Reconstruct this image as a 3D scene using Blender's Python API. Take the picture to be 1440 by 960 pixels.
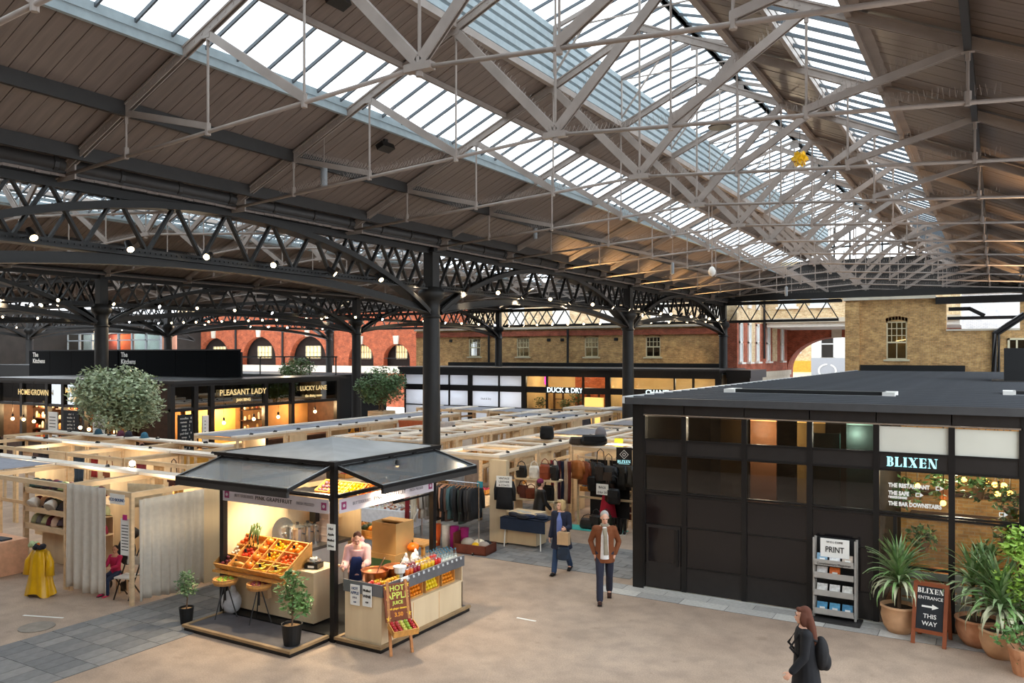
import bpy, bmesh, math, random
from mathutils import Vector, Matrix
S = bpy.context.scene
for o in list(bpy.data.objects): bpy.data.objects.remove(o)
COL = S.collection
PI = math.pi
# ---------------------------------------------------------------- camera, sky, exposure
TH = math.atan(683/1155)
cam_data = bpy.data.cameras.new('camera'); cam = bpy.data.objects.new('camera', cam_data); COL.objects.link(cam)
cam.location = (0, 0, 4.9); cam.rotation_euler = (PI/2, 0, TH)
cam_data.sensor_width = 36; cam_data.lens = 36*1155/1440; cam_data.shift_y = .0125
cam_data.clip_end = 400; S.camera = cam
W = bpy.data.worlds.new('overcast'); S.world = W; W.use_nodes = True
bg = W.node_tree.nodes['Background']; bg.inputs[0].default_value = (.86, .93, 1, 1); bg.inputs[1].default_value = 1.0
S.view_settings.view_transform = 'Standard'; S.view_settings.look = 'None'
S.view_settings.exposure = 1.9; S.view_settings.gamma = 1; S.view_settings.use_curve_mapping = False
S.cycles.max_bounces = 8; S.cycles.diffuse_bounces = 5; S.cycles.glossy_bounces = 3; S.cycles.transparent_max_bounces = 12
S.cycles.caustics_reflective = False; S.cycles.caustics_refractive = False; S.cycles.sample_clamp_indirect = 6
LIGHTS = []
def light(kind, loc, energy, color, aim=None, size=.1, angle=80, blend=.6):
    d = bpy.data.lights.new('lamp_light', kind); d.energy = energy; d.color = color
    if kind in ('SPOT', 'POINT'): d.shadow_soft_size = size
    if kind == 'SPOT': d.spot_size = math.radians(angle); d.spot_blend = blend
    if kind == 'AREA': d.size = size
    o = bpy.data.objects.new('lamp_light', d); COL.objects.link(o); o.location = loc
    if aim is not None: o.rotation_euler = (Vector(aim)-Vector(loc)).to_track_quat('-Z', 'Y').to_euler()
    return o
# ---------------------------------------------------------------- helpers
def lin(c):
    if isinstance(c, str):
        c = tuple(int(c[i:i+2], 16)/255 for i in (0, 2, 4))
    return tuple(x/12.92 if x <= .04045 else ((x+.055)/1.055)**2.4 for x in c) + (1,)
MATS = {}
def mat(name, color, rough=.6, metal=0, var=.12, scale=6, bump=0, stretch=None, emit=0, spec=.4, sheen=0, var2=None):
    if name in MATS: return MATS[name]
    m = bpy.data.materials.new(name); m.use_nodes = True; MATS[name] = m
    nt = m.node_tree; b = nt.nodes['Principled BSDF']; c = lin(color)
    b.inputs['Roughness'].default_value = rough; b.inputs['Metallic'].default_value = metal
    b.inputs['Specular IOR Level'].default_value = spec
    b.inputs['Base Color'].default_value = c
    if emit:
        b.inputs['Emission Color'].default_value = c; b.inputs['Emission Strength'].default_value = emit
        m.cycles.emission_sampling = 'NONE'
    elif var:
        tc = nt.nodes.new('ShaderNodeTexCoord'); n = nt.nodes.new('ShaderNodeTexNoise'); mp = nt.nodes.new('ShaderNodeMapping')
        nt.links.new(tc.outputs['Object'], mp.inputs[0]); nt.links.new(mp.outputs[0], n.inputs['Vector'])
        if stretch: mp.inputs['Scale'].default_value = stretch
        n.inputs['Scale'].default_value = scale; n.inputs['Detail'].default_value = 5
        r = nt.nodes.new('ShaderNodeValToRGB'); e = r.color_ramp.elements
        c2 = lin(var2) if var2 else c
        e[0].position = .28; e[1].position = .72
        e[0].color = tuple(x*(1-var) for x in c[:3]) + (1,); e[1].color = tuple(min(1, x*(1+var)) for x in c2[:3]) + (1,)
        nt.links.new(n.outputs[0], r.inputs[0]); nt.links.new(r.outputs[0], b.inputs['Base Color'])
        if bump:
            bp = nt.nodes.new('ShaderNodeBump'); bp.inputs['Strength'].default_value = bump; bp.inputs['Distance'].default_value = .02
            nt.links.new(n.outputs[0], bp.inputs['Height']); nt.links.new(bp.outputs[0], b.inputs['Normal'])
    return m
def glass(name, tint, refl=.12, rough=.02, body=0, bodycol=(.3, .31, .32)):
    m = bpy.data.materials.new(name); m.use_nodes = True; nt = m.node_tree; MATS[name] = m
    nt.nodes.remove(nt.nodes['Principled BSDF']); out = nt.nodes['Material Output']
    t = nt.nodes.new('ShaderNodeBsdfTransparent'); t.inputs[0].default_value = tuple(tint)+(1,)
    g = nt.nodes.new('ShaderNodeBsdfGlossy'); g.inputs['Roughness'].default_value = rough
    lw = nt.nodes.new('ShaderNodeLayerWeight'); lw.inputs[0].default_value = .5
    mr = nt.nodes.new('ShaderNodeMapRange'); mr.inputs[3].default_value = refl*.5; mr.inputs[4].default_value = min(1, refl*4)
    mx = nt.nodes.new('ShaderNodeMixShader')
    nt.links.new(lw.outputs['Facing'], mr.inputs[0]); nt.links.new(mr.outputs[0], mx.inputs[0])
    if body:
        df = nt.nodes.new('ShaderNodeBsdfDiffuse'); df.inputs[0].default_value = tuple(bodycol)+(1,); m2 = nt.nodes.new('ShaderNodeMixShader'); m2.inputs[0].default_value = body
        nt.links.new(t.outputs[0], m2.inputs[1]); nt.links.new(df.outputs[0], m2.inputs[2]); t = m2
    nt.links.new(t.outputs[0], mx.inputs[1]); nt.links.new(g.outputs[0], mx.inputs[2]); nt.links.new(mx.outputs[0], out.inputs[0])
    return m
def brickmat(name, c1, c2, mortar, bw=.225, bh=.075):
    m = bpy.data.materials.new(name); m.use_nodes = True; nt = m.node_tree; b = nt.nodes['Principled BSDF']; MATS[name] = m
    tc = nt.nodes.new('ShaderNodeTexCoord'); sp = nt.nodes.new('ShaderNodeSeparateXYZ'); ad = nt.nodes.new('ShaderNodeMath'); cb = nt.nodes.new('ShaderNodeCombineXYZ')
    nt.links.new(tc.outputs['Object'], sp.inputs[0]); nt.links.new(sp.outputs[0], ad.inputs[0]); nt.links.new(sp.outputs[1], ad.inputs[1])
    nt.links.new(ad.outputs[0], cb.inputs[0]); nt.links.new(sp.outputs[2], cb.inputs[1])
    k = nt.nodes.new('ShaderNodeTexBrick'); nt.links.new(cb.outputs[0], k.inputs['Vector'])
    k.inputs['Color1'].default_value = lin(c1); k.inputs['Color2'].default_value = lin(c2); k.inputs['Mortar'].default_value = lin(mortar)
    k.inputs['Scale'].default_value = 1; k.inputs['Brick Width'].default_value = bw; k.inputs['Row Height'].default_value = bh
    k.inputs['Mortar Size'].default_value = .007
    n = nt.nodes.new('ShaderNodeTexNoise'); nt.links.new(cb.outputs[0], n.inputs['Vector']); n.inputs['Scale'].default_value = 2.2; n.inputs['Detail'].default_value = 6
    n2 = nt.nodes.new('ShaderNodeTexNoise'); nt.links.new(cb.outputs[0], n2.inputs['Vector']); n2.inputs['Scale'].default_value = 9
    mx = nt.nodes.new('ShaderNodeMix'); mx.data_type = 'RGBA'; mx.blend_type = 'OVERLAY'; mx.inputs[0].default_value = .75
    nt.links.new(k.outputs[0], mx.inputs[6]); nt.links.new(n.outputs[0], mx.inputs[7])
    mx2 = nt.nodes.new('ShaderNodeMix'); mx2.data_type = 'RGBA'; mx2.blend_type = 'OVERLAY'; mx2.inputs[0].default_value = .4
    nt.links.new(mx.outputs[2], mx2.inputs[6]); nt.links.new(n2.outputs[0], mx2.inputs[7])
    nt.links.new(mx2.outputs[2], b.inputs['Base Color']); b.inputs['Roughness'].default_value = .9
    return m
class MB:
    def __init__(s): s.v = []; s.f = []
    def add(s, vs, fs):
        b = len(s.v); s.v += [tuple(v) for v in vs]; s.f += [tuple(i+b for i in f) for f in fs]; return s
    def bx(s, x0, x1, y0, y1, z0, z1):
        return s.add([(x0,y0,z0),(x1,y0,z0),(x1,y1,z0),(x0,y1,z0),(x0,y0,z1),(x1,y0,z1),(x1,y1,z1),(x0,y1,z1)],
            [(0,3,2,1),(4,5,6,7),(0,1,5,4),(1,2,6,5),(2,3,7,6),(3,0,4,7)])
    def box(s, c, d, M=None):
        x, y, z = d[0]/2, d[1]/2, d[2]/2; b = len(s.v); s.bx(-x, x, -y, y, -z, z)
        for i in range(b, len(s.v)):
            p = Vector(s.v[i]); p = (M @ p) if M else p; s.v[i] = tuple(p+Vector(c))
        return s
    def bar(s, p, q, w, h=None, up=(0,0,1)):
        return s.sweep([p, q], w, h or w, up)
    def sweep(s, pts, w, h, up=(0,0,1), closed=False):
        P = [Vector(p) for p in pts]; n = len(P); vs = []; up = Vector(up)
        for i in range(n):
            a = P[(i-1) % n] if closed else P[max(i-1, 0)]; b = P[(i+1) % n] if closed else P[min(i+1, n-1)]
            t = (b-a).normalized()
            sd = t.cross(up)
            if sd.length < 1e-4: sd = t.cross(Vector((1, .01, 0)))
            sd.normalize(); nn = sd.cross(t)
            vs += [P[i]+sd*w/2+nn*h/2, P[i]-sd*w/2+nn*h/2, P[i]-sd*w/2-nn*h/2, P[i]+sd*w/2-nn*h/2]
        fs = []
        for i in range(n if closed else n-1):
            for k in range(4):
                a = 4*i+k; b = 4*i+(k+1) % 4; c = 4*((i+1) % n)
                fs.append((a, b, c+(k+1) % 4, c+k))
        if not closed: fs += [(3,2,1,0), tuple(4*(n-1)+k for k in range(4))]
        return s.add(vs, fs)
    def tube(s, pts, r, n=8, up=(0,0,1), cap=True):
        P = [Vector(p) for p in pts]; m = len(P); vs = []; ref = Vector(up); psd = None
        for i in range(m):
            t = (P[min(i+1, m-1)]-P[max(i-1, 0)]).normalized()
            sd = t.cross(ref)
            if sd.length < .05: sd = (psd - t*psd.dot(t)) if psd else t.cross(Vector((0, 1, .001)))
            sd.normalize(); psd = sd; nn = sd.cross(t)
            ri = r[i] if isinstance(r, list) else r
            ra, rb = ri if isinstance(ri, tuple) else (ri, ri)
            for k in range(n):
                a = 2*PI*k/n; vs.append(P[i]+sd*ra*math.cos(a)+nn*rb*math.sin(a))
        fs = [(i*n+k, i*n+(k+1) % n, (i+1)*n+(k+1) % n, (i+1)*n+k) for i in range(m-1) for k in range(n)]
        if cap: fs += [tuple(range(n-1, -1, -1)), tuple((m-1)*n+k for k in range(n))]
        return s.add(vs, fs)
    def lathe(s, prof, n=16, c=(0,0,0), sx=1, sy=1):
        vs = []; m = len(prof)
        for r, z in prof:
            for k in range(n):
                a = 2*PI*k/n; vs.append((c[0]+r*sx*math.cos(a), c[1]+r*sy*math.sin(a), c[2]+z))
        fs = [(i*n+k, i*n+(k+1) % n, (i+1)*n+(k+1) % n, (i+1)*n+k) for i in range(m-1) for k in range(n)]
        fs += [tuple(range(n-1, -1, -1)), tuple((m-1)*n+k for k in range(n))]
        return s.add(vs, fs)
    def ball(s, c, r, seg=10, rings=6, M=None):
        if not isinstance(r, tuple): r = (r, r, r)
        vs = [(0, 0, -1)]; fs = []
        for i in range(1, rings):
            t = PI*i/rings
            for k in range(seg):
                a = 2*PI*k/seg; vs.append((math.sin(t)*math.cos(a), math.sin(t)*math.sin(a), -math.cos(t)))
        vs.append((0, 0, 1)); T = len(vs)-1
        for k in range(seg):
            fs.append((0, 1+(k+1) % seg, 1+k)); fs.append((T, T-seg+k, T-seg+(k+1) % seg))
        for i in range(rings-2):
            for k in range(seg):
                a = 1+i*seg+k; b = 1+i*seg+(k+1) % seg; fs.append((a, b, b+seg, a+seg))
        o = []
        for v in vs:
            p = Vector((v[0]*r[0], v[1]*r[1], v[2]*r[2])); p = (M @ p) if M else p; o.append(p+Vector(c))
        return s.add(o, fs)
    def prism(s, poly, y0, y1, plane='xz'):
        n = len(poly)
        def P(a, b, t): return (a, t, b) if plane == 'xz' else ((t, a, b) if plane == 'yz' else (a, b, t))
        vs = [P(a, b, y0) for a, b in poly]+[P(a, b, y1) for a, b in poly]
        fs = [tuple(range(n)), tuple(range(2*n-1, n-1, -1))]+[(i, n+i, n+(i+1) % n, (i+1) % n) for i in range(n)]
        return s.add(vs, fs)
    def poly(s, vs): return s.add(vs, [tuple(range(len(vs)))])
    def mesh(s, name='mesh', smooth=False, fix=True):
        me = bpy.data.meshes.new(name); me.from_pydata(s.v, [], s.f)
        if fix:
            bm = bmesh.new(); bm.from_mesh(me); bmesh.ops.recalc_face_normals(bm, faces=bm.faces); bm.to_mesh(me); bm.free()
        if smooth: me.polygons.foreach_set('use_smooth', [True]*len(me.polygons))
        me.update(); return me
def ob(name, geo, m=None, parent=None, loc=None, rot=None, kind=None, label=None, smooth=False):
    me = geo.mesh(name, smooth) if isinstance(geo, MB) else geo
    if m is not None and not me.materials: me.materials.append(m)
    o = bpy.data.objects.new(name, me); COL.objects.link(o)
    if parent is not None: o.parent = parent
    if loc is not None: o.location = loc
    if rot is not None: o.rotation_euler = rot
    if kind: o['kind'] = kind
    if label: o['label'] = label
    return o
def tag(o, label, cat, group=None, kind=None):
    o['label'] = label; o['category'] = cat
    if group: o['group'] = group
    if kind: o['kind'] = kind
    return o
def thing(name, label, cat, loc=(0,0,0), rz=0, group=None, kind=None):
    o = bpy.data.objects.new(name, None); COL.objects.link(o); o.empty_display_size = .1
    o.location = loc; o.rotation_euler = (0, 0, rz)
    return tag(o, label, cat, group, kind)
KIDS = {}
def kids(r): return [o for o in KIDS.get(r.name, [])]
def index_kids(r):
    if r.name not in KIDS:
        def walk(o):
            KIDS[o.name] = list(o.children)
            for c in o.children: walk(c)
        walk(r)
def dup(root, loc, rz=None, label=None, group=None):
    index_kids(root)
    def cp(o, par):
        c = o.copy(); COL.objects.link(c)
        if par is not None: c.parent = par
        for k in KIDS.get(o.name, []): cp(k, c)
        return c
    r = cp(root, None); r.location = loc
    if rz is not None: r.rotation_euler = (0, 0, rz)
    if label: r['label'] = label
    if group: r['group'] = group
    return r
def text(s, m, size, parent=None, loc=(0,0,0), rot=(PI/2,0,0), ext=.003, align='CENTER', name='lettering', bold=0, sx=1, spacing=1):
    c = bpy.data.curves.new(name, 'FONT'); c.body = s; c.size = size; c.extrude = ext; c.align_x = align; c.align_y = 'CENTER'
    c.offset = bold; c.resolution_u = 3; c.space_character = spacing
    c.materials.append(m)
    o = bpy.data.objects.new(name, c); COL.objects.link(o)
    if parent is not None: o.parent = parent
    o.location = loc; o.rotation_euler = rot; o.scale = (sx, 1, 1)
    return o
ORD = ['first','second','third','fourth','fifth','sixth','seventh','eighth','ninth','tenth','eleventh','twelfth','thirteenth','fourteenth','fifteenth',
       'sixteenth','seventeenth','eighteenth','nineteenth','twentieth']
R = random.Random(7)
def serif(word, h):
    """fat-face serif capitals B L I X E N as one low relief in the x-z plane, centred"""
    m = MB(); x = 0; t, hl, sf = .25*h, .055*h, .07*h; y0, y1 = -.01, 0
    def rc(a, b, c, d): m.prism([(a, c), (b, c), (b, d), (a, d)], y0, y1)
    def stem(a, w): rc(a, a+w, 0, h); rc(a-sf, a+w+sf, 0, hl); rc(a-sf, a+w+sf, h-hl, h)
    for ch in word:
        x += sf
        if ch == 'B':
            stem(x, t)
            for zc, rz, ro, ri in ((.745*h, .255*h, .3*h, .1*h), (.27*h, .27*h, .36*h, .13*h)):
                N = 10; bx0 = x+t
                for k in range(N):
                    q = [(bx0+.1*h+(r-.1*h)*math.cos(a), zc+z_*math.sin(a)) for (r, z_) in ((ro, rz), (ri, rz-hl)) for a in (-PI/2+PI*k/N, -PI/2+PI*(k+1)/N)]
                    m.prism([q[0], q[1], q[3], q[2]], y0, y1)
                for z in (zc-rz, zc+rz-hl): rc(bx0, bx0+.1*h, z, z+hl)
            x += t+.36*h
        elif ch == 'L': stem(x, t); rc(x+t, x+.62*h, 0, hl); m.prism([(x+.62*h, 0), (x+.62*h, .36*h), (x+.42*h, hl)], y0, y1); x += .64*h
        elif ch == 'I': stem(x, t); x += t+sf
        elif ch == 'X':
            w = .78*h; m.prism([(x, h), (x+t*1.15, h), (x+w, 0), (x+w-t*1.15, 0)], y0, y1); m.prism([(x+.06*h, 0), (x+.06*h+hl*1.2, 0), (x+w-.06*h, h), (x+w-.06*h-hl*1.2, h)], y0, y1)
            for a, z in ((x-sf, h-hl), (x+w*.62, h-hl), (x-sf, 0), (x+w*.5, 0)): rc(a, a+.36*h, z, z+hl)
            x += w+sf
        elif ch == 'E':
            stem(x, t)
            for z in (0, .48*h, h-hl): rc(x+t, x+.6*h, z, z+hl)
            m.prism([(x+.6*h, 0), (x+.6*h, .34*h), (x+.42*h, hl)], y0, y1); m.prism([(x+.6*h, h), (x+.6*h, h-.3*h), (x+.42*h, h-hl)], y0, y1); rc(x+.46*h, x+.5*h, .34*h, .68*h); x += .64*h
        elif ch == 'N':
            w = .78*h; rc(x+.05*h, x+.05*h+hl, 0, h); rc(x+w-.05*h-hl, x+w-.05*h, 0, h); m.prism([(x, h), (x+t, h), (x+w-.05*h, 0), (x+w-.05*h-t, 0)], y0, y1)
            rc(x-sf, x+.2*h, 0, hl); rc(x+w-.24*h, x+w+sf, h-hl, h); rc(x-sf, x+.1*h, h-hl, h); x += w
        x += .1*h
    m.v = [(a-x/2, b, c-h/2) for a, b, c in m.v]
    return m
# ---------------------------------------------------------------- materials
M_STEEL = mat('painted_steel', '958a82', .5, 0, .12, 3)
M_IRON = mat('dark_iron', '242322', .5, .1, .15, 4)
M_BOARD = mat('roof_boards', '756860', .4, 0, .18, 2.0, stretch=(.6, 6, .6))
M_PURLIN = mat('purlin_paint', '2e2b29', .5, 0, .1)
M_GUTTER = mat('gutter_grey', '383635', .5, .2, .1)
M_BLUE = mat('blue_grey_trim', '98a5aa', .5, 0, .1)
M_BAR = mat('glazing_bar', '4d545a', .5, 0, .1)
M_GLASS = glass('roof_glass', (.93, .97, .98), .06, .15)
M_CLEAR = glass('clear_glass', (.93, .95, .93), .07)
M_DARKGLASS = glass('dark_glass', (.42, .43, .45), .12)
M_GREYGLASS = glass('grey_glass', (.7, .73, .74), .05, .18, .5, (.2, .215, .225))
M_BLACK = mat('black_metal', '1d1b1b', .35, .1, .12, 8)
M_BLACK2 = mat('black_matt', '121314', .6, 0, .2, 5)
M_PLY = mat('plywood', 'dac09a', .55, 0, .08, 1.6, stretch=(3, 3, .5), var2='dfc8a2')
M_PLYL = mat('pale_plywood', 'dfc6a0', .5, 0, .05, 1.6, stretch=(3, 3, .4), var2='e3cda8')
M_PINE = mat('pine_timber', 'dcc09a', .55, 0, .15, 3, stretch=(1, 1, 4))
M_PLANK = mat('skylit_top_plank', 'ece2d4', .5, 0, .08, 4)  # sky light from above is put into this pale timber colour
M_WOOD = mat('warm_wood', 'b9793f', .5, 0, .2, 5, stretch=(1, 1, 5))
M_CRATE = mat('crate_wood', 'd89c52', .55, 0, .2, 6, stretch=(4, 1, 1))
M_GREYCLOTH = mat('grey_cloth', '8d8f98', .85, 0, .1)
M_WHITE = mat('white_paint', 'e8e6e0', .6, 0, .05)
M_PAPER = mat('white_paper', 'efeee8', .7, 0, .02)
M_INK = mat('black_ink', '1a1a1a', .6, 0, 0)
M_TERRA = mat('terracotta', 'c4835c', .8, 0, .15, 5, var2='d09a74')
M_TERRAP = mat('pale_terracotta', 'cfa27a', .8, 0, .15, 5)
M_SOIL = mat('soil', '3a2c22', .95, 0, .3, 30)
M_STAINLESS = mat('stainless', 'b9b9b7', .25, .9, .05)
M_CHROME = mat('chrome', 'd5d5d5', .2, .9, 0)
M_COPPER = mat('copper', 'b5693c', .3, .85, .1)
M_BULB = mat('warm_bulb', 'ffc888', emit=4)
M_SPOT = mat('spot_lens', 'ffe0aa', emit=5)
M_SPOTC = mat('spot_lens_cool', 'f4f6ff', emit=10)
M_LINEN = mat('linen', 'cfc7ba', .9, 0, .06, 12)
M_DARKWOOD = mat('dark_wood', '4b3226', .6, 0, .3, 4)
M_SKIN = mat('skin', 'd9a387', .55, 0, .05)
M_SKIN2 = mat('skin_fair', 'e0ae94', .55, 0, .05)
# ================================================================ FLOOR
def floor_mat():
    m = bpy.data.materials.new('tarmac'); m.use_nodes = True; nt = m.node_tree; b = nt.nodes['Principled BSDF']
    tc = nt.nodes.new('ShaderNodeTexCoord')
    def noise(sc, det=5, st=None):
        n = nt.nodes.new('ShaderNodeTexNoise'); n.inputs['Scale'].default_value = sc; n.inputs['Detail'].default_value = det
        if st:
            mp = nt.nodes.new('ShaderNodeMapping'); mp.inputs['Scale'].default_value = st
            nt.links.new(tc.outputs['Object'], mp.inputs[0]); nt.links.new(mp.outputs[0], n.inputs['Vector'])
        else: nt.links.new(tc.outputs['Object'], n.inputs['Vector'])
        return n
    def ramp(n, *st):
        r = nt.nodes.new('ShaderNodeValToRGB'); e = r.color_ramp.elements
        while len(e) < len(st): e.new(.5)
        for k, (p, c) in enumerate(st): e[k].position = p; e[k].color = c if len(c) == 4 else lin(c)
        nt.links.new(n.outputs[0], r.inputs[0]); return r
    def mix(kind, f, a, c):
        x = nt.nodes.new('ShaderNodeMix'); x.data_type = 'RGBA'; x.blend_type = kind; x.inputs[0].default_value = f
        nt.links.new(a, x.inputs[6]); nt.links.new(c, x.inputs[7]); return x.outputs[2]
    big = ramp(noise(.3, 8), (.3, 'a08a79'), (.5, 'b09a87'), (.72, 'c2ab97'))
    mid = ramp(noise(2.6, 9), (.34, (.8, .8, .8, 1)), (.6, (1.05, 1.04, 1.02, 1)))
    fine = ramp(noise(45, 3), (.3, (.72, .72, .72, 1)), (.7, (1.1, 1.1, 1.1, 1)))
    spots = ramp(noise(3.3, 2), (.26, (.6, .57, .55, 1)), (.34, (1, 1, 1, 1)))
    c = mix('MULTIPLY', .8, big.outputs[0], mid.outputs[0]); c = mix('MULTIPLY', .8, c, fine.outputs[0]); c = mix('MULTIPLY', .35, c, spots.outputs[0])
    nt.links.new(c, b.inputs['Base Color']); b.inputs['Roughness'].default_value = .75
    return m
FLOOR = ob('floor', MB().bx(-75, 12, -6, 54, -.3, 0), floor_mat())
tag(FLOOR, 'sandy brown tarmac market floor with worn patches and paved bands', 'floor', kind='structure')
M_PAVE = [mat('paver_%d' % i, c, .75, 0, .14, 7) for i, c in enumerate(('7a7979', '828180', '727273', '898785'))]
M_JOINT = mat('paver_joint', '5d5b59', .9, 0, .2)
M_GRAN = [mat('granite_%d' % i, c, .75, 0, .15, 14) for i, c in enumerate(('b3b0aa', 'a29f9a', 'bfbcb5'))]
PAVERS = {}
def pave(x0, x1, y0, y1, px, py, mats, rnd, lift=.006, limit=0, near=None):
    """running-bond paving: single pavers as floor parts up to a limit, the rest joined"""
    ob('paving_bed', MB().bx(x0, x1, y0, y0+int((y1-y0)/py+1e-6)*py, -.02, .003), M_JOINT, FLOOR)
    cells = []
    ny = int((y1-y0)/py+1e-6)
    for j in range(ny):
        off = (j % 2)*px/2
        nx = int((x1-x0)/px)+1
        for i in range(nx+1):
            a = x0-off+i*px; b = a+px; a = max(a, x0); b = min(b, x1)
            if b-a > .05: cells.append((a, b, y0+j*py, y0+(j+1)*py))
    if near: cells.sort(key=near)
    rest = [MB() for _ in mats]
    for k, (a, b, c, d) in enumerate(cells):
        mi = rnd.randrange(len(mats)); z = lift+rnd.random()*.004
        if k < limit:
            key = (round(b-a, 2), round(d-c, 2), mi)
            if key not in PAVERS:
                g = .006; me = MB().bx(-(b-a)/2+g, (b-a)/2-g, -(d-c)/2+g, (d-c)/2-g, -.015, 0).mesh('paver', fix=False); me.materials.append(mats[mi]); PAVERS[key] = me
            ob('paver', PAVERS[key], None, FLOOR, ((a+b)/2, (c+d)/2, z))
        else: rest[mi].bx(a+.006, b-.006, c+.006, d-.006, -.01, z)
    for q, m in zip(rest, mats):
        if q.v: ob('paver_field', q, m, FLOOR, kind='stuff')
RP = random.Random(3)
def vis(c):   # nearest first
    return ((c[0]+c[1])/2)**2 + ((c[2]+c[3])/2)**2
pave(-14.4, -12.15, 5.0, 24, .28, .56, M_PAVE, RP, limit=190, near=lambda c: abs((c[2]+c[3])/2-9.5))
pave(-12.15, -6.9, 16.7, 19.4, .56, .28, M_PAVE, RP, limit=60, near=lambda c: -(c[0]+c[1]))
pave(-7.2, 3.5, 15.55, 16.28, .9, .36, M_GRAN, RP, limit=40)
pave(-24, -14.4, 16.7, 18.0, .56, .28, M_PAVE, RP)
o = ob('manhole_cover', MB().lathe([(.28, 0), (.3, .003), (.3, .012), (.27, .014), (.0, .014)], 20), mat('worn_iron', '8f867c', .6, .3, .2), loc=(-14.85, 8.35, .001))
tag(o, 'round metal access cover set in the tarmac left of the paved band', 'cover')
for k, (x, y, L, a) in enumerate(((-15.35, 8.75, .85, .35), (-9.0, 8.55, .42, .1), (-7.5, 13.2, .4, 0))):
    o = ob('floor_marker', MB().bx(-L/2, L/2, -.025, .025, 0, .004), M_WHITE, loc=(x, y, .001), rot=(0, 0, a))
    tag(o, ['long white painted line on the tarmac beside the paved band', 'short white painted dash on the tarmac before the left kiosk deck', 'short white painted dash on the open tarmac'][k], 'marking')
# ================================================================ COLUMNS, TRUSSES, ROOFS
XE = -14.6; NW = 16.3; XC = XE+NW/2; ZE = 8.14; PITCH = .45
Y0 = 8.55; SP = 3.8
COLY = [4.75, 19.95, 35.15, 50.35]
def column_meshes():
    sh = MB().lathe([(.34, 0), (.34, .25), (.3, .32), (.275, .45), (.25, 5.95), (.25, 6.0)], 20)
    ca = MB().lathe([(.25, 0), (.29, .02), (.29, .08), (.25, .12), (.25, .5), (.27, .52), (.37, .62), (.39, .72), (.39, .8), (.33, .84), (.33, .92)], 20)
    up = MB().bx(-.17, .17, -.17, .17, 6.85, 8.1).bx(-.24, .24, -.2, .2, 7.95, 8.12)
    return sh.mesh('shaft', True), ca.mesh('capital', True), up.mesh('stanchion')
CM = column_meshes()
def column(x, y, label):
    t = thing('cast_iron_column', label, 'column', (x, y, 0), 0, 'cast iron columns of the market hall')
    ob('shaft', CM[0], M_IRON, t); ob('capital', CM[1], M_IRON, t, (0, 0, 5.98)); ob('stanchion', CM[2], M_IRON, t)
column(XE, 19.95, 'broad dark grey iron column rising behind the open fruit kiosk')
column(XE, 35.15, 'dark grey iron column just left of the black restaurant pavilion')
column(XE, 50.35, 'dark iron column at the left end of the open gable girder')
column(XE-NW, 19.95, 'dark iron column standing behind the large round tree')
column(XE-NW, 35.15, 'dark iron column just left of the mid-distance round tree')
column(XE-NW, 50.35, 'dark iron column against the yellow brick back wall')
column(XE-2*NW, 35.15, 'dark iron column crossing the black hoarding at its middle')
column(XE-2*NW, 50.35, 'dark iron column before the red brick arches')
column(XE-3*NW, 35.15, 'dark iron column at the left end of the black hoarding')
column(1.7, 50.35, 'dark iron column at the right end of the back brick wall')
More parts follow.
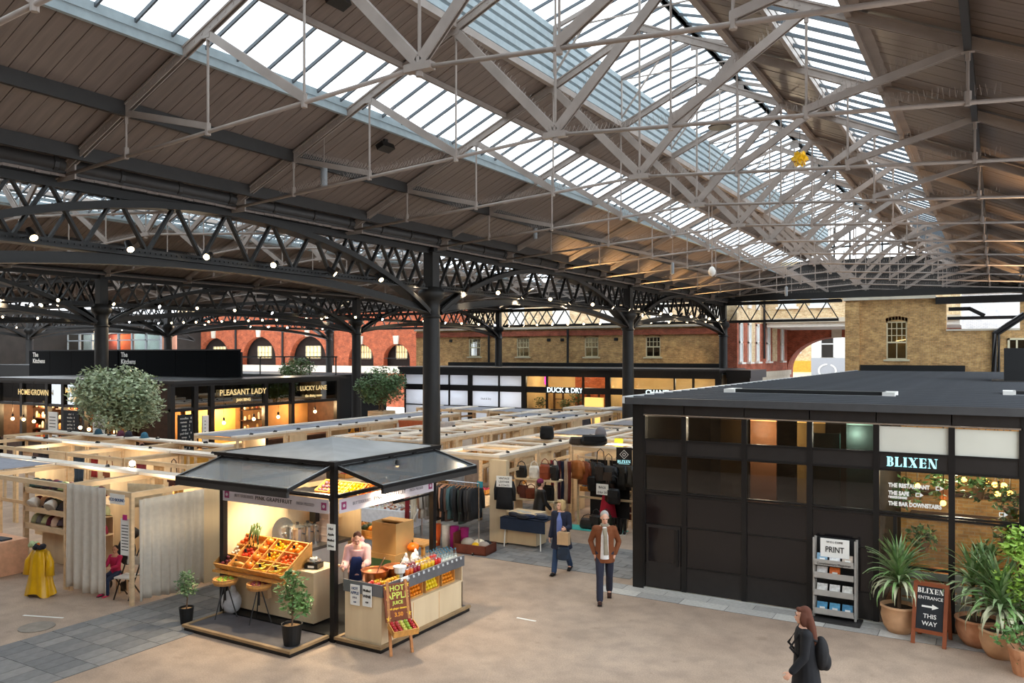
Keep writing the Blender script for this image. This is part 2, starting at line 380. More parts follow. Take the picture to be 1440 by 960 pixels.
# ---- roof trusses
def zr(x, xc):  # rafter line height
    return ZE + PITCH*(NW/2-abs(x-xc))
def zt(x, xc): return 3.24+4.9+.058*(NW/2-abs(x-xc))
def make_truss(label, spikes=True):
    """built about x=0 (ridge), y=0"""
    t = thing('roof_truss', label, 'truss', (XC, 0, 0), 0, 'steel roof trusses')
    h = NW/2; q = h/4
    for s in (-1, 1):
        a = Vector((s*h, 0, zr(s*h, 0))); b = Vector((0, 0, zr(0, 0)))
        m = MB(); m.bar(a, b, .13, .03)
        for dy in (-.035, .035): m.bar(a+Vector((0, dy, -.075)), b+Vector((0, dy, -.075)), .022, .13)
        ob('rafter', m, M_STEEL, t)
        rv = MB()
        for k in range(46):
            p = a.lerp(b, (k+.5)/46); rv.box(p+Vector((0, 0, -.075)), (.03, .105, .03))
        ob('rivet', rv, M_STEEL, t, kind='stuff')
        a2 = Vector((s*h*.985, 0, zt(s*h, 0)-.06)); b2 = Vector((0, 0, zt(0, 0)))
        ob('tie_rod', MB().tube([a2, b2], .033, 8), M_STEEL, t, smooth=True)
        ob('foot_plate', MB().box((s*(h-.25), 0, ZE-.02), (.7, .03, .26)), M_STEEL, t)
        for k in (1, 2, 3):
            x = s*(h-q*k); zt_ = zt(x, 0); zr_ = zr(x, 0)
            m = MB().tube([(x, 0, zt_), (x, 0, zr_-.1)], [.03, .016, .016, .016, .03] if 0 else .02, 6)
            m.tube([(x, 0, zt_-.09), (x, 0, zt_+.1)], .045, 6); m.tube([(x, 0, zr_-.3), (x, 0, zr_-.1)], .032, 6)
            ob('hanger_rod', m, M_STEEL, t)
            x2 = s*(h-q*(k+1)); p = Vector((x, 0, zr_-.12)); r = Vector((x2, 0, zt(x2, 0)+.05)); w = .035+.012*k
            m = MB()
            for dy in (-.03, .03): m.bar(p+Vector((0, dy, 0)), r+Vector((0, dy, 0)), .018, w*2.2)
            m.bar(p, r, .05, .02)
            m.box(p, (.16, .09, .14))
            ob('strut', m, M_STEEL, t)
    zc = zr(0, 0)
    m = MB().tube([(0, 0, zt(0, 0)), (0, 0, zc-.1)], .024, 6)
    ob('king_rod', m, M_STEEL, t)
    ob('node_plate', MB().box((0, 0, zt(0, 0)), (.42, .13, .1)).tube([(0, 0, zt(0, 0)-.12), (0, 0, zt(0, 0)+.14)], .05, 8), M_STEEL, t)
    # lantern frame
    m = MB(); lz = 12.12; rz_ = 12.75
    for s in (-1, 1):
        m.bar((s*2.04, 0, 11.1), (s*2.04, 0, lz), .07, .07); m.bar((s*2.04, 0, lz), (0, 0, rz_), .06, .09)
        m.bar((s*2.04, 0, 11.05), (s*1.0, 0, 12.4), .035, .035)
    m.bar((0, 0, zc), (0, 0, rz_), .05, .05); m.bar((-2.04, 0, lz-.05), (2.04, 0, lz-.05), .03, .03)
    m.box((0, 0, 12.6), (.3, .04, .22))
    ob('lantern_frame', m, M_STEEL, t)
    sp = MB(); rs = random.Random(5)
    def spike_run(p, r, n, off):
        for k in range(n):
            b = p.lerp(r, (k+.5)/n)+Vector((0, 0, off))
            for dy in (-.09, .09): sp.bar(b, b+Vector((rs.uniform(-.03, .03), dy, .12)), .004, .004)
    for s in (-1, 1):
        spike_run(Vector((s*h*.8, 0, zt(s*h*.8, 0))), Vector((0, 0, zt(0, 0))), 90, .03)
        for k in (1, 2, 3):
            x = s*(h-q*k); x2 = s*(h-q*(k+1)); spike_run(Vector((x, 0, zr(x, 0)-.1)), Vector((x2, 0, zt(x2, 0)+.05)), 32, .06)
    ob('bird_spikes', sp, M_STEEL, t, kind='stuff')
    return t
T0 = make_truss('grey steel roof truss crossing nearest overhead at the top left')
T0.location = (XC, Y0-SP, 0)
NT = ['roof truss whose big central joint shows above the left skylight', 'second roof truss beyond the big central joint', 'third roof truss beyond the big central joint',
      'fourth steel roof truss back, over the broad front column']
for i in range(0, 12):
    lab = ('grey steel roof truss, %s in line from the viewer over the main hall' % ORD[i+1])
    q = dup(T0, (XC, Y0+SP*i, 0), label=lab)
    if i == 0: bpy.data.objects.remove([c for c in q.children if c.name.startswith('bird_spikes')][0])
dup(T0, (XC, Y0-2*SP, 0), label='grey steel roof truss directly above the viewer')
SPK0 = [c for c in T0.children if c.name.startswith('bird_spikes')][0]
for a in range(1, 3):
    for i in range(-1 if a == 1 else 2, 12):
        dup(T0, (XC-NW*a, Y0+SP*i, 0), label='pale steel roof truss, %s from the viewer over the %s side hall beyond the arches' % (ORD[i+1], ('nearer', 'further')[a-1]),
            group='roof trusses over the %s side hall' % ('nearer', 'further')[a-1])
bpy.data.objects.remove(SPK0)
# ---- roof slopes: boards, purlins, skylights
YA, YB = -1.2, 50.35
SKX = (3.5-.0, 4.6, 3.25)   # skylight band, horizontal distance from the ridge line: lower edge 4.65, upper edge 3.25
DLO, DHI, DLN = 4.65, 3.25, 2.05
OFF = .06
def sl(d, off=OFF): return ZE+PITCH*(NW/2-d)+off
CEIL = thing('ceiling', 'brown boarded market roof with dark purlins and long glazed strips', 'roof', (0, 0, 0), kind='structure')
BW = .27
def slope_boards(xc, s, d0, d1, parent, split):
    """boards running up the slope between horizontal distances d0 > d1 from the ridge line"""
    x0, x1 = s*d0, s*d1; z0, z1 = sl(d0), sl(d1)
    me = MB().add([(x0, -.128, z0), (x1, -.128, z1), (x1, .128, z1), (x0, .128, z0), (x0, -.135, z0+.05), (x1, -.135, z1+.05), (x1, .135, z1+.05), (x0, .135, z0+.05)],
                  [(0,3,2,1),(4,5,6,7),(0,1,5,4),(1,2,6,5),(2,3,7,6),(3,0,4,7)]).mesh('board')
    me.materials.append(M_BOARD)
    n = int((YB-YA)/BW); rest = MB(); rr = random.Random(int(d0*10)+s)
    for k in range(n):
        y = YA+BW*(k+.5)
        if split and 2.5 < y < split: ob('roof_board', me, None, parent, (xc, y, rr.uniform(-.006, .006)))
        else:
            dz = rr.uniform(-.006, .006)
            rest.add([(v.co.x+xc, v.co.y+y, v.co.z+dz) for v in me.vertices], [tuple(p.vertices) for p in me.polygons])
    ob('board_field', rest, M_BOARD, parent, kind='stuff')
    z0 += .06; z1 += .06
    ob('roof_deck', MB().add([(xc+x0, YA, z0), (xc+x1, YA, z1), (xc+x1, YB, z1), (xc+x0, YB, z0), (xc+x0, YA, z0+.06), (xc+x1, YA, z1+.06), (xc+x1, YB, z1+.06), (xc+x0, YB, z0+.06)],
        [(0,3,2,1),(4,5,6,7),(0,1,5,4),(1,2,6,5),(2,3,7,6),(3,0,4,7)]), M_GUTTER, parent)
def purlin(xc, s, d, parent, w=.09, h=.24, m=None):
    ob('purlin', MB().bx(xc+s*d-w/2, xc+s*d+w/2, YA, YB, sl(d)-h, sl(d)), m or M_PURLIN, parent)
def glazing(name, label, xc, s, da, za, db, zb, step, parts=True, m=None):
    """sloped glazing between horizontal distance da (lower) and db (upper)"""
    t = thing(name, label, 'window', (xc, 0, 0), kind='structure')
    xa, xb = s*da, s*db
    n = int((YB-YA)/step); e = .012
    pane = MB().add([(xa, -step/2+e, za), (xb, -step/2+e, zb), (xb, step/2-e, zb), (xa, step/2-e, za)], [(0, 1, 2, 3)])
    bar = MB().bar((xa, 0, za-.02), (xb, 0, zb-.02), .035, .06)
    pm = pane.mesh('pane', fix=False); pm.materials.append(M_GLASS); bm_ = bar.mesh('bar'); bm_.materials.append(M_BAR)
    if parts:
        for k in range(n):
            y = YA+step*(k+.5); ob('pane', pm, None, t, (0, y, 0))
            ob('glazing_bar', bm_, None, t, (0, YA+step*k, 0))
    else:
        p, b = MB(), MB()
        for k in range(n):
            y = YA+step*(k+.5)
            p.add([(v.co.x, v.co.y+y, v.co.z) for v in pm.vertices], [tuple(q.vertices) for q in pm.polygons])
            b.add([(v.co.x, v.co.y+y-step/2, v.co.z) for v in bm_.vertices], [tuple(q.vertices) for q in bm_.polygons])
        me = p.mesh('pane', fix=False); ob('pane_run', me, M_GLASS, t, kind='stuff'); ob('glazing_bar_run', b, M_BAR, t, kind='stuff')
    ob('upper_kerb', MB().bx(xb-.04, xb+.04, YA, YB, zb-.06, zb+.05), M_STEEL, t)
    kerb = MB().bx(xa-.06, xa+.06, YA, YB, za-.1, za+.05)
    kerb.bx(xa-s*.0-.02, xa+s*.22+.02, YA, YB, za-.16, za-.1) if s > 0 else kerb.bx(xa-.24, xa+.02, YA, YB, za-.16, za-.1)
    ob('kerb', kerb, M_BLUE if s < 0 else M_STEEL, t)  # bluish sky light on the left kerb is put into its colour
    return t
WN = 0
def wname():
    global WN; WN += 1; return 'window_%d' % WN
LZ, RZ = 12.2, 12.85
def louvre(xc, s, parent):
    zb = sl(DLN)+.02
    for k in range(6):
        z = zb+.04+k*(LZ-zb)/6
        ob('louvre_slat', MB().add([(xc+s*2.02, YA, z), (xc+s*2.14, YA, z-.06), (xc+s*2.14, YB, z-.06), (xc+s*2.02, YB, z), (xc+s*2.02, YA, z+.13), (xc+s*2.14, YA, z+.03), (xc+s*2.14, YB, z+.03), (xc+s*2.02, YB, z+.13)],
            [(0,3,2,1),(4,5,6,7),(0,1,5,4),(1,2,6,5),(2,3,7,6),(3,0,4,7)]), M_BLUE, parent)
    ob('louvre_sill', MB().bx(xc+s*2.05-.06, xc+s*2.05+.06, YA, YB, zb-.14, zb), M_STEEL, parent)
for s in (-1, 1):
    side = 'left' if s < 0 else 'right'
    slope_boards(XC, s, NW/2+.35, DLO, CEIL, 24)
    slope_boards(XC, s, DHI, DLN, CEIL, 24 if s < 0 else 0)
    for d in (NW/2-.75, NW*3/8): purlin(XC, s, d, CEIL)
    purlin(XC, s, DHI, CEIL, .07, .1, M_STEEL); purlin(XC, s, DLO, CEIL, .08, .16, M_BLUE if s < 0 else M_STEEL)  # left lower purlin carries the same sky light in its colour
    glazing(wname(), 'long %s roof skylight strip of frosted panes between the boarded bands' % side, XC, s, DLO, sl(DLO)+.08, DHI, sl(DHI)+.08, SP/6)
    glazing(wname(), 'glazed %s slope of the raised ridge lantern over the main hall' % side, XC, s, 2.25, LZ-.03, 0, RZ, SP/6)
    louvre(XC, s, CEIL)
ob('ridge_cap', MB().bx(XC-.1, XC+.1, YA, YB, RZ-.03, RZ+.06), M_BLUE, CEIL)
for a, nm in ((1, 'nearer'), (2, 'further')):
    C2 = thing('ceiling', 'boarded roof of the %s side hall seen through the dark arches' % nm, 'roof', kind='structure')
    for s in (-1, 1):
        slope_boards(XC-NW*a, s, NW/2+.35, DLO, C2, 0); slope_boards(XC-NW*a, s, DHI, DLN, C2, 0)
        purlin(XC-NW*a, s, NW*3/8, C2)
        glazing(wname(), '%s skylight strip of the %s side hall roof' % ('left' if s < 0 else 'right', nm), XC-NW*a, s, DLO, sl(DLO)+.08, DHI, sl(DHI)+.08, SP/6, False)
        glazing(wname(), '%s ridge glazing of the %s side hall roof' % ('left' if s < 0 else 'right', nm), XC-NW*a, s, 2.25, LZ-.03, 0, RZ, SP/6, False)
        louvre(XC-NW*a, s, C2)
# eaves gutter pipe
for xg, nm in ((XE+.25, 'front'), (XE-.35, 'back')):
    o = ob('gutter_pipe', MB().tube([(xg, YA, 8.27), (xg, YB, 8.27)], .16, 12), M_GUTTER, smooth=True)
    tag(o, 'round grey eaves pipe along the %s of the dark arched girders' % nm, 'pipe')
    cl = MB()
    for k in range(40): cl.lathe([(.15, -.03), (.15, .03)], 10, (0, 0, 0)) if 0 else cl.tube([(xg, YA+.6+1.27*k, 8.27), (xg, YA+.68+1.27*k, 8.27)], .185, 12)
    ob('pipe_collar', cl, M_GUTTER, o, kind='stuff')
# ---- arched girders
def girder(name, label, p0, p1, cat='girder', group=None, arch=True, simple=False):
    p0 = Vector(p0); p1 = Vector(p1); L = (p1-p0).length; rz = math.atan2(p1.y-p0.y, p1.x-p0.x)
    t = thing(name, label, cat, (p0.x, p0.y, 0), rz, group)
    ob('top_chord', MB().bx(.26, L-.26, -.16, .16, 8.06, 8.1).bx(.2, L-.2, -.07, -.03, 7.9, 8.06).bx(.2, L-.2, .03, .07, 7.9, 8.06), M_IRON, t)
    ob('bottom_chord', MB().bx(.4, L-.4, -.16, .16, 6.82, 6.86).bx(.4, L-.4, -.07, -.03, 6.86, 6.98).bx(.4, L-.4, .03, .07, 6.86, 6.98), M_IRON, t)
    n = 5 if simple else 11; s = (L-.8)/n
    for k in range(n):
        for q, (a, b) in enumerate(((.4+(k)*s, .4+(k+.5)*s), (.4+(k+1)*s, .4+(k+.5)*s))):
            ob('web_bar', MB().bar((a, .0, 6.92), (b, .0, 7.98), .05, .1, up=(0, 1, 0)) if q == 0 else MB().bar((a, .0, 6.92), (b, 0, 7.98), .05, .1, up=(0, 1, 0)), M_IRON, t)
        if not simple and (k < 3 or k >= n-3):
            ob('web_bar', MB().bar((.4+k*s, .06, 7.98), (.4+(k+.5)*s, .06, 6.92), .04, .09, up=(0, 1, 0)), M_IRON, t)
            ob('web_bar', MB().bar((.4+(k+1)*s, .06, 7.98), (.4+(k+.5)*s, .06, 6.92), .04, .09, up=(0, 1, 0)), M_IRON, t)
    if arch:
        N = 24; a0 = .3
        pts = []
        for k in range(N+1):
            u = k/N; x = a0+(L-2*a0)*u; w = 2*u-1
            pts.append((x, 0, 6.2+1.82*math.sqrt(max(0, 1-abs(w)**2.15))**1.0))
        pts[0] = (a0, 0, 6.15); pts[-1] = (L-a0, 0, 6.15)
        # denser near the springing
        pp = []
        for k in range(N+1):
            ang = PI*k/N; w = -math.cos(ang); pp.append((L/2+(L/2-a0)*w, 0, 6.16+1.84*(1-w*w)**.88))
        for dy in (-.14, .14): ob('arch_rib', MB().sweep([(x, dy, z) for x, y, z in pp], .09, .13), M_IRON, t)
        ob('arch_soffit', MB().sweep([(x, 0, z-.07) for x, y, z in pp], .4, .025), M_IRON, t)
        lo = [(a0+(L-2*a0)*k/20, 0, 6.13+.58*(1-(2*k/20-1)**2)) for k in range(21)]
        ob('lower_rib', MB().sweep(lo, .3, .03).sweep([(x, 0, z+.1) for x, y, z in lo], .05, .2), M_IRON, t)
    ru = MB(); rs = random.Random(4)
    for k in range(120): ru.box((.3+(L-.6)*(k+.5)/120, -.16, 8.08), (.03, .03, .03)).box((.4+(L-.8)*(k+.5)/120, -.16, 6.9), (.03, .03, .03))
    ob('rivet', ru, M_IRON, t, kind='stuff')
    return t
G0 = girder('arched_girder', 'nearest dark arched lattice girder, sweeping from the left edge to the front column', (XE, 4.75, 0), (XE, 19.95, 0))
G0['group'] = 'dark arched girders'
dup(G0, (XE, 19.95, 0), label='dark arched lattice girder between the front column and the next one back', group='dark arched girders')
dup(G0, (XE, 35.15, 0), label='furthest arched lattice girder of the column line, running to the gable end', group='dark arched girders')
for a in (1, 2, 3):
    for k, y in enumerate((4.75, 19.95, 35.15)):
        if a > 1 and k == 0: continue
        dup(G0, (XE-NW*a, y, 0), label='dark arched girder over the %s line of side hall columns, %s from the viewer' % (ORD[a-1], ORD[k]), group='arched girders of the side halls')
GX = girder('cross_girder', 'dark lattice girder crossing the open gable end above the street', (XE, 50.35, 0), (-7.5, 50.35, 0), arch=False, simple=True)
G1 = girder('cross_girder', 'dark cross girder spanning the side hall before the yellow brick wall', (XE-NW, 50.35, 0), (XE, 50.35, 0), group='cross girders of the side halls', arch=False)
dup(G1, (XE-2*NW, 50.35, 0), label='dark cross girder spanning the far hall before the red arches')
G2 = girder('cross_girder', 'dark arched cross girder spanning the kitchens between the mid columns', (XE-2*NW, 35.15, 0), (XE-NW, 35.15, 0), group='cross girders of the side halls')
dup(G2, (XE-3*NW, 35.15, 0), label='dark arched cross girder over the far left kitchens')
dup(G2, (XE-2*NW, 19.95, 0), label='dark arched cross girder running left from the column behind the large tree')
# ---- gable end of the main hall
GW = thing('wall_back', 'boarded and glazed gable closing the main hall roof', 'wall', kind='structure')
h = NW/2
ob('gable_boards', MB().prism([(XC-h, 8.14), (XC+h, 8.14), (XC+h, 8.36), (XC+DHI+.4, 10.36), (XC-DHI-.4, 10.36), (XC-h, 8.36)], 50.4, 50.5), M_PURLIN, GW)
ob('gable_beam', MB().bx(XC-h, XC+h, 50.1, 50.4, 8.14, 8.5), M_IRON, GW)
ob('gable_glass', MB().poly([(XC-DHI-.4, 50.5, 10.15), (XC+DHI+.4, 50.5, 10.15), (XC+2.05, 50.5, 11.1), (XC+2.05, 50.5, 12.2), (XC, 50.5, 12.85), (XC-2.05, 50.5, 12.2), (XC-2.05, 50.5, 11.1)]), M_GLASS, GW)
gb = [((x, 50.45, 10.1), (x, 50.45, min(12.2+.3*(2.05-abs(x-XC)), 12.8) if abs(x-XC) < 2.05 else 10.15+.6*(DHI+.4-abs(x-XC)))) for x in [XC+k*.85 for k in range(-4, 5)]]
for a, b in gb: ob('gable_mullion', MB().bar(a, b, .09, .09), M_IRON, GW)
ob('gable_mullion', MB().bx(XC-DHI, XC+DHI, 50.4, 50.5, 11.05, 11.15), M_IRON, GW)
ob('gable_mullion', MB().bx(XC-DHI-.4, XC+DHI+.4, 50.38, 50.5, 10.1, 10.2), M_IRON, GW)
# ---- enclosing walls outside the view (behind and right of the viewer)
WR = ob('wall_rear', MB().bx(-70, 8, -1.6, -1.3, 0, 9), brickmat('rear_brick', '6b5138', '7a5f40', '77705f')); tag(WR, 'brown brick wall behind the viewer', 'wall', kind='structure')
# ================================================================ BACK WALLS AND STREET
M_YB = brickmat('yellow_brick', 'd0a468', 'ad8450', 'b8a684')
M_RB = brickmat('red_brick', 'b0573a', '96452e', '9a7a68')
M_OB = brickmat('orange_brick', 'b4552f', '984424', '94664e')
M_PB = brickmat('pale_brick', 'd8bf96', 'c3a577', 'd9cdb6')
M_STONE = mat('pale_stone', 'cfc6b4', .8, 0, .1, 3)
M_SASH = mat('cream_sash', 'd8cfae', .6, 0, .05)
M_PANE = glass('window_pane', (.55, .58, .55), .2)
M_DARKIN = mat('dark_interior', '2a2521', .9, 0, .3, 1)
M_LITIN = mat('lit_interior', 'ffdfa0', emit=.35)
def sash_window(parent, x, z0, w, h, y, cols, rows, lit=False, arch=True, split=.5, facing=-1):
    """window in a wall facing -y (local), a sub-tree of the wall: window > pane, muntin"""
    y1 = y
    fr = MB(); f = .06
    fr.bx(x-w/2, x-w/2+f, y1-.08, y1+.04, z0, z0+h); fr.bx(x+w/2-f, x+w/2, y1-.08, y1+.04, z0, z0+h)
    fr.bx(x-w/2, x+w/2, y1-.08, y1+.04, z0+h-f, z0+h); fr.bx(x-w/2, x+w/2, y1-.08, y1+.04, z0, z0+f)
    fr.bx(x-w/2, x+w/2, y1-.09, y1, z0+h*split-.04, z0+h*split+.04)
    fr.bx(x-w/2-.14, x+w/2+.14, y1-.2, y1+.0, z0-.1, z0)
    wd = ob('sash_window', fr, M_SASH, parent)
    m = MB()
    zt_ = z0+h*split
    for c in range(1, cols): xx = x-w/2+w*c/cols; m.bx(xx-.018, xx+.018, y1-.05, y1-.02, zt_, z0+h)
    for r in range(1, rows): zz = zt_+(z0+h-zt_)*r/rows; m.bx(x-w/2, x+w/2, y1-.05, y1-.02, zz-.018, zz+.018)
    m.bx(x-.02, x+.02, y1-.05, y1-.02, z0, zt_)
    ob('muntin', m, M_SASH, wd)
    ob('pane', MB().bx(x-w/2+f, x+w/2-f, y1-.03, y1-.02, z0+f, z0+h-f), M_PANE, wd)
    if arch:
        n = 7; a = MB()
        for k in range(n):
            u0, u1 = -1+2*k/n+.02, -1+2*(k+1)/n-.02
            for (uu,) in ((0,),):
                zz = lambda u: z0+h-.02+.12*(1-u*u)
                X = lambda u: x+u*(w/2+.05)
                a.add([(X(u0), y1-.12, zz(u0)), (X(u1), y1-.12, zz(u1)), (X(u1)*1.0, y1-.12, zz(u1)+.2), (X(u0), y1-.12, zz(u0)+.2),
                       (X(u0), y1, zz(u0)), (X(u1), y1, zz(u1)), (X(u1), y1, zz(u1)+.2), (X(u0), y1, zz(u0)+.2)], [(0,1,2,3),(7,6,5,4),(0,4,5,1),(1,5,6,2),(2,6,7,3),(3,7,4,0)])
        ob('lintel_bricks', a, M_RB, wd, kind='stuff')
    return wd
def wall_with_holes(x0, x1, z0, z1, y0, y1, holes, m, name, parent):
    """vertical wall along x with rectangular holes [(xa, xb, za, zb)] that do not share columns"""
    b = MB(); xs = x0
    for xa, xb, za, zb in sorted(holes):
        b.bx(xs, xa, y0, y1, z0, z1); b.bx(xa, xb, y0, y1, z0, za); b.bx(xa, xb, y0, y1, zb, z1); xs = xb
    b.bx(xs, x1, y0, y1, z0, z1)
    return ob(name, b, m, parent)
# --- yellow brick wall behind the side hall
WB = thing('wall_back', 'yellow brick back wall with red brick band above four sash windows', 'wall', kind='structure')
wx = [-34.7, -30.4, -24.8, -20.2]
wall_with_holes(-40.3, -15.4, 0, 6.75, 53, 53.4, [(x-.53, x+.53, 4.72, 6.1) for x in wx], M_YB, 'brick_face', WB)
ob('red_band', MB().bx(-40.3, -15.4, 52.93, 53, 6.24, 6.62), M_RB, WB)
ob('coping', MB().bx(-40.4, -15.3, 52.85, 53.5, 6.75, 6.9), M_STONE, WB)
for i, x in enumerate(wx):
    sash_window(WB, x, 4.72, 1.06, 1.38, 53.12, 4, 2)
    ob('room_behind', MB().bx(x-.9, x+.9, 54.2, 54.3, 4.3, 6.6), M_DARKIN if i in (0, 3) else mat('dim_room', 'b9b59a', .9, 0, .5, 1.5), WB)
for x in (-33.3, -26.6): ob('downpipe', MB().tube([(x, 52.85, 3.9), (x, 52.85, 6.7)], .09, 8), M_IRON, WB)
for x in (-36.9, -28.2, -27.1, -22.9): ob('air_brick', MB().bx(x-.14, x+.14, 52.94, 53, 5.85, 6.05), M_IRON, WB)
WB2 = thing('wall_back', 'red brick arcade wall with dark arched recesses and cream string course', 'wall', kind='structure')
arcs = [(-79.8, 2.4), (-72.9, 2.4), (-66, 2.45), (-59.1, 2.45), (-52.2, 1.55), (-47.9, 1.55)]
def arch_wall(b, x0, x1, z0, z1, y0, y1, arcs, zs, zb):
    """solid wall with round-headed openings: centre, radius; springing zs, foot zb"""
    xs = x0
    for cx, r in arcs:
        b.bx(xs, cx-r, y0, y1, z0, z1); b.bx(cx-r, cx+r, y0, y1, z0, zb)
        N = 14; pts = [(cx-r*math.cos(PI*k/N), zs+r*.95*math.sin(PI*k/N)) for k in range(N+1)]
        for (a, za), (c, zc) in zip(pts, pts[1:]):
            b.add([(a, y0, za), (c, y0, zc), (c, y0, z1), (a, y0, z1), (a, y1, za), (c, y1, zc), (c, y1, z1), (a, y1, z1)],
                  [(0,1,2,3),(7,6,5,4),(0,4,5,1),(1,5,6,2),(2,6,7,3),(3,7,4,0)])
        xs = cx+r
    b.bx(xs, x1, y0, y1, z0, z1)
    return b
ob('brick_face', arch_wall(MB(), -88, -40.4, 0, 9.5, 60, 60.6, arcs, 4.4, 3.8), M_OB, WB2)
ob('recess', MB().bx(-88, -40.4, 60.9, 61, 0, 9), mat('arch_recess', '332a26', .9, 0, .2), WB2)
ob('string_course', MB().bx(-88, -40.4, 59.8, 60, 3.15, 3.8), M_STONE, WB2)
for cx, r in arcs:
    ob('keystone', MB().prism([(cx-.22, 4.4+r*.93), (cx+.22, 4.4+r*.93), (cx+.32, 4.4+r*.95+.75), (cx-.32, 4.4+r*.95+.75)], 59.85, 60.02), M_STONE, WB2)
    for q in (-1, 1):
        pass
    f = MB(); w = .42*r*1.9; 
    for k in range(5): f.bx(cx-w/2+w*k/4-.05, cx-w/2+w*k/4+.05, 60.75, 60.85, 4.5, 5.75)
    for z in (4.5, 5.1, 5.72): f.bx(cx-w/2, cx+w/2, 60.75, 60.85, z-.04, z+.04)
    wd = ob('arch_window', f, M_SASH, WB2)
    ob('lit_pane', MB().bx(cx-w/2, cx+w/2, 60.86, 60.88, 4.5, 5.72), M_LITIN if cx < -45 else M_PANE, wd)
    ob('balustrade', MB().bx(cx-r, cx+r, 60.05, 60.1, 4.5, 4.56), M_IRON, WB2)
for x in (-76.4, -69.4, -62.5, -55.7): ob('downpipe', MB().tube([(x, 59.9, 3.8), (x, 59.9, 9)], .11, 8), M_IRON, WB2)
WL = ob('wall_left', MB().bx(-75.5, -75, -2, 60, 0, 9), M_DARKIN); tag(WL, 'dark far left end wall of the market', 'wall', kind='structure')
# glazed office above the far kitchens
t = thing('glazed_office', 'upper glazed office with orange walls behind the black hoarding', 'office', (-77, 45, 0))
ob('floor_slab', MB().bx(0, 15.5, 0, 3, 4.9, 5.15), M_IRON, t)
f = MB()
for k in range(9): f.bx(15.5*k/8-.09, 15.5*k/8+.09, 0, .15, 5.15, 6.8)
f.bx(0, 15.5, 0, .15, 6.1, 6.2).bx(0, 15.5, 0, .15, 6.75, 7.0)
ob('window_frame', f, mat('office_frame', '8c9296', .5), t)
for k in range(8): ob('pane', MB().bx(15.5*k/8+.09, 15.5*(k+1)/8-.09, .06, .08, 5.15, 6.75), M_CLEAR, t)
cs = ['8a2c1c', 'c8d2d0', 'd4521e', '57201a', 'c6501e', 'b9cfce', 'c2d4d2', 'd99a80']
for k in range(8): ob('back_panel', MB().bx(15.5*k/8, 15.5*(k+1)/8, 1.6, 1.7, 5.15, 6.75), mat('office_panel_%d' % k, cs[k], .8, 0, .25, .8), t)
light('POINT', (-70, 46, 6.3), 90, (1, .75, .5))
# --- right brick wall (house by the gable opening)
WRB = thing('wall_back', 'yellow brick house wall with one tall sash window beside the open gable', 'wall', kind='structure')
wall_with_holes(-7.5, -2.4, 0, 7.95, 50.3, 50.75, [(-5.37, -4.33, 4.62, 6.72)], M_YB, 'brick_face', WRB)
ob('brick_face', MB().bx(-2.4, 9, 50.3, 50.75, 0, 6.16).bx(1.0, 9, 50.3, 50.75, 6.16, 7.95), M_YB, WRB)
ob('pilaster', MB().bx(-7.5, -6.75, 50.0, 50.3, 0, 7.85), M_YB, WRB)
ob('coping', MB().bx(-7.6, -2.9, 49.9, 50.85, 7.95, 8.1), M_STONE, WRB)
ob('sill_ledge', MB().bx(-2.4, 1.0, 50.2, 50.75, 6.16, 6.26), M_STONE, WRB)
w = sash_window(WRB, -4.85, 4.62, 1.04, 2.1, 50.42, 4, 3, split=.45)
ob('room_behind', MB().bx(-6, -3.6, 51.6, 51.7, 4, 7.2), mat('office_room', '8a7a50', .9, 0, .3, 1.2), WRB)
ob('strip_lamp', MB().bar((-5.0, 51.4, 5.65), (-4.4, 51.4, 5.75), .05, .03), M_BULB, WRB)
ob('opening_beam', MB().bx(-2.9, 1.6, 49.95, 50.3, 7.62, 8.0), M_BLACK, WRB)
ob('opening_brace', MB().bar((-2.3, 50.5, 7.35), (-1.3, 50.5, 7.35), .12, .2).bar((-1.35, 50.5, 7.38), (-.6, 50.5, 6.95), .12, .2).bar((-2.35, 50.5, 6.85), (1.0, 50.5, 6.85), .12, .17), M_BLACK, WRB)
ob('downpipe', MB().tube([(-.15, 50.1, 3.9), (-.15, 50.1, 6.0), (1.2, 50.1, 7.0)], .13, 8).tube([(.05, 50.1, 3.9), (.05, 50.1, 5.95), (1.3, 50.1, 6.9)], .07, 8), M_BLACK, WRB)
ob('base_gutter', MB().bx(-6.7, -1.5, 50.1, 50.3, 3.95, 4.3), M_BLACK2, WRB)
f = MB().bx(.45, .55, 50.2, 50.3, 3.9, 5.75).bx(1.2, 1.3, 50.2, 50.3, 3.9, 5.75).bx(.45, 1.3, 50.2, 50.3, 5.65, 5.75).bx(.82, .9, 50.2, 50.28, 3.9, 5.7)
ob('door_frame', f, M_SASH, WRB); ob('door_pane', MB().bx(.5, 1.25, 50.26, 50.29, 3.9, 5.7), M_DARKGLASS, WRB)
o = ob('white_house_wall', MB().bx(-1.9, 9, 57, 57.4, 0, 10), brickmat('white_brick', 'e9eaec', 'dcdee2', 'c8cacd')); tag(o, 'white painted brick house behind the opening at upper right', 'building')
ob('ledge', MB().bx(-1.9, 9, 56.8, 57, 8.6, 8.8), M_STONE, o)
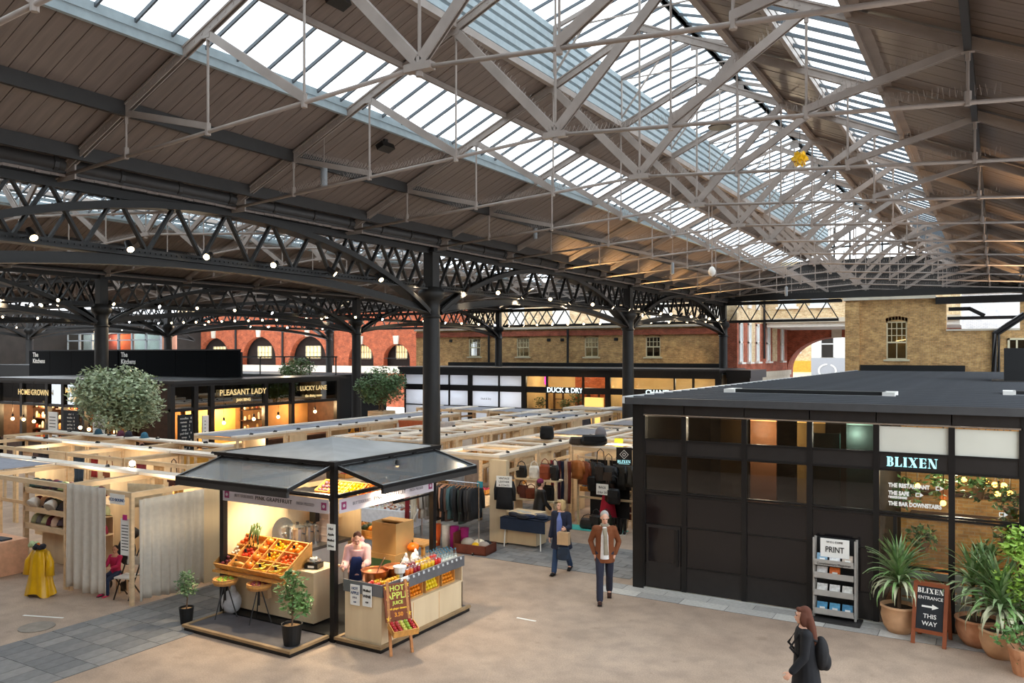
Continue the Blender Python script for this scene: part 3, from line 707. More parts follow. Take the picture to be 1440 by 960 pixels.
# --- street outside the gable
GR = ob('ground_outside', MB().bx(-40, 40, 54, 140, -.35, -.02), mat('asphalt', '77726d', .9, 0, .15)); tag(GR, 'grey street surface outside the open gable', 'street', kind='structure')
BL = thing('street_building', 'red and yellow brick street building with tall white windows left of the archway', 'building', (0, 0, 0))
ob('brick_face', MB().bx(-14.8, -14.0, 51.3, 66, 3.6, 7.0), M_RB, BL); ob('upper_face', MB().bx(-14.8, -14.02, 51.3, 66, 7.0, 11.2), M_PB, BL)
ob('pier', MB().bx(-14.02, -13.97, 54.6, 55.6, 4.4, 7), M_PB, BL); ob('pier', MB().bx(-14.02, -13.97, 60.5, 62, 4.4, 7), M_PB, BL)
ob('cornice', MB().bx(-14.8, -13.8, 51.2, 66, 3.35, 3.7).bx(-14.8, -13.9, 51.2, 66, 2.9, 3.35), M_STONE, BL)
ob('shop_front', MB().bx(-14.8, -14.1, 51.3, 66, 0, 2.9), M_DARKIN, BL)
for k in range(5): ob('shop_pilaster', MB().bx(-14.1, -13.85, 51.6+3.3*k, 52.1+3.3*k, 0, 2.95), M_STONE, BL)
for k in range(4):
    ob('shop_pane', MB().bx(-14.1, -14.05, 52.2+3.3*k, 54.8+3.3*k, .5, 2.7), M_PANE, BL)
for y, wd_ in ((52.0, .7), (54.1, .7), (56.2, .7), (59.2, .9), (63.5, .9)):
    g = ob('tall_window', MB().bx(-14.0, -13.9, y-wd_/2, y-wd_/2+.09, 4.4, 6.9).bx(-14.0, -13.9, y+wd_/2-.09, y+wd_/2, 4.4, 6.9).bx(-14.0, -13.9, y-wd_/2, y+wd_/2, 5.6, 5.72).bx(-14, -13.9, y-wd_/2, y+wd_/2, 6.8, 6.95).bx(-14, -13.75, y-wd_/2-.15, y+wd_/2+.15, 4.28, 4.4), M_WHITE, BL)
    ob('pane', MB().bx(-13.99, -13.96, y-wd_/2+.09, y+wd_/2-.09, 4.45, 6.8), mat('sky_pane', 'dfe6ea', .2, 0, .05), g)
    ob('tall_window', MB().bx(-14.0, -13.9, y-wd_/2, y+wd_/2, 7.9, 9.8), M_WHITE, BL)
ob('downpipe', MB().tube([(-13.85, 57.6, 4.6), (-13.85, 57.6, 11)], .08, 8), M_IRON, BL)
BR = thing('bridge_building', 'building bridging the street over a red brick arch with a white soffit', 'building', (0, 0, 0))
ob('upper_face', MB().bx(-13.95, -2, 58, 66, 7.35, 11.2), M_PB, BR)
ob('soffit', MB().bx(-13.7, -2, 57.7, 66, 6.75, 7.05), M_WHITE, BR); ob('ledge', MB().bx(-13.7, -2, 57.5, 58.0, 7.05, 7.35), M_STONE, BR)
for x in (-12.4, -10.3, -7.9):
    g = ob('upper_window', MB().bx(x-.75, x+.75, 57.85, 58, 8.0, 8.15).bx(x-.6, x-.5, 57.9, 58, 8.1, 9.9).bx(x+.5, x+.6, 57.9, 58, 8.1, 9.9).bx(x-.6, x+.6, 57.9, 58, 9.0, 9.1).bx(x-.6, x+.6, 57.9, 58, 9.85, 9.95), M_WHITE, BR)
    ob('pane', MB().bx(x-.5, x+.5, 57.96, 57.99, 8.15, 9.85), MATS['sky_pane'], g)
b = MB(); N = 20; cx, rx, rz_ = -10.4, 3.58, 2.45
pts = [(cx-rx*math.cos(PI*k/N), 3.75+rz_*math.sin(PI*k/N)) for k in range(N+1)]
for (a, za), (c, zc) in zip(pts, pts[1:]):
    b.add([(a, 65.5, za), (c, 65.5, zc), (c, 65.5, 6.8), (a, 65.5, 6.8), (a, 67.5, za), (c, 67.5, zc), (c, 67.5, 6.8), (a, 67.5, 6.8)], [(0,1,2,3),(7,6,5,4),(0,4,5,1),(1,5,6,2),(2,6,7,3),(3,7,4,0)])
b.bx(-14, cx-rx, 65.5, 67.5, 0, 6.8).bx(cx+rx, -2, 65.5, 67.5, 0, 6.8)
ob('brick_arch', b, M_RB, BR); ob('keystone', MB().bx(-10.75, -10.05, 65.35, 65.5, 6.15, 6.8), M_STONE, BR)
t = thing('white_house', 'white rendered house with one dark window seen through the archway', 'building', (0, 0, 0))
ob('render_face', MB().bx(-16.4, 2, 88, 90, 0, 12), M_WHITE, t); ob('dark_window', MB().bx(-15.5, -14.2, 87.9, 88, 4.6, 6.9), M_DARKIN, t)
ob('window_bar', MB().bx(-15.5, -14.2, 87.85, 87.9, 5.9, 6.0).bx(-15.55, -15.42, 87.85, 87.95, 4.6, 6.9).bx(-14.28, -14.15, 87.85, 87.95, 4.6, 6.9), M_WHITE, t)
o = ob('grey_hoarding', MB().bx(-15.7, 2, 84, 84.2, 0, 4.55), mat('hoarding_grey', 'a9abb0', .7, 0, .03)); tag(o, 'grey hoarding with a white ring painted on it beyond the archway', 'hoarding')
ring = MB()
for k in range(32):
    if k in (6, 7, 22): continue
    a, a2 = 2*PI*k/32, 2*PI*(k+1)/32
    ring.add([(r_*1.25*math.cos(q), 83.96, 2.35+r_*math.sin(q)) for q in (a, a2) for r_ in (.56, .7)], [(0, 1, 3, 2)])
ob('ring_mark', ring, M_WHITE, o, loc=(-14.2, 0, .95))
t = thing('yellow_shop', 'small yellow shop below a brick front left of the grey hoarding', 'building', (0, 0, 0))
ob('brick_front', MB().bx(-24, -16.4, 92, 93, 0, 12), M_PB, t); ob('shop_fascia', MB().bx(-24, -16.4, 91.6, 92, 3.0, 4.2), mat('shop_yellow', 'e0a83c', .6), t)
ob('shop_pane', MB().bx(-24, -16.4, 91.8, 92, .4, 3), M_LITIN, t); ob('window', MB().bx(-19.4, -18.2, 91.9, 92, 5.0, 7.4), MATS['sky_pane'], t)
# pale building beyond the side halls, seen through the lattice
o = ob('yellow_street_building', MB().bx(-40, -15.5, 62, 63, 0, 10.5), M_PB); tag(o, 'pale brick building glimpsed above the yellow back wall', 'building')
for k in range(5):
    ob('window', MB().bx(-37+4.4*k, -35.4+4.4*k, 61.9, 62, 7.4, 9.2), M_WHITE, o)
o = ob('red_street_building', MB().bx(-92, -41, 70, 71, 0, 11), M_PB); tag(o, 'pale building behind the red brick arcade', 'building')
for a, nm in ((1, 'nearer'), (2, 'further')):
    xc = XC-NW*a
    o = ob('gable_wall', MB().prism([(xc-h, 8.2), (xc+h, 8.2), (xc+2, 10.9), (xc-2, 10.9)], 50.5, 50.6), M_PURLIN)
    tag(o, 'dark boarded gable closing the %s side hall roof' % nm, 'wall', kind='structure')
# ================================================================ SHOP PAVILION AT THE BACK
M_WARMWALL = mat('warm_shop_wall', 'd8b98a', .8, 0, .15, .8)
SPV = thing('shop_pavilion', 'long black flat-roofed shop pavilion against the yellow brick wall', 'building', (0, 46, 0))
ob('roof', MB().bx(-36.2, -13.4, -.5, 5.0, 3.85, 4.05).bx(-36.2, -15, 5.0, 6.5, 3.85, 4.05).bx(-36.2, -13.4, -.35, 0, 3.5, 3.85), M_BLACK, SPV)
ob('roof_edge', MB().bx(-36.2, -13.4, -.56, -.5, 3.95, 4.02), M_GUTTER, SPV)
ob('roof_upstand', MB().bx(-36.2, -15, 5.6, 6.6, 4.05, 4.3), M_BLACK2, SPV)
mx = [-35.94, -34.07, -32.16, -30.45, -28.18, -26.3, -24.63, -22.09, -20.42, -18.8, -16.2, -15.08, -13.63]
for x in mx:
    wide = x in (-30.45, -26.3, -20.42, -13.63)
    ob('mullion', MB().bx(x-(.17 if wide else .05), x+(.17 if wide else .05), -.06, .1, 0, 3.5), M_BLACK, SPV)
ob('transom', MB().bx(-35.94, -13.63, -.03, .1, 2.45, 2.83), M_BLACK, SPV)
ob('transom', MB().bx(-35.94, -13.63, -.03, .08, 1.38, 1.45), M_BLACK, SPV)
SHOP_PLANTS = []
M_BLANK = mat('white_blank_panel', 'e8ecf2', .5, 0, .03, 1)
nt_ = M_BLANK.node_tree; tl_ = nt_.nodes.new('ShaderNodeBsdfTranslucent'); tl_.inputs[0].default_value = (.9, .93, .98, 1); mxx = nt_.nodes.new('ShaderNodeMixShader')
nt_.links.new(nt_.nodes['Principled BSDF'].outputs[0], mxx.inputs[1]); nt_.links.new(tl_.outputs[0], mxx.inputs[2]); nt_.links.new(mxx.outputs[0], nt_.nodes['Material Output'].inputs[0])
for a, b in zip(mx, mx[1:]):
    lit = a > -26.4
    for z0, z1 in ((2.83, 3.5), (1.45, 2.45), (.1, 1.38)):
        if lit: ob('shop_pane', MB().bx(a+.05, b-.05, .02, .04, z0, z1), M_CLEAR, SPV)
        else: ob('white_panel', MB().bx(a+.05, b-.05, .02, .06, z0, z1), M_BLANK, SPV)
ob('shop_back_wall', MB().bx(-26.3, -13.6, 3.5, 3.6, 0, 3.8).bx(-26.32, -26.25, .1, 3.5, 0, 3.8).bx(-20.46, -20.38, .1, 3.5, 0, 3.8).bx(-13.7, -13.62, .1, 3.5, 0, 3.8), M_WARMWALL, SPV)
ob('shop_feature', MB().bx(-24.2, -20.6, 3.2, 3.45, .2, 3.6), M_OB, SPV); ob('shop_ceiling', MB().bx(-26.3, -13.6, .1, 3.6, 3.7, 3.8), M_WHITE, SPV)
text('DUCK & DRY', mat('sign_white_lit', 'e0f8fa', emit=.4), .42, SPV, (-23.35, -.05, 2.64), bold=.012, name='sign_lettering')
text('CHANEL', MATS['sign_white_lit'], .4, SPV, (-17.2, -.05, 2.64), bold=.012, name='sign_lettering')
text('Duck & Dry', M_INK, .16, SPV, (-29.2, .0, 1.95), name='sign_lettering')
for x in (-25, -22.5, -19, -16): light('POINT', (x, 47.6, 3.3), 22, (1, .8, .5), size=.3)
for x in (-34.5, -32, -29.5, -27.4): light('POINT', (x, 47.4, 2.2), 42, (.95, .97, 1), size=.5)  # unseen lamps added behind the blank white panels to brighten them
for k, (x, z) in enumerate(((-25.6, 1.6), (-23.8, 1.5), (-23, 1.9), (-19.2, 1.6), (-17.6, 1.5), (-15.6, 1.6))):
    t = thing('shop_plant', 'bushy plant inside the lit shop windows, %s from the left' % ORD[k], 'plant', (x, 46.9, 0)); ob('pot', MB().lathe([(.12, .0), (.16, 1.3), (.14, 1.3), (.02, 1.28)], 10), M_BLACK2, t); SHOP_PLANTS.append((t, z))
    o = ob('shop_shelf', MB().bx(-.35, .35, 0, .25, 1.9, 1.94).bx(-.35, .35, 0, .25, 2.3, 2.34).bx(-.35, -.31, 0, .25, 0, 2.6).bx(.31, .35, 0, .25, 0, 2.6), M_DARKWOOD, loc=(x+.4, 48.6, 0)); tag(o, 'dark shelf unit inside the lit shop, %s from the left' % ORD[k], 'shelf')
o = ob('neon_squiggle', MB().tube([(-25.0+.1*math.sin(k*1.9), 46.5, 2.95+.035*k) for k in range(16)], .025, 6), mat('pink_neon', 'ff20c0', emit=.7)); tag(o, 'bright pink neon squiggle in the upper shop window', 'neon sign')
o = ob('shop_doorway', MB().bx(-21.9, -20.7, 45.8, 46, 0, 2.25), mat('doorway_glow', 'ffc46a', emit=.32)); tag(o, 'bright warm shop doorway right of the shop sign', 'doorway', kind='structure')
o = ob('side_bay', MB().bx(-13.3, -11.9, 46.4, 50, 3.55, 4.0).bx(-13.3, -12, 46.6, 49.5, 0, 3.55), M_BLACK); tag(o, 'small black flat-roofed kiosk end beside the end column', 'kiosk')
# ================================================================ KITCHENS
M_GOLD = mat('gold_letters', 'e0c488', emit=.22)
M_SLATE = mat('chalkboard', '23262a', .8, 0, .2)
M_FASCIA = glass('fascia_glass', (.3, .33, .35), .16)
M_WARMIN = mat('warm_interior', 'a97a48', .8, 0, .35, 1.2)
M_DARKWOOD = mat('dark_wood', '4b3226', .6, 0, .3, 4)
def kitchen(label, loc, rz, posts, depth, signs, bays):
    t = thing('food_kitchen', label, 'food stall', loc, rz)
    L = posts[-1]
    ob('roof', MB().bx(-.2, L+.2, -.45, depth, 3.72, 3.85), M_BLACK, t)
    ob('top_rail', MB().bx(-.1, L+.1, -.08, .06, 3.6, 3.72).bx(-.1, L+.1, -.08, .06, 2.62, 2.74), M_BLACK, t)
    for x in posts: ob('post', MB().bx(x-.1, x+.1, -.1, .1, 0, 3.6), M_BLACK, t)
    for a, b in zip(posts, posts[1:]): ob('fascia_pane', MB().bx(a+.1, b-.1, -.01, .01, 2.74, 3.6), M_FASCIA, t)
    ob('back_wall', MB().bx(0, L, depth-.1, depth, 0, 3.72), M_WARMIN, t)
    ob('side_wall', MB().bx(-.05, 0, .1, depth, 0, 3.72), M_DARKWOOD, t); ob('side_wall', MB().bx(L, L+.05, .1, depth, 0, 3.72), M_DARKWOOD, t)
    ob('kitchen_ceiling', MB().bx(0, L, .1, depth, 2.9, 2.98), M_DARKIN, t)
    ob('floor_slab', MB().bx(0, L, .1, depth, 0, .03), M_DARKWOOD, t)
    for s, x, z, sz in signs: text(s, M_GOLD, sz, t, (x, -.12, z), bold=.006, name='sign_lettering')
    rr = random.Random(int(loc[0]*10))
    for a, b, kind in bays:
        if kind == 'shelf':
            m = MB()
            for k in range(4): m.bx(a+.15, b-.15, 1.4, 1.8, .9+.48*k, .94+.48*k)
            sh = ob('shelf', m, M_DARKWOOD, t); g = [MB(), MB(), MB()]
            for k in range(4):
                x = a+.25
                while x < b-.3:
                    hh = rr.uniform(.12, .34); q = rr.randrange(3); g[q].lathe([(.055, 0), (.06, hh*.7), (.03, hh)], 6, (x, 1.55, .94+.48*k)); x += rr.uniform(.13, .3)
            for q, c in zip(g, ('c8a060', 'b04a30', 'e0d8c0')): ob('jars', q, mat('jar_'+c, c, .4), sh, kind='stuff')
        if kind in ('counter', 'shelf', 'warm'):
            ob('counter', MB().bx(a+.12, b-.12, -.05, .6, 1.02, 1.1).bx(a+.15, b-.15, .05, .5, 0, 1.02), M_DARKWOOD if kind != 'warm' else M_PLY, t)
        if kind == 'warm': ob('lit_panel', MB().bx(a+.12, b-.12, 1.75, 1.8, .9, 2.6), mat('lit_brass', 'e0ab5a', .5, 0, .2, 1), t)
        if kind == 'menu':
            ob('menu_board', MB().bx(a+.2, b-.2, -.16, -.1, .9, 2.5), M_SLATE, t)
            for k in range(9): text(rr.choice(['pad thai   9', 'bao bun   5', 'noodles   8', 'ramen   10', 'salad   6', 'soup   5']), M_WHITE, .12, t, ((a+b)/2, -.17, 2.35-.15*k), name='menu_lettering')
        if kind == 'white':
            ob('white_menu', MB().bx(a+.25, b-.25, -.16, -.11, .7, 2.4), M_PAPER, t)
            for k in range(10): ob('menu_line', MB().bx(a+.35, b-.4, -.17, -.16, .9+.14*k, .93+.14*k), M_INK, t)
    return t
KL = kitchen('dark framed kitchen row facing the stalls behind the large round tree', (-39.8, 20.7, 0), 0, [0, 1.9, 3.9, 5.1, 6.6, 8.1, 9.5], 4.5,
    [('HOME GROWN', 2.9, 3.2, .34), ('MAD GO', 6.0, 3.35, .32), ('TABLO', 6.0, 2.98, .32)], [(0, 1.9, 'shelf'), (1.9, 3.9, 'shelf'), (3.9, 5.1, 'white'), (5.1, 6.6, 'menu'), (6.6, 8.1, 'counter'), (8.1, 9.5, 'counter')])
KR = kitchen('dark framed kitchen row with gold lettering, running back left of the timber stalls', (-28, 21.0, 0), PI/2, [0, 1.1, 1.9, 4.8, 6.4, 9.4], 2.05,
    [('PLEASANT LADY', 3.5, 3.28, .34), ('JIAN BING', 3.5, 2.95, .17), ('LUCKY LANE', 7.7, 3.3, .3), ('the dining room', 7.7, 2.95, .17)], [(0, 1.1, 'menu'), (1.1, 1.9, 'white'), (1.9, 4.8, 'warm'), (4.8, 6.4, 'shelf'), (6.4, 9.4, 'counter')])
for i, (x, y) in enumerate(((-38.6, 21.6), (-36.5, 21.6), (-33.4, 21.8), (-31.0, 21.8), (-29.0, 23.4), (-29.0, 25.0), (-29.0, 29))): light('POINT', (x, y, 2.3), 48, (1, .66, .33), size=.1)
def pendant(x, y, z, label, top=3.7):
    t = thing('pendant_lamp', label, 'lamp', (x, y, z), 0, 'bare pendant bulbs of the kitchens')
    ob('bulb', MB().ball((0, 0, 0), .075, 10, 8), M_BULB, t, smooth=True); ob('holder', MB().lathe([(.04, .09), (.045, .2), (.015, .23)], 8), M_BLACK, t)
    ob('flex', MB().tube([(0, 0, .22), (0, 0, top-z)], .008, 4), M_BLACK, t)
for i, (x, y, z) in enumerate(((-38.2, 20.4, 2.0), (-37.3, 20.4, 2.0), (-36.5, 20.4, 1.95), (-32.9, 20.3, 1.85), (-32.3, 20.3, 1.8), (-30.6, 20.35, 1.78))):
    pendant(x, y, z, 'bare glowing pendant bulb at the left kitchen row, %s from its left end' % ORD[i])
for i, (y, z) in enumerate(((23.3, 2.05), (24.9, 2.1), (26.3, 2.1), (28.6, 2.2))):
    pendant(-27.7, y, z, 'bare glowing pendant bulb at the gold-lettered kitchen row, %s from its near end' % ORD[i])
# upper hoarding of the kitchens
for x0, x1, lab, tx in ((-47, -38.9, 'left black hoarding panel above the kitchens with white lettering at its left edge', -46.6), (-38.8, -29.9, 'right black hoarding panel above the kitchens with white lettering', -38.6)):
    t = thing('black_hoarding', lab, 'hoarding', (x0, 26, 0))
    n = 4
    for k in range(n): ob('hoarding_panel', MB().bx((x1-x0)*k/n+.01, (x1-x0)*(k+1)/n-.01, 0, .12, 3.2, 5.08), mat('hoarding_black', '0a0d10', .8, 0, .1, spec=.1), t)
    for k in range(5): ob('hoarding_post', MB().bx((x1-x0-.1)*k/4, (x1-x0-.1)*k/4+.1, .12, .22, 0, 5.0), M_BLACK, t)
    ob('hoarding_rail', MB().bx(0, x1-x0, -.02, .14, 5.08, 5.14), M_BLACK, t)
    for z, s in ((4.87, 'The'), (4.52, 'Kitchens')): text(s, M_PAPER, .34, t, (tx-x0, -.02, z), align='LEFT', bold=.008, name='sign_lettering')
t = thing('bar_counter', 'long bar counter with a dark top and warm lit front below the big tree', 'counter', (-27.15, 19.2, 0), PI/2)
ob('counter_top', MB().bx(-.1, 2.9, -.4, .3, 1.06, 1.14), M_BLACK, t); ob('counter_front', MB().bx(0, 2.8, -.3, .2, 0, 1.06), mat('amber_front', 'd9a040', .6, 0, .1), t)
o = thing('poster_board', 'white poster fixed to the column behind the large tree', 'poster', (-30.55, 19.62, 1.2), PI*.02)
ob('sheet', MB().bx(-.35, .35, -.02, 0, 0, 1.3), M_PAPER, o); text('MARKET', M_INK, .2, o, (0, -.025, 1.1), name='lettering'); text('GUIDE', M_INK, .2, o, (0, -.025, .85), name='lettering')
o = ob('side_shops', MB().bx(-60, -48, 30, 36, 0, 4.2).bx(-60, -36, 38, 44, 0, 3.6), M_BLACK2); tag(o, 'dark flat-roofed kitchen blocks in the far left of the market', 'building')
f = MB()
for k in range(40): f.bx(-48+.5*k, -47.97+.5*k, 29.5, 29.53, 3.9, 4.9)
# glass balustrade on the kitchen roofs
t = thing('roof_balustrade', 'thin dark rail along the kitchen roofs before the red arches', 'railing', (0, 0, 0))
for k in range(6): ob('baluster', MB().bx(-46+2.2*k-.03, -46+2.2*k+.03, 37.9, 37.96, 3.6, 4.75), M_IRON, t)
ob('rail', MB().bx(-46, -34.9, 37.9, 37.96, 4.7, 4.78), M_IRON, t)
# ================================================================ TIMBER STALLS
STALLS = {}
def stall_template(w, d, axis, roof, panel, table):
    key = (w, d, axis, roof, panel, table)
    if key in STALLS: return STALLS[key]
    t = thing('market_stall', 'pale timber market stall', 'stall', (0, 0, -50), 0, 'timber market stalls')
    H = 2.2; p = .035
    for x in (p, w-p):
        for y in (p, d-p): ob('post', MB().bx(x-p, x+p, y-p, y+p, 0, H-.1), M_PINE, t)
    for y in (p, d-p): ob('beam', MB().bx(0, w, y-p, y+p, H-.1, H), M_PINE, t)
    for x in (p, w-p): ob('beam', MB().bx(x-p, x+p, 2*p, d-2*p, H-.1, H), M_PINE, t)
    if axis == 'x':
        ob('top_plank', MB().bx(0, w, d-.36, d, H, H+.06), M_PLANK, t)
        if panel == 0: ob('partial_panel', MB().bx(w*.55, w-.07, d-.06, d-.04, .3, H-.1), M_PLY, t); ob('side_rail', MB().bx(.07, w-.07, d-.05, d-.02, 1.0, 1.09), M_PINE, t)
    else:
        ob('top_plank', MB().bx(w-.3, w, 0, d, H, H+.06), M_PLANK, t); ob('top_plank', MB().bx(0, .2, 0, d, H, H+.06), M_PLANK, t)
        for z in (1.75, 1.0): ob('side_rail', MB().bx(w-.05, w-.02, .07, d-.07, z, z+.09), M_PINE, t)
    if axis == 'y' and not roof: ob('cross_plank', MB().bx(.2, w-.3, d*.5-.1, d*.5+.1, H, H+.05), M_PLANK, t); ob('cross_plank', MB().bx(.2, w-.3, .02, .2, H, H+.05), M_PLANK, t)
    if panel:
        if axis == 'x': ob('back_panel', MB().bx(.07, w-.07, d-.06, d-.04, .1, H-.1), M_PLY, t)
        else: ob('back_panel', MB().bx(w-.075, w-.05, d*.1, d*.48, .05, H-.1), M_PLY, t)
        if panel == 2: ob('side_panel', MB().bx(.02, .62, d-.05, d-.02, .6, H-.1) if axis == 'x' else MB().bx(.07, w*.5, .01, .03, .5, H-.1), M_PLY, t)
    if table:
        if axis == 'x': ob('counter', MB().bx(.07, w-.07, .25, d-.5, .82, .87), M_PINE, t)
        else: ob('counter', MB().bx(.15, w-.5, .1, d-.1, .82, .87), M_PINE, t)
    if roof:
        n = 6; vs = []; x1 = w-.3 if axis == 'y' else w; y1 = d if axis == 'y' else d-.36
        for j in range(n+1):
            for i in range(n+1):
                u, v = i/n, j/n; vs.append((.03+(x1-.06)*u, .03+(y1-.06)*v, H+.03-.07*math.sin(PI*u)*math.sin(PI*v)))
        fs = [(j*(n+1)+i, j*(n+1)+i+1, (j+1)*(n+1)+i+1, (j+1)*(n+1)+i) for j in range(n) for i in range(n)]
        o = ob('roof_cloth', MB().add(vs, fs), M_GREYCLOTH, t, smooth=True); o.modifiers.new('thick', 'SOLIDIFY').thickness = .008
    STALLS[key] = t
    return t
def stall(x0, y0, w, d, axis, roof, panel, table, label):
    return dup(stall_template(w, d, axis, roof, panel, table), (x0, y0, 0), label=label)
# strips running back from the transverse paving
STRIPS = [('kitchen-side strip', -23.1, 2.1, 18.2, 6), ('left middle strip', -18.6, 1.65, 19.9, 7), ('right middle strip', -16.93, 1.65, 20.2, 7),
          ('column-side strip', -13.2, 2.0, 18.3, 7), ('restaurant-side strip', -10.75, 1.95, 21.6, 6)]
DD = 2.12
rs = random.Random(11)
for si, (nm, x, w, ys, n) in enumerate(STRIPS):
    for k in range(n):
        roof = (si == 0) or (si in (3, 4) and k in (3, 5)) or (si in (1, 2) and k == 5)
        stall(x, ys+DD*k, w, DD-.02, 'y', roof, [1, 0, 0, 2][rs.randrange(4)] if k else 0, rs.random() < .75,
              '%stimber stall, %s from the front in the %s' % ('grey cloth roofed ' if roof else 'open topped ', ORD[k], nm))
rows = [('front left row', 9.98, 1.98, [(-22.95, 3.1, 1, 0), (-19.8, 3.1, 0, 0), (-16.6, 2.1, 0, 0)]),
        ('second left row', 13.2, 1.75, [(-19.5, 2.5, 0, 0), (-22.05, 2.5, 0, 1), (-24.6, 2.5, 0, 0), (-27.15, 2.5, 0, 0)]),
        ('third left row', 15.0, 1.6, [(-21.6, 2.3, 0, 0), (-23.95, 2.3, 0, 0), (-26.3, 2.3, 0, 1), (-28.65, 2.3, 0, 0)])]
for nm, y, d, L in rows:
    for k, (x, w, rf, pn) in enumerate(L):
        if nm.startswith('front'): lab = ['grey roofed timber stall cut by the left picture edge', 'open timber stall with shelves of hats at the left', 'timber stall with linen curtains left of the fruit kiosk'][k]
        else: lab = 'open timber stall, %s from the paved band in the %s' % (ORD[k], nm)
        stall(x, y, w, d, 'x', rf, pn, k == 1 and nm.startswith('second'), lab)
# extra far stalls near the shops
for k in range(4):
    stall(-18.6+2.15*k, 36.4, 2.1, 2.1, 'y', k in (1, 2), 1, False, '%s timber stall from the left in the far row below the shop sign' % ORD[k])
for k in range(3): stall(-25.1+2.15*k, 33.0, 2.1, 2.1, 'y', True, 1, False, '%s grey roofed stall from the left before the blank white shop panels' % ORD[k])
# clamp lamps on the planks
clamp_t = None
def clamp(x, y, lab, lit=False):
    t = thing('clamp_lamp', lab, 'lamp', (x, y, 2.2), rs.uniform(0, 6.28), 'clip-on lamps on the stall tops')
    ob('clip', MB().bx(-.02, .02, -.02, .02, 0, .09), M_BLACK, t); ob('lamp_head', MB().tube([(0, 0, .1), (.1, 0, .07)], [.025, .045], 8), M_BLACK, t)
    if lit: ob('lens', MB().tube([(.1, 0, .07), (.11, 0, .068)], [.04, .04], 8), M_SPOT, t)
k = 0
for si, (nm, x, w, ys, n) in enumerate(STRIPS):
    for q in range(n):
        for u in (.3, .8):
            if rs.random() < .8:
                clamp(x+w-.12-.06*rs.random(), ys+DD*(q+u), 'small black clip-on lamp on the %s, %s stall from front, %s end' % (nm, ORD[q], 'near' if u < .5 else 'far'))
for nm, y, d, L in rows:
    for q, (x, w, rf, pn) in enumerate(L):
        clamp(x+w*.6, y+d-.2, 'small black clip-on lamp on the %s, %s stall from the paved band' % (nm, ORD[q]))
t = thing('flood_lamp', 'bright white lamp shining on the plank above the hat stall', 'lamp', (-17.4, 12.0, 2.27)); ob('lens', MB().ball((0, 0, .08), .07, 8, 6), mat('flood_white', 'fff6e8', emit=8), t); ob('lamp_base', MB().bx(-.05, .05, -.04, .04, 0, .03), M_BLACK, t)
t = thing('flood_lamp', 'bright lamp glowing among the leather bags by the grey beanie', 'lamp', (-10.3, 21.9, 2.27)); ob('lens', MB().ball((0, 0, .06), .06, 8, 6), MATS['flood_white'], t); ob('lamp_base', MB().bx(-.05, .05, -.04, .04, 0, .03), M_BLACK, t)
for x, y in ((-15.5, 11.2), (-18.3, 11.2), (-21, 11.2), (-21, 14), (-24, 14), (-12.2, 19.3), (-9.8, 22.4), (-17, 21), (-17, 25), (-12.2, 24), (-9.6, 26), (-22, 20)): light('POINT', (x, y, 2.05), 9, (1, .84, .62), size=.08)
# ---------------------------------------------------------------- goods
CL = {}
def cloth(c, rough=.85): return mat('cloth_'+c, c, rough, 0, .12, 9)
def hat_mesh():
    m = MB().lathe([(.1, 0), (.115, .02), (.112, .06), (.1, .11), (.07, .155), (.03, .175), (0.001, .178)], 12); return m.mesh('hat', True)
HM = hat_mesh(); BRIM = MB().lathe([(.09, -.002), (.15, .0), (.155, .012), (.1, .02)], 14).mesh('brim', True)
POM = MB().lathe([(.112, .0), (.121, .0), (.121, .045), (.112, .05)], 12).mesh('band', True)
def hat(x, y, z, c, nm, place, tilt=0, brim=False):
    t = thing('hat', '%s %s' % (nm, place), 'hat', (x, y, z), rs.uniform(0, 6), 'hats on the hat stall shelves')
    t.rotation_euler = (tilt, 0, rs.uniform(-.4, .4)); t.scale = (1.15, 1.15, 1.2)
    a = HM.copy(); o = ob('crown', a, cloth(c), t)
    b = (BRIM if brim else POM).copy(); ob('brim' if brim else 'cuff', b, cloth(c), t)
hs = [('2f4a44', 'dark green knitted hat'), ('8d9a6a', 'sage green knitted hat'), ('b8bb8f', 'pale green knitted hat'), ('4a5450', 'slate grey knitted hat'), ('8c2440', 'raspberry red knitted hat'), ('5a1a2c', 'burgundy knitted hat'),
      ('3a3436', 'charcoal felt hat'), ('c9a088', 'peach straw hat'), ('d8b8a0', 'cream straw hat'), ('48182a', 'wine coloured felt hat'), ('a3a67e', 'olive cloth cap'), ('51424a', 'plum grey cap'), ('262a38', 'navy knitted hat'), ('6e6a66', 'grey tweed cap')]
SHX = -19.6
sf = thing('hat_shelf', 'timber shelf unit stacked with hats inside the open stall', 'shelf', (-19.6, 10.75, 0))
for z in (.95, 1.35, 1.78): ob('shelf', MB().bx(0, 2.75, 0, .4, z-.04, z), M_PINE, sf); ob('front_rail', MB().bx(0, 2.75, -.03, 0, z-.1, z+.02), M_PINE, sf)
for x in (0, 2.7): ob('upright', MB().bx(x-.04, x+.04, -.03, .07, 0, 1.9), M_PINE, sf)
ob('back_panel', MB().bx(0, 2.75, .4, .42, 0, 1.3), M_PLY, sf)
for lv, (z, n) in enumerate(((1.78, 12), (1.35, 12), (.95, 13))):
    for k in range(n):
        c, nm = hs[(k*3+lv*5) % len(hs)]
        hat(-19.45+2.5*k/(n-1), 10.95+rs.uniform(-.05, .05), z+.01, c, nm, 'on the %s shelf of the hat stall, %s from left' % (['top', 'middle', 'bottom'][lv], ORD[k]), rs.uniform(-.35, .1), lv == 1)
for x in (-19.2, -18.5): hat(x, 10.68, 1.42, 'd8d4cc', 'white and navy ear muff hat', 'hung on the %s end of the hat stall rail' % ('left' if x < -19 else 'inner'), -.9)
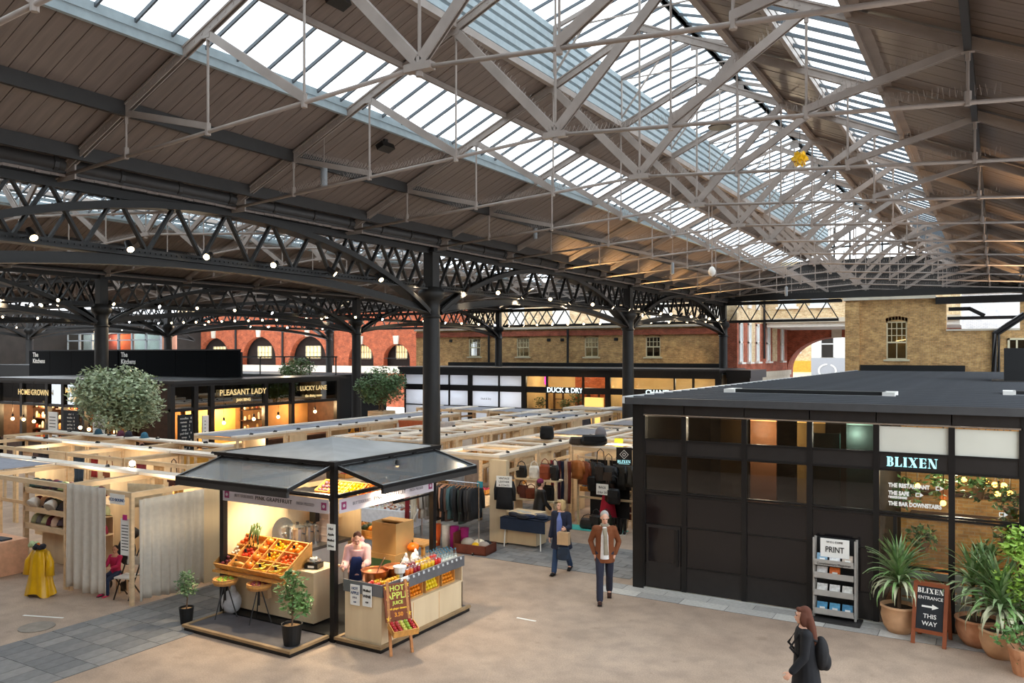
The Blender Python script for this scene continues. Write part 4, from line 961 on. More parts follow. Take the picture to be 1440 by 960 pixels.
def coat_meshes():
    """coat hanging in the y-z plane (shoulders along y), hook at z=0 on top, about 1 m long"""
    b = MB(); zs = [(-.1, .05, .05), (-.13, .2, .055), (-.2, .235, .06), (-.45, .22, .065), (-.75, .225, .07), (-.98, .24, .075)]
    b.tube([(0, 0, z) for z, _, _ in zs], [(a, c) for _, a, c in zs], 12, up=(1, 0, 0))
    s = []
    for q in (-1, 1): s.append(MB().tube([(0, q*.2, -.15), (.015, q*.25, -.4), (.03, q*.25, -.72)], [(.05, .06), (.05, .06), (.045, .05)], 8, up=(1, 0, 0)).mesh('sleeve', True))
    h = MB().tube([(0, -.2, -.14), (0, 0, -.07), (0, .2, -.14)], .009, 5).tube([(0, 0, -.07), (0, 0, -.01), (.0, .03, .02), (0, .0, .035)], .004, 4)
    cl = MB().tube([(.03, -.07, -.1), (.05, 0, -.17), (.03, .07, -.1)], .022, 6).mesh('collar', True)
    return b.mesh('body', True), s, h.mesh('hanger'), cl
CO = coat_meshes()
def coat(x, y, z, c, label, rz=0, length=1.0, group=None, cat='coat', rough=.8):
    t = thing('hanging_coat', label, cat, (x, y, z), rz, group); m = cloth(c, rough)
    for nm, me in (('body', CO[0]), ('sleeve', CO[1][0]), ('sleeve', CO[1][1]), ('collar', CO[3])):
        o = ob(nm, me.copy(), m, t); o.scale = (1, 1, length)
    ob('hanger', CO[2].copy() if not CO[2].users else CO[2].copy(), M_WOOD, t)
    return t
cr = thing('coat_rail', 'chrome clothes rail loaded with coats right of the fruit kiosk', 'rail', (-12.75, 17.0, 0))
ob('rail_bar', MB().tube([(0, 0, 1.72), (1.75, 0, 1.72)], .018, 8), M_CHROME, cr)
for x in (.0, 1.75): ob('upright', MB().tube([(x, 0, .08), (x, 0, 1.72)], .016, 8), M_CHROME, cr); ob('foot_bar', MB().tube([(x, -.3, .06), (x, .3, .06)], .016, 8), M_CHROME, cr)
for x in (0, 1.75):
    for y in (-.28, .28): ob('caster', MB().ball((x, y, .03), .03, 8, 6), M_BLACK, cr)
cc = ['8f6b58', 'b0aca6', '8d8a88', '6b675f', 'c8c4be', '2a2626', '3a3330', 'b98a70', '1f1f24', '54403a', '3f5a5e', '26323a', '1c1c1e', '2c3a36', '17181a', '222226', '3a3a3c', '1a1a1c']
cn = ['rust brown tweed', 'pale grey tweed', 'grey herringbone', 'taupe wool', 'white flecked wool', 'black wool', 'dark brown wool', 'tan suede', 'near black navy', 'brown corduroy', 'teal wool', 'dark blue wool', 'black leather', 'dark green wool', 'jet black leather', 'charcoal leather', 'faded black denim', 'short black leather']
for k in range(18):
    coat(-12.68+.093*k, 17.0, 1.70, cc[k], '%s jacket on the chrome rail, %s from its kiosk end' % (cn[k], ORD[k]), rs.uniform(-.2, .2), rs.uniform(.85, 1.02), 'coats on the chrome rail')
for k, (x, c, n) in enumerate(((-12.4, 'e6642a', 'orange'), (-12.1, 'e9e4da', 'white'), (-11.85, 'a8187a', 'magenta'), (-11.55, '9a2066', 'purple'))):
    o = ob('fabric_roll', MB().tube([(0, 0, 0), (.02, 0, .55)], [.1, .12], 8), cloth(c), loc=(x, 17.15, .0), smooth=True); tag(o, '%s folded cloth bundle standing under the chrome coat rail' % n, 'cloth')
# open brown suitcase of goods
t = thing('suitcase', 'open reddish brown suitcase of papers and scarves on the paving', 'suitcase', (-11.15, 17.05, 0), .1)
ob('case_base', MB().bx(-.45, .45, -.3, .3, 0, .04).bx(-.45, .45, -.3, -.27, 0, .24).bx(-.45, .45, .27, .3, 0, .24).bx(-.45, -.42, -.3, .3, 0, .5).bx(.42, .45, -.3, .3, 0, .24), mat('case_brown', '6b3526', .5, 0, .2), t)
for k, (x, y, c, n, s) in enumerate(((-.2, .0, 'b8ada0', 'beige', .2), (.1, .05, 'e8dcc0', 'cream', .18), (.3, -.05, 'a89a90', 'grey', .16), (.1, -.12, 'e6b422', 'yellow', .11), (.25, .15, '202228', 'black', .14))):
    o = ob('cloth_bundle', MB().ball((0, 0, .0), (s, s*.8, s*.7), 10, 7), cloth(c), loc=(-11.15+x, 17.05+y, .2), smooth=True); tag(o, '%s cloth bundle stuffed in the open brown suitcase' % n, 'cloth')
# end panel with coat and sign
t = thing('end_panel', 'tall plywood end panel of the bag stall with a black coat on it', 'panel', (-11.38, 18.1, 0))
ob('panel_box', MB().bx(0, .5, 0, .16, .04, 2.16), M_PLYL, t); ob('plinth', MB().bx(.02, .48, .01, .15, 0, .04), M_BLACK, t); ob('cabinet', MB().bx(.5, 1.35, .05, .6, .05, .85), M_PLYL, t)
coat(-10.85, 17.98, 1.78, '1b1b1d', 'black flared coat with long sleeves hung on the plywood end panel', PI/2+.2, .85)
def sign(name, label, x, y, z, w, h, lines, rz=0, c=None, size=.08, m=None, cat='sign'):
    t = thing(name, label, cat, (x, y, z), rz)
    ob('board', MB().bx(-w/2, w/2, 0, .012, 0, h), m or M_PAPER, t)
    for i, s in enumerate(lines): text(s, c or M_INK, size, t, (0, -.004, h-(i+.7)*h/max(1, len(lines)+.2)), name='lettering')
    return t
sign('price_sign', 'white printed sign at the collar of the black coat', -10.82, 17.9, 1.52, .42, .28, ['VINTAGE', 'LEATHER', '& COATS'], .2, size=.07)
# folding table with scarves
t = thing('folding_table', 'folding table with pale legs under folded clothes before the bag stall', 'table', (-10.3, 18.25, 0))
ob('table_top', MB().bx(-.55, .6, -.35, .35, .72, .75), M_BLACK2, t)
for x in (-.5, .5):
    for y in (-.3, .3): ob('leg', MB().tube([(x, y, .72), (x*1.06, y*1.1, 0)], .017, 6), M_WHITE, t)
for k, (x, y, c, n) in enumerate(((-.35, -.1, '3a3a44', 'dark grey'), (-.1, .1, 'b8b2aa', 'oatmeal'), (.1, -.15, '26304a', 'navy'), (.3, .08, '6e6a6e', 'mid grey'), (.45, -.12, '1e2a3e', 'midnight blue'), (-.3, .2, 'd8d2c4', 'cream'), (.0, -.28, '20222a', 'black'))):
    t = thing('folded_garment', '%s folded garment on the folding table before the bag stall' % n, 'garment', (-10.3+x, 18.25+y, .75), rs.uniform(-.4, .4))
    ob('cloth', MB().ball((0, 0, .05), (.2, .15, .055), 10, 6), cloth(c), t, smooth=True); ob('fold', MB().ball((.0, -.05, .09), (.16, .09, .03), 10, 5), cloth(c), t, smooth=True)
o = ob('denim_drape', MB().bx(-.62, .66, -.38, -.34, .45, .76).bx(-.62, .66, -.38, .37, .752, .76), cloth('1f2b40'), loc=(-10.3, 18.25, 0)); tag(o, 'dark denim hanging over the front edge of the folding table', 'cloth')
# bags
def bag(x, y, z, w, h, d, c, label, rz=0, strap=True, group=None, hang=0):
    t = thing('handbag', label, 'bag', (x, y, z), rz, group); m = cloth(c, .45)
    b = MB().tube([(0, 0, 0), (0, 0, h*.15), (0, 0, h*.6), (0, 0, h)], [(w*.42, d*.42), (w*.5, d*.5), (w*.48, d*.45), (w*.4, d*.3)], 14, up=(0, 1, 0)); ob('bag_body', b, m, t, smooth=True)
    ob('flap', MB().box((0, -d*.42, h*.68), (w*.75, .03, h*.45)), m, t)
    if strap: ob('strap', MB().tube([(-w*.36, 0, h*.9), (-w*.25, 0, h*1.25+hang), (0, 0, h*1.4+hang), (w*.25, 0, h*1.25+hang), (w*.36, 0, h*.9)], .013, 5), m, t, smooth=True)
    return t
sb = thing('bag_shelf', 'plywood shelf of handbags right of the end panel', 'shelf', (-11.15, 19.3, 0))
ob('shelf', MB().bx(-.2, 1.1, 0, .4, 1.5, 1.54).bx(-.2, 1.1, 0, .4, .95, .99), M_PLY, sb); ob('side_panel', MB().bx(.45, .49, 0, .4, .5, 1.5).bx(-.2, -.16, 0, .4, 0, 1.6), M_PLY, sb); ob('leg', MB().bx(1.04, 1.1, .0, .07, 0, 1.5), M_PINE, sb)
for k, (x, z, c, w, h, n) in enumerate(((-.05, 1.54, '17171a', .34, .32, 'black handbag with a white tag'), (.35, 1.54, 'e6e2d8', .3, .34, 'white patterned handbag'), (.68, 1.54, '8a3f24', .32, .4, 'tan leather satchel'), (.98, 1.54, '1b1a1c', .26, .4, 'tall black bag'), (0, .99, '5a2a20', .4, .34, 'dark brown leather bag'), (.25, .99, '7a3a24', .34, .28, 'chestnut leather bag'), (.8, .99, '141416', .36, .4, 'slouchy black leather bag'))):
    bag(-11.15+x, 19.45, z, w, h, .2, c, n+' on the plywood bag shelf', rs.uniform(-.2, .2))
t = thing('framed_photo', 'small framed blue photograph hung beside the bag shelf', 'picture', (-10.8, 20.2, 1.35)); ob('frame', MB().bx(-.17, .17, 0, .03, 0, .5), M_BLACK, t); ob('print', MB().bx(-.13, .13, -.005, 0, .05, .45), mat('photo_print', '8fb0c8', .4, 0, .5, 8), t)
# scarves hung on a frame
def scarf(x, y, z, c, label, w=.12, L=1.1, group=None, rz=0):
    n = 8; vs = []; fs = []
    for j in range(7):
        for i in range(n+1):
            u = i/n; vs.append((w*(u-.5), .018*math.sin(u*9+j*.3)+.03*math.sin(j*.5), -L*j/6))
    fs = [(j*(n+1)+i, j*(n+1)+i+1, (j+1)*(n+1)+i+1, (j+1)*(n+1)+i) for j in range(6) for i in range(n)]
    t = ob('hanging_scarf', MB().add(vs, fs), cloth(c), loc=(x, y, z), rot=(0, 0, rz), smooth=True); t.modifiers.new('thick', 'SOLIDIFY').thickness = .012
    return tag(t, label, 'scarf', group)
for k, (c, n) in enumerate((('8a2030', 'crimson'), ('e8e0d2', 'white'), ('4a2030', 'wine'), ('1e2238', 'navy'), ('b8a088', 'fawn'), ('6b3028', 'russet'))):
    scarf(-11.05+.11*k, 20.95, 1.85, c, '%s long scarf hung between the bag shelf and the leather jackets' % n, .11, 1.2, 'scarves by the bag shelf')
# leather jackets and bags on the front of the right strip
fr = thing('display_stand', 'timber display frame hung with leather jackets and rucksacks', 'stand', (-10.4, 21.35, 0))
for x in (0, .95, 1.9): ob('post', MB().bx(x-.03, x+.03, -.03, .03, 0, 2.0), M_PINE, fr)
ob('rail', MB().bx(0, 1.9, -.025, .025, 1.92, 1.98), M_PINE, fr); ob('rail', MB().bx(0, 1.9, -.025, .025, .78, .84), M_PINE, fr); ob('dark_backing', MB().bx(.35, 1.55, .05, .08, .3, 1.9), cloth('1a1718'), fr)
for k, (x, c, n, L) in enumerate(((-10.35, 'b06a34', 'amber suede waistcoat', .6), (-10.15, '7a3a1e', 'chestnut leather jacket', .75), (-9.95, '191919', 'black biker jacket', .75), (-9.72, '202022', 'shiny black leather jacket', .7), (-9.05, '141414', 'long black jacket', .8), (-8.85, '3a3630', 'dark olive jacket', .7))):
    coat(x, 21.18, 1.93, c, '%s hung on the timber display frame of leather goods' % n, PI/2-.3, L, 'jackets on the display frame', 'jacket', .4)
for k, (x, z, w, h, c, n) in enumerate(((-9.6, 1.3, .36, .5, '2a2320', 'black leather rucksack'), (-9.35, 1.15, .36, .52, '3a2c24', 'brown canvas rucksack'), (-9.3, .78, .34, .4, '4a2420', 'oxblood satchel'), (-9.85, 1.05, .3, .42, '121214', 'plain black rucksack'))):
    bag(x, 21.12, z, w, h, .2, c, n+' hung on the timber display frame', 0, hang=.25)
for k, (x, y, z, w, h, c, n) in enumerate(((-10.1, 21.75, 2.26, .8, .3, '1a1c20', 'big black leather holdall on top of the right strip'), (-10.6, 21.7, 2.26, .5, .22, '4a4038', 'grey brown holdall on top of the right strip'), (-12.1, 22.6, 2.26, .45, .4, '17181a', 'black jacket bundle on the plank behind the bag stall'))):
    bag(x, y, z, w, h, .34, c, n, .5, False)
t = thing('hat', 'grey knitted beanie on a stand above the leather holdall', 'hat', (-10.0, 22.0, 2.5)); o = ob('crown', HM.copy(), cloth('8a8488'), t); o.scale = (1.5, 1.5, 1.6); ob('cuff', POM.copy(), cloth('8a8488'), t).scale = (1.5, 1.5, 1.2); ob('hat_stand', MB().lathe([(.05, -.25), (.05, .1)], 8), M_BLACK, t)
t = thing('hat', 'navy cap on top of the leather display frame', 'hat', (-9.1, 21.35, 1.98)); ob('crown', HM.copy(), cloth('20263a'), t); ob('cuff', POM.copy(), cloth('20263a'), t)
for k, (x, c, w, h) in enumerate(((-9.9, '3a3634', .5, .28), (-9.65, '2c2a2a', .4, .4), (-9.35, '33382c', .4, .42))):
    bag(x, 20.95, .02, w, h, .26, c, ['round grey drum bag', 'slumped black grey holdall', 'dark green rucksack'][k]+' standing on the turquoise mat', rs.uniform(-.5, .5))
o = ob('ground_mat', MB().bx(-.95, .95, -.3, .3, 0, .012), cloth('49b8b0'), loc=(-9.75, 20.95, .001)); tag(o, 'turquoise mat of bags on the floor before the leather goods', 'mat')
t = thing('skirt_stand', 'long red skirt on a stand beside the black handbag', 'skirt', (-9.42, 21.2, 0)); vs = []
m = MB(); n = 24
for j, (z, r) in enumerate(((1.0, .14), (.7, .2), (.4, .25), (.15, .29))):
    for k in range(n): a = 2*PI*k/n; q = r*(1+.08*math.sin(a*7)*(1-z)); m.v.append((q*math.cos(a), .7*q*math.sin(a), z))
for j in range(3):
    for k in range(n): m.f.append((j*n+k, j*n+(k+1) % n, (j+1)*n+(k+1) % n, (j+1)*n+k))
m.f.append(tuple(range(n))); ob('skirt', m, cloth('a81c34'), t, smooth=True); ob('stand_pole', MB().tube([(0, 0, 0), (0, 0, 1.5)], .018, 6), M_PINE, t); ob('stand_foot', MB().lathe([(.2, 0), (.2, .02)], 12), M_BLACK, t)
sign('price_sign', 'white photo sign above the red skirt', -9.45, 20.9, 1.0, .36, .3, ['BAGS', '2 for 50'], 0, size=.09)
bag(-9.1, 20.9, .78, .4, .42, .2, '16171a', 'glossy black handbag hanging beside the red skirt', 0, hang=.2)
coat(-9.35, 21.1, 1.85, '26282c', 'black leather biker jacket on the stand above the red skirt', PI/2, .55, cat='jacket', rough=.4)
for k in range(4):
    t = thing('boot', 'tall black boot, %s from the left below the black handbag' % ORD[k], 'boot', (-9.05+.1*k, 20.8+.04*(k % 2), 0), .3, 'black boots beside the red skirt')
    ob('shaft', MB().lathe([(.045, .05), (.055, .3), (.06, .42)], 8), M_BLACK, t); ob('foot', MB().ball((0, -.07, .045), (.045, .13, .045), 8, 6), M_BLACK, t); ob('sole', MB().box((0, -.06, .01), (.09, .26, .02)), M_WHITE if k > 1 else M_BLACK, t)
# record rack leaning at the right end
t = thing('print_rack', 'leaning timber rack of small framed prints beside the black restaurant', 'rack', (-9.0, 21.62, 0), .3)
for x in (0, .55): ob('upright', MB().bar((x, 0, 0), (x, .35, 2.0), .05, .04), M_PINE, t)
for j in range(9):
    z = .2+.2*j; y = .175*z
    ob('ledge', MB().box((.275, y-.02, z), (.55, .06, .02)), M_PINE, t)
    for i in range(3):
        c = rs.choice(['c8b8a0', '6a2a28', 'd8d8d4', '3a3a44', '9a4a30', 'b0b4b0'])
        ob('print', MB().box((.1+.175*i, y-.0, z+.1), (.14, .015, .16), Matrix.Rotation(-.17, 3, 'X')), mat('print_'+c, c, .5, 0, .5, 14), t)
# black hanging restaurant sign over the right strip
t = thing('hanging_sign', 'black hanging sign with white diamond emblem and lettering left of the pavilion', 'sign', (-8.25, 19.6, 2.05), .25)
ob('board', MB().bx(-.2, .2, 0, .03, 0, .46), M_BLACK, t)
ob('lettering', serif('BLIXEN', .07), mat('sign_cyan', 'a8dfe4', emit=.25), t, (0, -.001, .1)); ob('underline', MB().bx(-.14, .14, -.004, 0, .035, .045), MATS['sign_cyan'], t)
for r_ in (.11, .045): ob('diamond', MB().sweep([(r_, -.004, .28), (0, -.004, .28+r_), (-r_, -.004, .28), (0, -.004, .28-r_)], .02, .012, up=(0, 1, 0), closed=True), M_PAPER, t)
ob('bracket', MB().bx(.2, 1.75, .0, .03, .4, .44), M_BLACK, t)
# hanging garments inside the strip ends
def drape(x, y, z, w, L, c, label, rz=0, cat='garment'):
    n = 14; vs = []
    for j in range(6):
        for i in range(n+1):
            u = i/n; vs.append((w*(u-.5)*(1-.06*j/5), .035*math.sin(u*16+.4*j)*(j+1)/6, -L*j/5))
    fs = [(j*(n+1)+i, j*(n+1)+i+1, (j+1)*(n+1)+i+1, (j+1)*(n+1)+i) for j in range(5) for i in range(n)]
    t = ob('draped_cloth', MB().add(vs, fs), cloth(c), loc=(x, y, z), rot=(0, 0, rz), smooth=True); t.modifiers.new('thick', 'SOLIDIFY').thickness = .015
    return tag(t, label, cat)
drape(-12.55, 18.26, 2.1, .55, 1.1, '8b8a8c', 'long grey garment hanging behind the coat rail')
drape(-12.05, 18.26, 2.1, .45, 1.0, '8a7668', 'brown patterned garment hanging behind the coat rail')
drape(-13.0, 18.26, 2.1, .4, .7, 'b08a5a', 'tan garment hanging at the left end of the strip behind the coat rail')
drape(-11.75, 18.2, 1.55, .16, .9, '2f8a9a', 'teal scarf hanging on the plywood wall behind the coat rail', .1, 'scarf')
drape(-12.78, 18.24, 2.1, .3, .5, '24222a', 'black top hanging behind the left end of the coat rail')
STC = [('b8607a', 'rose'), ('d9a0a0', 'pale pink'), ('8a8aa0', 'lilac grey'), ('9a9ab0', 'lavender'), ('c84a78', 'magenta pink'), ('d8c0b0', 'beige'), ('8a4a70', 'mauve'), ('2f8a80', 'teal'), ('3a5a80', 'blue'), ('d8b09a', 'peach'), ('c8a89a', 'dusty pink'), ('e0d0c0', 'cream'), ('b0a0a8', 'heather'), ('c8bcb0', 'stone')]
for k, (c, n) in enumerate(STC):
    scarf(-18.45+.115*k, 22.1, 2.08, c, '%s striped scarf in the row hanging behind the kiosk roof' % n, .11, .8, 'row of coloured scarves behind the kiosk')
drape(-18.9, 24.6, 2.42, 1.1, .35, 'b05a34', 'rust orange cloth thrown over a plank behind the kiosk roof', .3)
drape(-17.6, 24.9, 2.42, .8, .3, 'c8c0bc', 'pale cloth thrown over a plank behind the kiosk roof', .2)
for k, (x, c, n) in enumerate(((-14.4, '6a6a72', 'grey'), (-14.1, 'b8b850', 'yellow'), (-13.8, '8aa0a0', 'pale blue'), (-13.45, '707070', 'mid grey'), (-15.5, '4a4e58', 'slate'))):
    drape(x+2.0, 31.2, 2.1, .3, .8, c, '%s t-shirt hanging in the far stalls below the shop sign' % n)
sign('bag_sign', 'dark sign with white lettering over the far stalls', -11.0, 31.3, 1.8, 1.6, .28, ['LEATHER BAGS'], 0, M_PAPER, .14, M_BLACK)
for k, (x, y) in enumerate(((-9.9, 23.1), (-9.2, 24.6))):
    o = ob('yellow_sign', MB().bx(-.14, .14, 0, .015, 0, .4), mat('sign_yellow', 'd8e030', .6, 0, 0), loc=(x, y, 1.95)); tag(o, 'fluorescent yellow price card in the right strip, %s from the front' % ORD[k], 'sign')
# book and jar goods seen under planks in strips
for si, (nm, x, w, ys, n) in enumerate(STRIPS):
    for k in range(0, n):
        for q in range(3):
            c = rs.choice(['8a5a3a', 'c8a880', '3a3a44', 'b84a30', '6a7a7a', 'e0d8c8', 'a83a50'])
            o = thing('goods_box', 'goods tray in the %s, %s stall from front, %s from its near side' % (nm, ORD[k], ORD[q]), 'box', (x+.3+.2*rs.random(), ys+DD*(k+.2+.3*q), .88), rs.uniform(-.3, .3))
            m = MB().bx(-.17, .17, -.2, .2, 0, .02).bx(-.17, .17, -.2, -.18, 0, .14).bx(-.17, .17, .18, .2, 0, .14).bx(-.17, -.15, -.2, .2, 0, .14).bx(.15, .17, -.2, .2, 0, .14)
            ob('tray', m, M_CRATE, o); f = MB()
            for i in range(3):
                for j in range(3): f.ball((-.1+.1*i, -.12+.12*j, .1), (.055, .06, .07), 6, 4)
            ob('contents', f, cloth(c), o, kind='stuff')
# ---- curtained stall
def curtain(p, q, zt_, zb, label, amp=.035, waves=9, sag=0):
    P, Q = Vector(p), Vector(q); d = (Q-P); L = d.length; d.normalize(); nrm = Vector((d.y, -d.x, 0)); n = 90; vs = []; rows_ = 12
    for j in range(rows_+1):
        v = j/rows_
        for i in range(n+1):
            u = i/n; off = amp*(.35+.65*v)*(math.sin(u*waves*2*PI+.5*math.sin(u*7+v*1.3))+.35*math.sin(u*waves*5.1+1+v))+.012*math.sin(u*40)*(1-v)
            b = P+d*(L*u)+nrm*off; vs.append((b.x, b.y, zt_+(zb-zt_)*v+(.03*math.sin(u*9) if j == rows_ else 0)-sag*math.sin(u*PI*waves)**2*(1-v)*.02))
    fs = [(j*(n+1)+i, j*(n+1)+i+1, (j+1)*(n+1)+i+1, (j+1)*(n+1)+i) for j in range(rows_) for i in range(n)]
    o = ob('curtain', MB().add(vs, fs), M_LINEN, smooth=True); o.modifiers.new('thick', 'SOLIDIFY').thickness = .008
    return tag(o, label, 'curtain')
curtain((-16.55, 9.93, 0), (-15.22, 9.93, 0), 2.24, .1, 'left linen curtain of the changing stall, beside the yellow coat', .045, 5)
curtain((-14.44, 10.1, 0), (-14.44, 11.62, 0), 2.06, .07, 'wide linen curtain on the side of the changing stall facing the kiosk', .04, 8)
t = thing('closing_board', 'pale plywood panel closing the back of the curtained stall', 'panel', (-14.47, 11.64, 0)); ob('panel_board', MB().bx(-.02, .02, 0, .5, .05, 2.15), M_PLYL, t); ob('panel_return', MB().bx(-1.2, 0, .46, .5, .05, 2.15), M_PLYL, t)
o = sign('stall_sign', 'small white sign at the top of the curtained stall opening', -14.92, 9.955, 1.95, .46, .2, ['ECO BOUND'], 0, mat('sign_blue', '3a5a8a', .6, 0, 0), .085)
t = thing('clipboard', 'white price list hung by a pink clip at the curtain opening', 'paper', (-14.75, 10.02, .95), .1); ob('sheet', MB().bx(-.13, .13, 0, .01, 0, .72), M_PAPER, t); ob('clip', MB().bx(-.05, .05, -.02, .0, .7, .8), mat('pink_clip', 'c02a80', .5, 0, 0), t)
for k in range(9): ob('text_line', MB().bx(-.1, .08, -.003, 0, .1+.06*k, .115+.06*k), M_INK, t)
drape(-15.5, 11.0, 2.16, .9, .5, 'd8c4a0', 'crumpled cream cloth inside the top of the curtained stall', .3)
drape(-15.0, 11.4, 2.1, .3, .4, 'b8863c', 'mustard cloth hanging inside the curtained stall', .1)
t = thing('folding_chair', 'white slatted folding chair inside the curtain opening', 'chair', (-15.08, 10.3, 0), .3)
ob('seat', MB().bx(-.18, .18, -.18, .18, .42, .45), M_WHITE, t); ob('backrest', MB().bx(-.18, .18, .2, .22, .62, .78), M_WHITE, t)
for x in (-.17, .17): ob('leg', MB().bar((x, -.2, 0), (x, .22, .8), .02), M_BLACK, t); ob('leg', MB().bar((x, .2, 0), (x, -.16, .44), .02), M_BLACK, t)
t = thing('pushchair', 'black folded pushchair beside the seated child', 'pushchair', (-15.85, 10.8, 0), .2)
ob('seat', MB().ball((0, 0, .75), (.2, .16, .3), 10, 8), cloth('26262a'), t, smooth=True); ob('hood', MB().ball((0, .1, 1.1), (.2, .18, .14), 10, 6), cloth('1e1e22'), t, smooth=True)
for x in (-.2, .2): ob('frame_bar', MB().tube([(x, .3, 1.05), (x, 0, .5), (x, -.3, .12)], .014, 6), M_BLACK, t)
for x in (-.2, .2):
    for y in (-.3, .28): ob('wheel', MB().tube([(x-.02, y, .1), (x+.02, y, .1)], .1, 14), M_BLACK, t)
# yellow coat on a stand
t = thing('costume_stand', 'shiny yellow raincoat on a stand with cloth flowers left of the curtained stall', 'costume', (-16.75, 9.5, 0), .3); t.scale = (.72, .72, .86)
m = MB(); n = 48; pr = [(1.12, .1), (1.05, .2), (.9, .27), (.6, .31), (.3, .36), (.04, .42)]
for j, (z, r) in enumerate(pr):
    for k in range(n): a = 2*PI*k/n; q = r*(1+.12*math.sin(a*6+z*2)*(1.1-z)+.06*math.sin(a*11+3*z)); m.v.append((q*math.cos(a), q*.75*math.sin(a), z+(.06*math.sin(a*3) if j == 5 else 0)))
for j in range(5):
    for k in range(n): m.f.append((j*n+k, j*n+(k+1) % n, (j+1)*n+(k+1) % n, (j+1)*n+k))
m.f.append(tuple(range(n))); ob('coat_body', m, mat('yellow_satin', 'd8a412', .3, 0, .15, 3), t, smooth=True)
for q in (-1, 1): ob('sleeve', MB().tube([(q*.2, 0, 1.02), (q*.36, -.05, .8), (q*.38, -.08, .5)], [.08, .1, .12], 10), MATS['yellow_satin'], t, smooth=True)
for x, y, z, r, c, nm in ((.05, -.1, 1.17, .16, '1c1a22', 'black_flower'), (-.22, -.02, 1.2, .13, 'b8c89a', 'green_flower')):
    f = MB()
    for k in range(7): a = 2*PI*k/7; f.ball((x+r*.7*math.cos(a), y+r*.45*math.sin(a), z+.02*math.sin(3*a)), (r*.55, r*.5, .06), 8, 5)
    ob(nm, f, cloth(c), t); 
ob('flower_centre', MB().ball((.05, -.14, 1.23), .045, 8, 6), cloth('e07a30'), t)
ob('stand_pole', MB().tube([(0, 0, 0), (0, 0, 1.1)], .02, 6), M_PINE, t)
# pink cloth table at the left edge
t = thing('cloth_table', 'table under a peach cloth at the left edge', 'table', (-19.6, 10.0, 0)); ob('table_top', MB().bx(-.9, .9, -.35, .3, .74, .78), M_PINE, t)
for x in (-.8, .8):
    for y in (-.3, .25): ob('leg', MB().tube([(x, y, 0), (x, y, .74)], .02, 6), M_BLACK, t)
o = ob('tablecloth', MB().bx(-.92, .92, -.37, .3, .785, .795).bx(-.92, .92, -.38, -.37, .22, .795).bx(.92, .935, -.38, .3, .05, .795), cloth('d9a888'), loc=(-19.6, 10.0, 0)); tag(o, 'peach tablecloth hanging from the table at the left edge', 'tablecloth')
o = ob('book', MB().bx(-.2, .2, -.12, .12, 0, .035), cloth('3a4048'), loc=(-19.0, 9.9, .797), rot=(0, 0, .1)); tag(o, 'dark grey book lying on the peach tablecloth', 'book')
for k, (x, y, c, n, w_, L_) in enumerate(((-22.4, 10.06, '5a1a2c', 'maroon', .4, .8), (-21.8, 10.06, '3a3440', 'charcoal', .5, .9), (-21.1, 10.06, '6a2a44', 'plum', .4, .7), (-20.4, 10.06, '2c3440', 'navy', .45, .9), (-18.9, 13.28, '8a3a44', 'brick red', .4, .6), (-18.2, 13.28, 'c8a070', 'tan', .4, .7), (-21.6, 13.28, '3a4a5a', 'slate blue', .5, .7), (-20.9, 13.28, 'a83a3a', 'scarlet', .3, .5), (-24.1, 13.28, 'd0b090', 'beige', .5, .6), (-23.3, 13.28, '2a2a30', 'black', .5, .7), (-21.0, 15.08, '7a4a30', 'brown', .4, .5), (-23.2, 15.08, 'd8903a', 'amber', .5, .5), (-22.2, 15.08, '4a2a3a', 'aubergine', .4, .5))):
    drape(x, y, 2.1, w_, L_, c, '%s garment hanging in the %s left row' % (n, 'front' if y < 11 else ('second' if y < 14 else 'third')))
bag(-18.3, 11.6, 0, .6, .6, .4, '141416', 'big black bag standing under the hat shelves')
bag(-17.9, 13.5, 1.5, .34, .4, .2, '4a2420', 'dark red bag hanging in the second left row', hang=.2)
bag(-20.4, 13.4, 1.5, .4, .35, .2, '8a4a2a', 'tan bag hanging in the second left row', hang=.2)
for k, (x, c, n) in enumerate(((-25.6, '2a4a5a', 'teal'), (-24.4, '5a2a3a', 'maroon'), (-24.0, '2a2a34', 'dark'), (-23.2, '3a6a80', 'blue'))):
    t = thing('hat', '%s felt hat resting on the top plank of the third left row' % n, 'hat', (x, 16.42, 2.27)); ob('crown', HM.copy(), cloth(c), t); ob('brim', BRIM.copy(), cloth(c), t)
# white cloth table of trinkets behind the kiosk
t = thing('trestle_table', 'long trestle table under a white cloth behind the fruit kiosk', 'table', (-14.3, 17.3, 0), .12)
ob('table_top', MB().bx(-1.15, 1.15, -.4, .4, .74, .78), M_PINE, t)
for x in (-1, 1):
    for y in (-.33, .33): ob('leg', MB().tube([(x, y, 0), (x, y, .74)], .02, 6), M_CHROME, t)
o = ob('tablecloth', MB().bx(-1.2, 1.2, -.44, .42, .785, .8).bx(-1.2, 1.2, -.455, -.44, .36, .8).bx(1.2, 1.215, -.455, .42, .4, .8).bx(-.02, .0, -.46, -.455, .3, .8), cloth('e2e4ea'), loc=(-14.3, 17.3, 0), rot=(0, 0, .12)); tag(o, 'white tablecloth hanging over the trestle table behind the kiosk', 'tablecloth')
o = ob('black_skirt', MB().bx(-1.15, 1.15, -.4, -.38, .02, .6), M_BLACK2, loc=(-14.3, 17.3, 0), rot=(0, 0, .12)); tag(o, 'black cloth hanging below the white tablecloth behind the kiosk', 'cloth')
pr_ = ['c8b8a0', 'b08060', '8a8a90', 'd8d0c4', 'a05a40', '5a5a64', 'c8a8a0', 'e0dcd0']
TM = [MB().lathe([(.03, 0), (.045, .02), (.03, .05)], 8).mesh('trinket'), MB().bx(-.05, .05, -.035, .035, 0, .03).mesh('trinket'), MB().ball((0, 0, .03), (.04, .04, .03), 8, 5).mesh('trinket')]
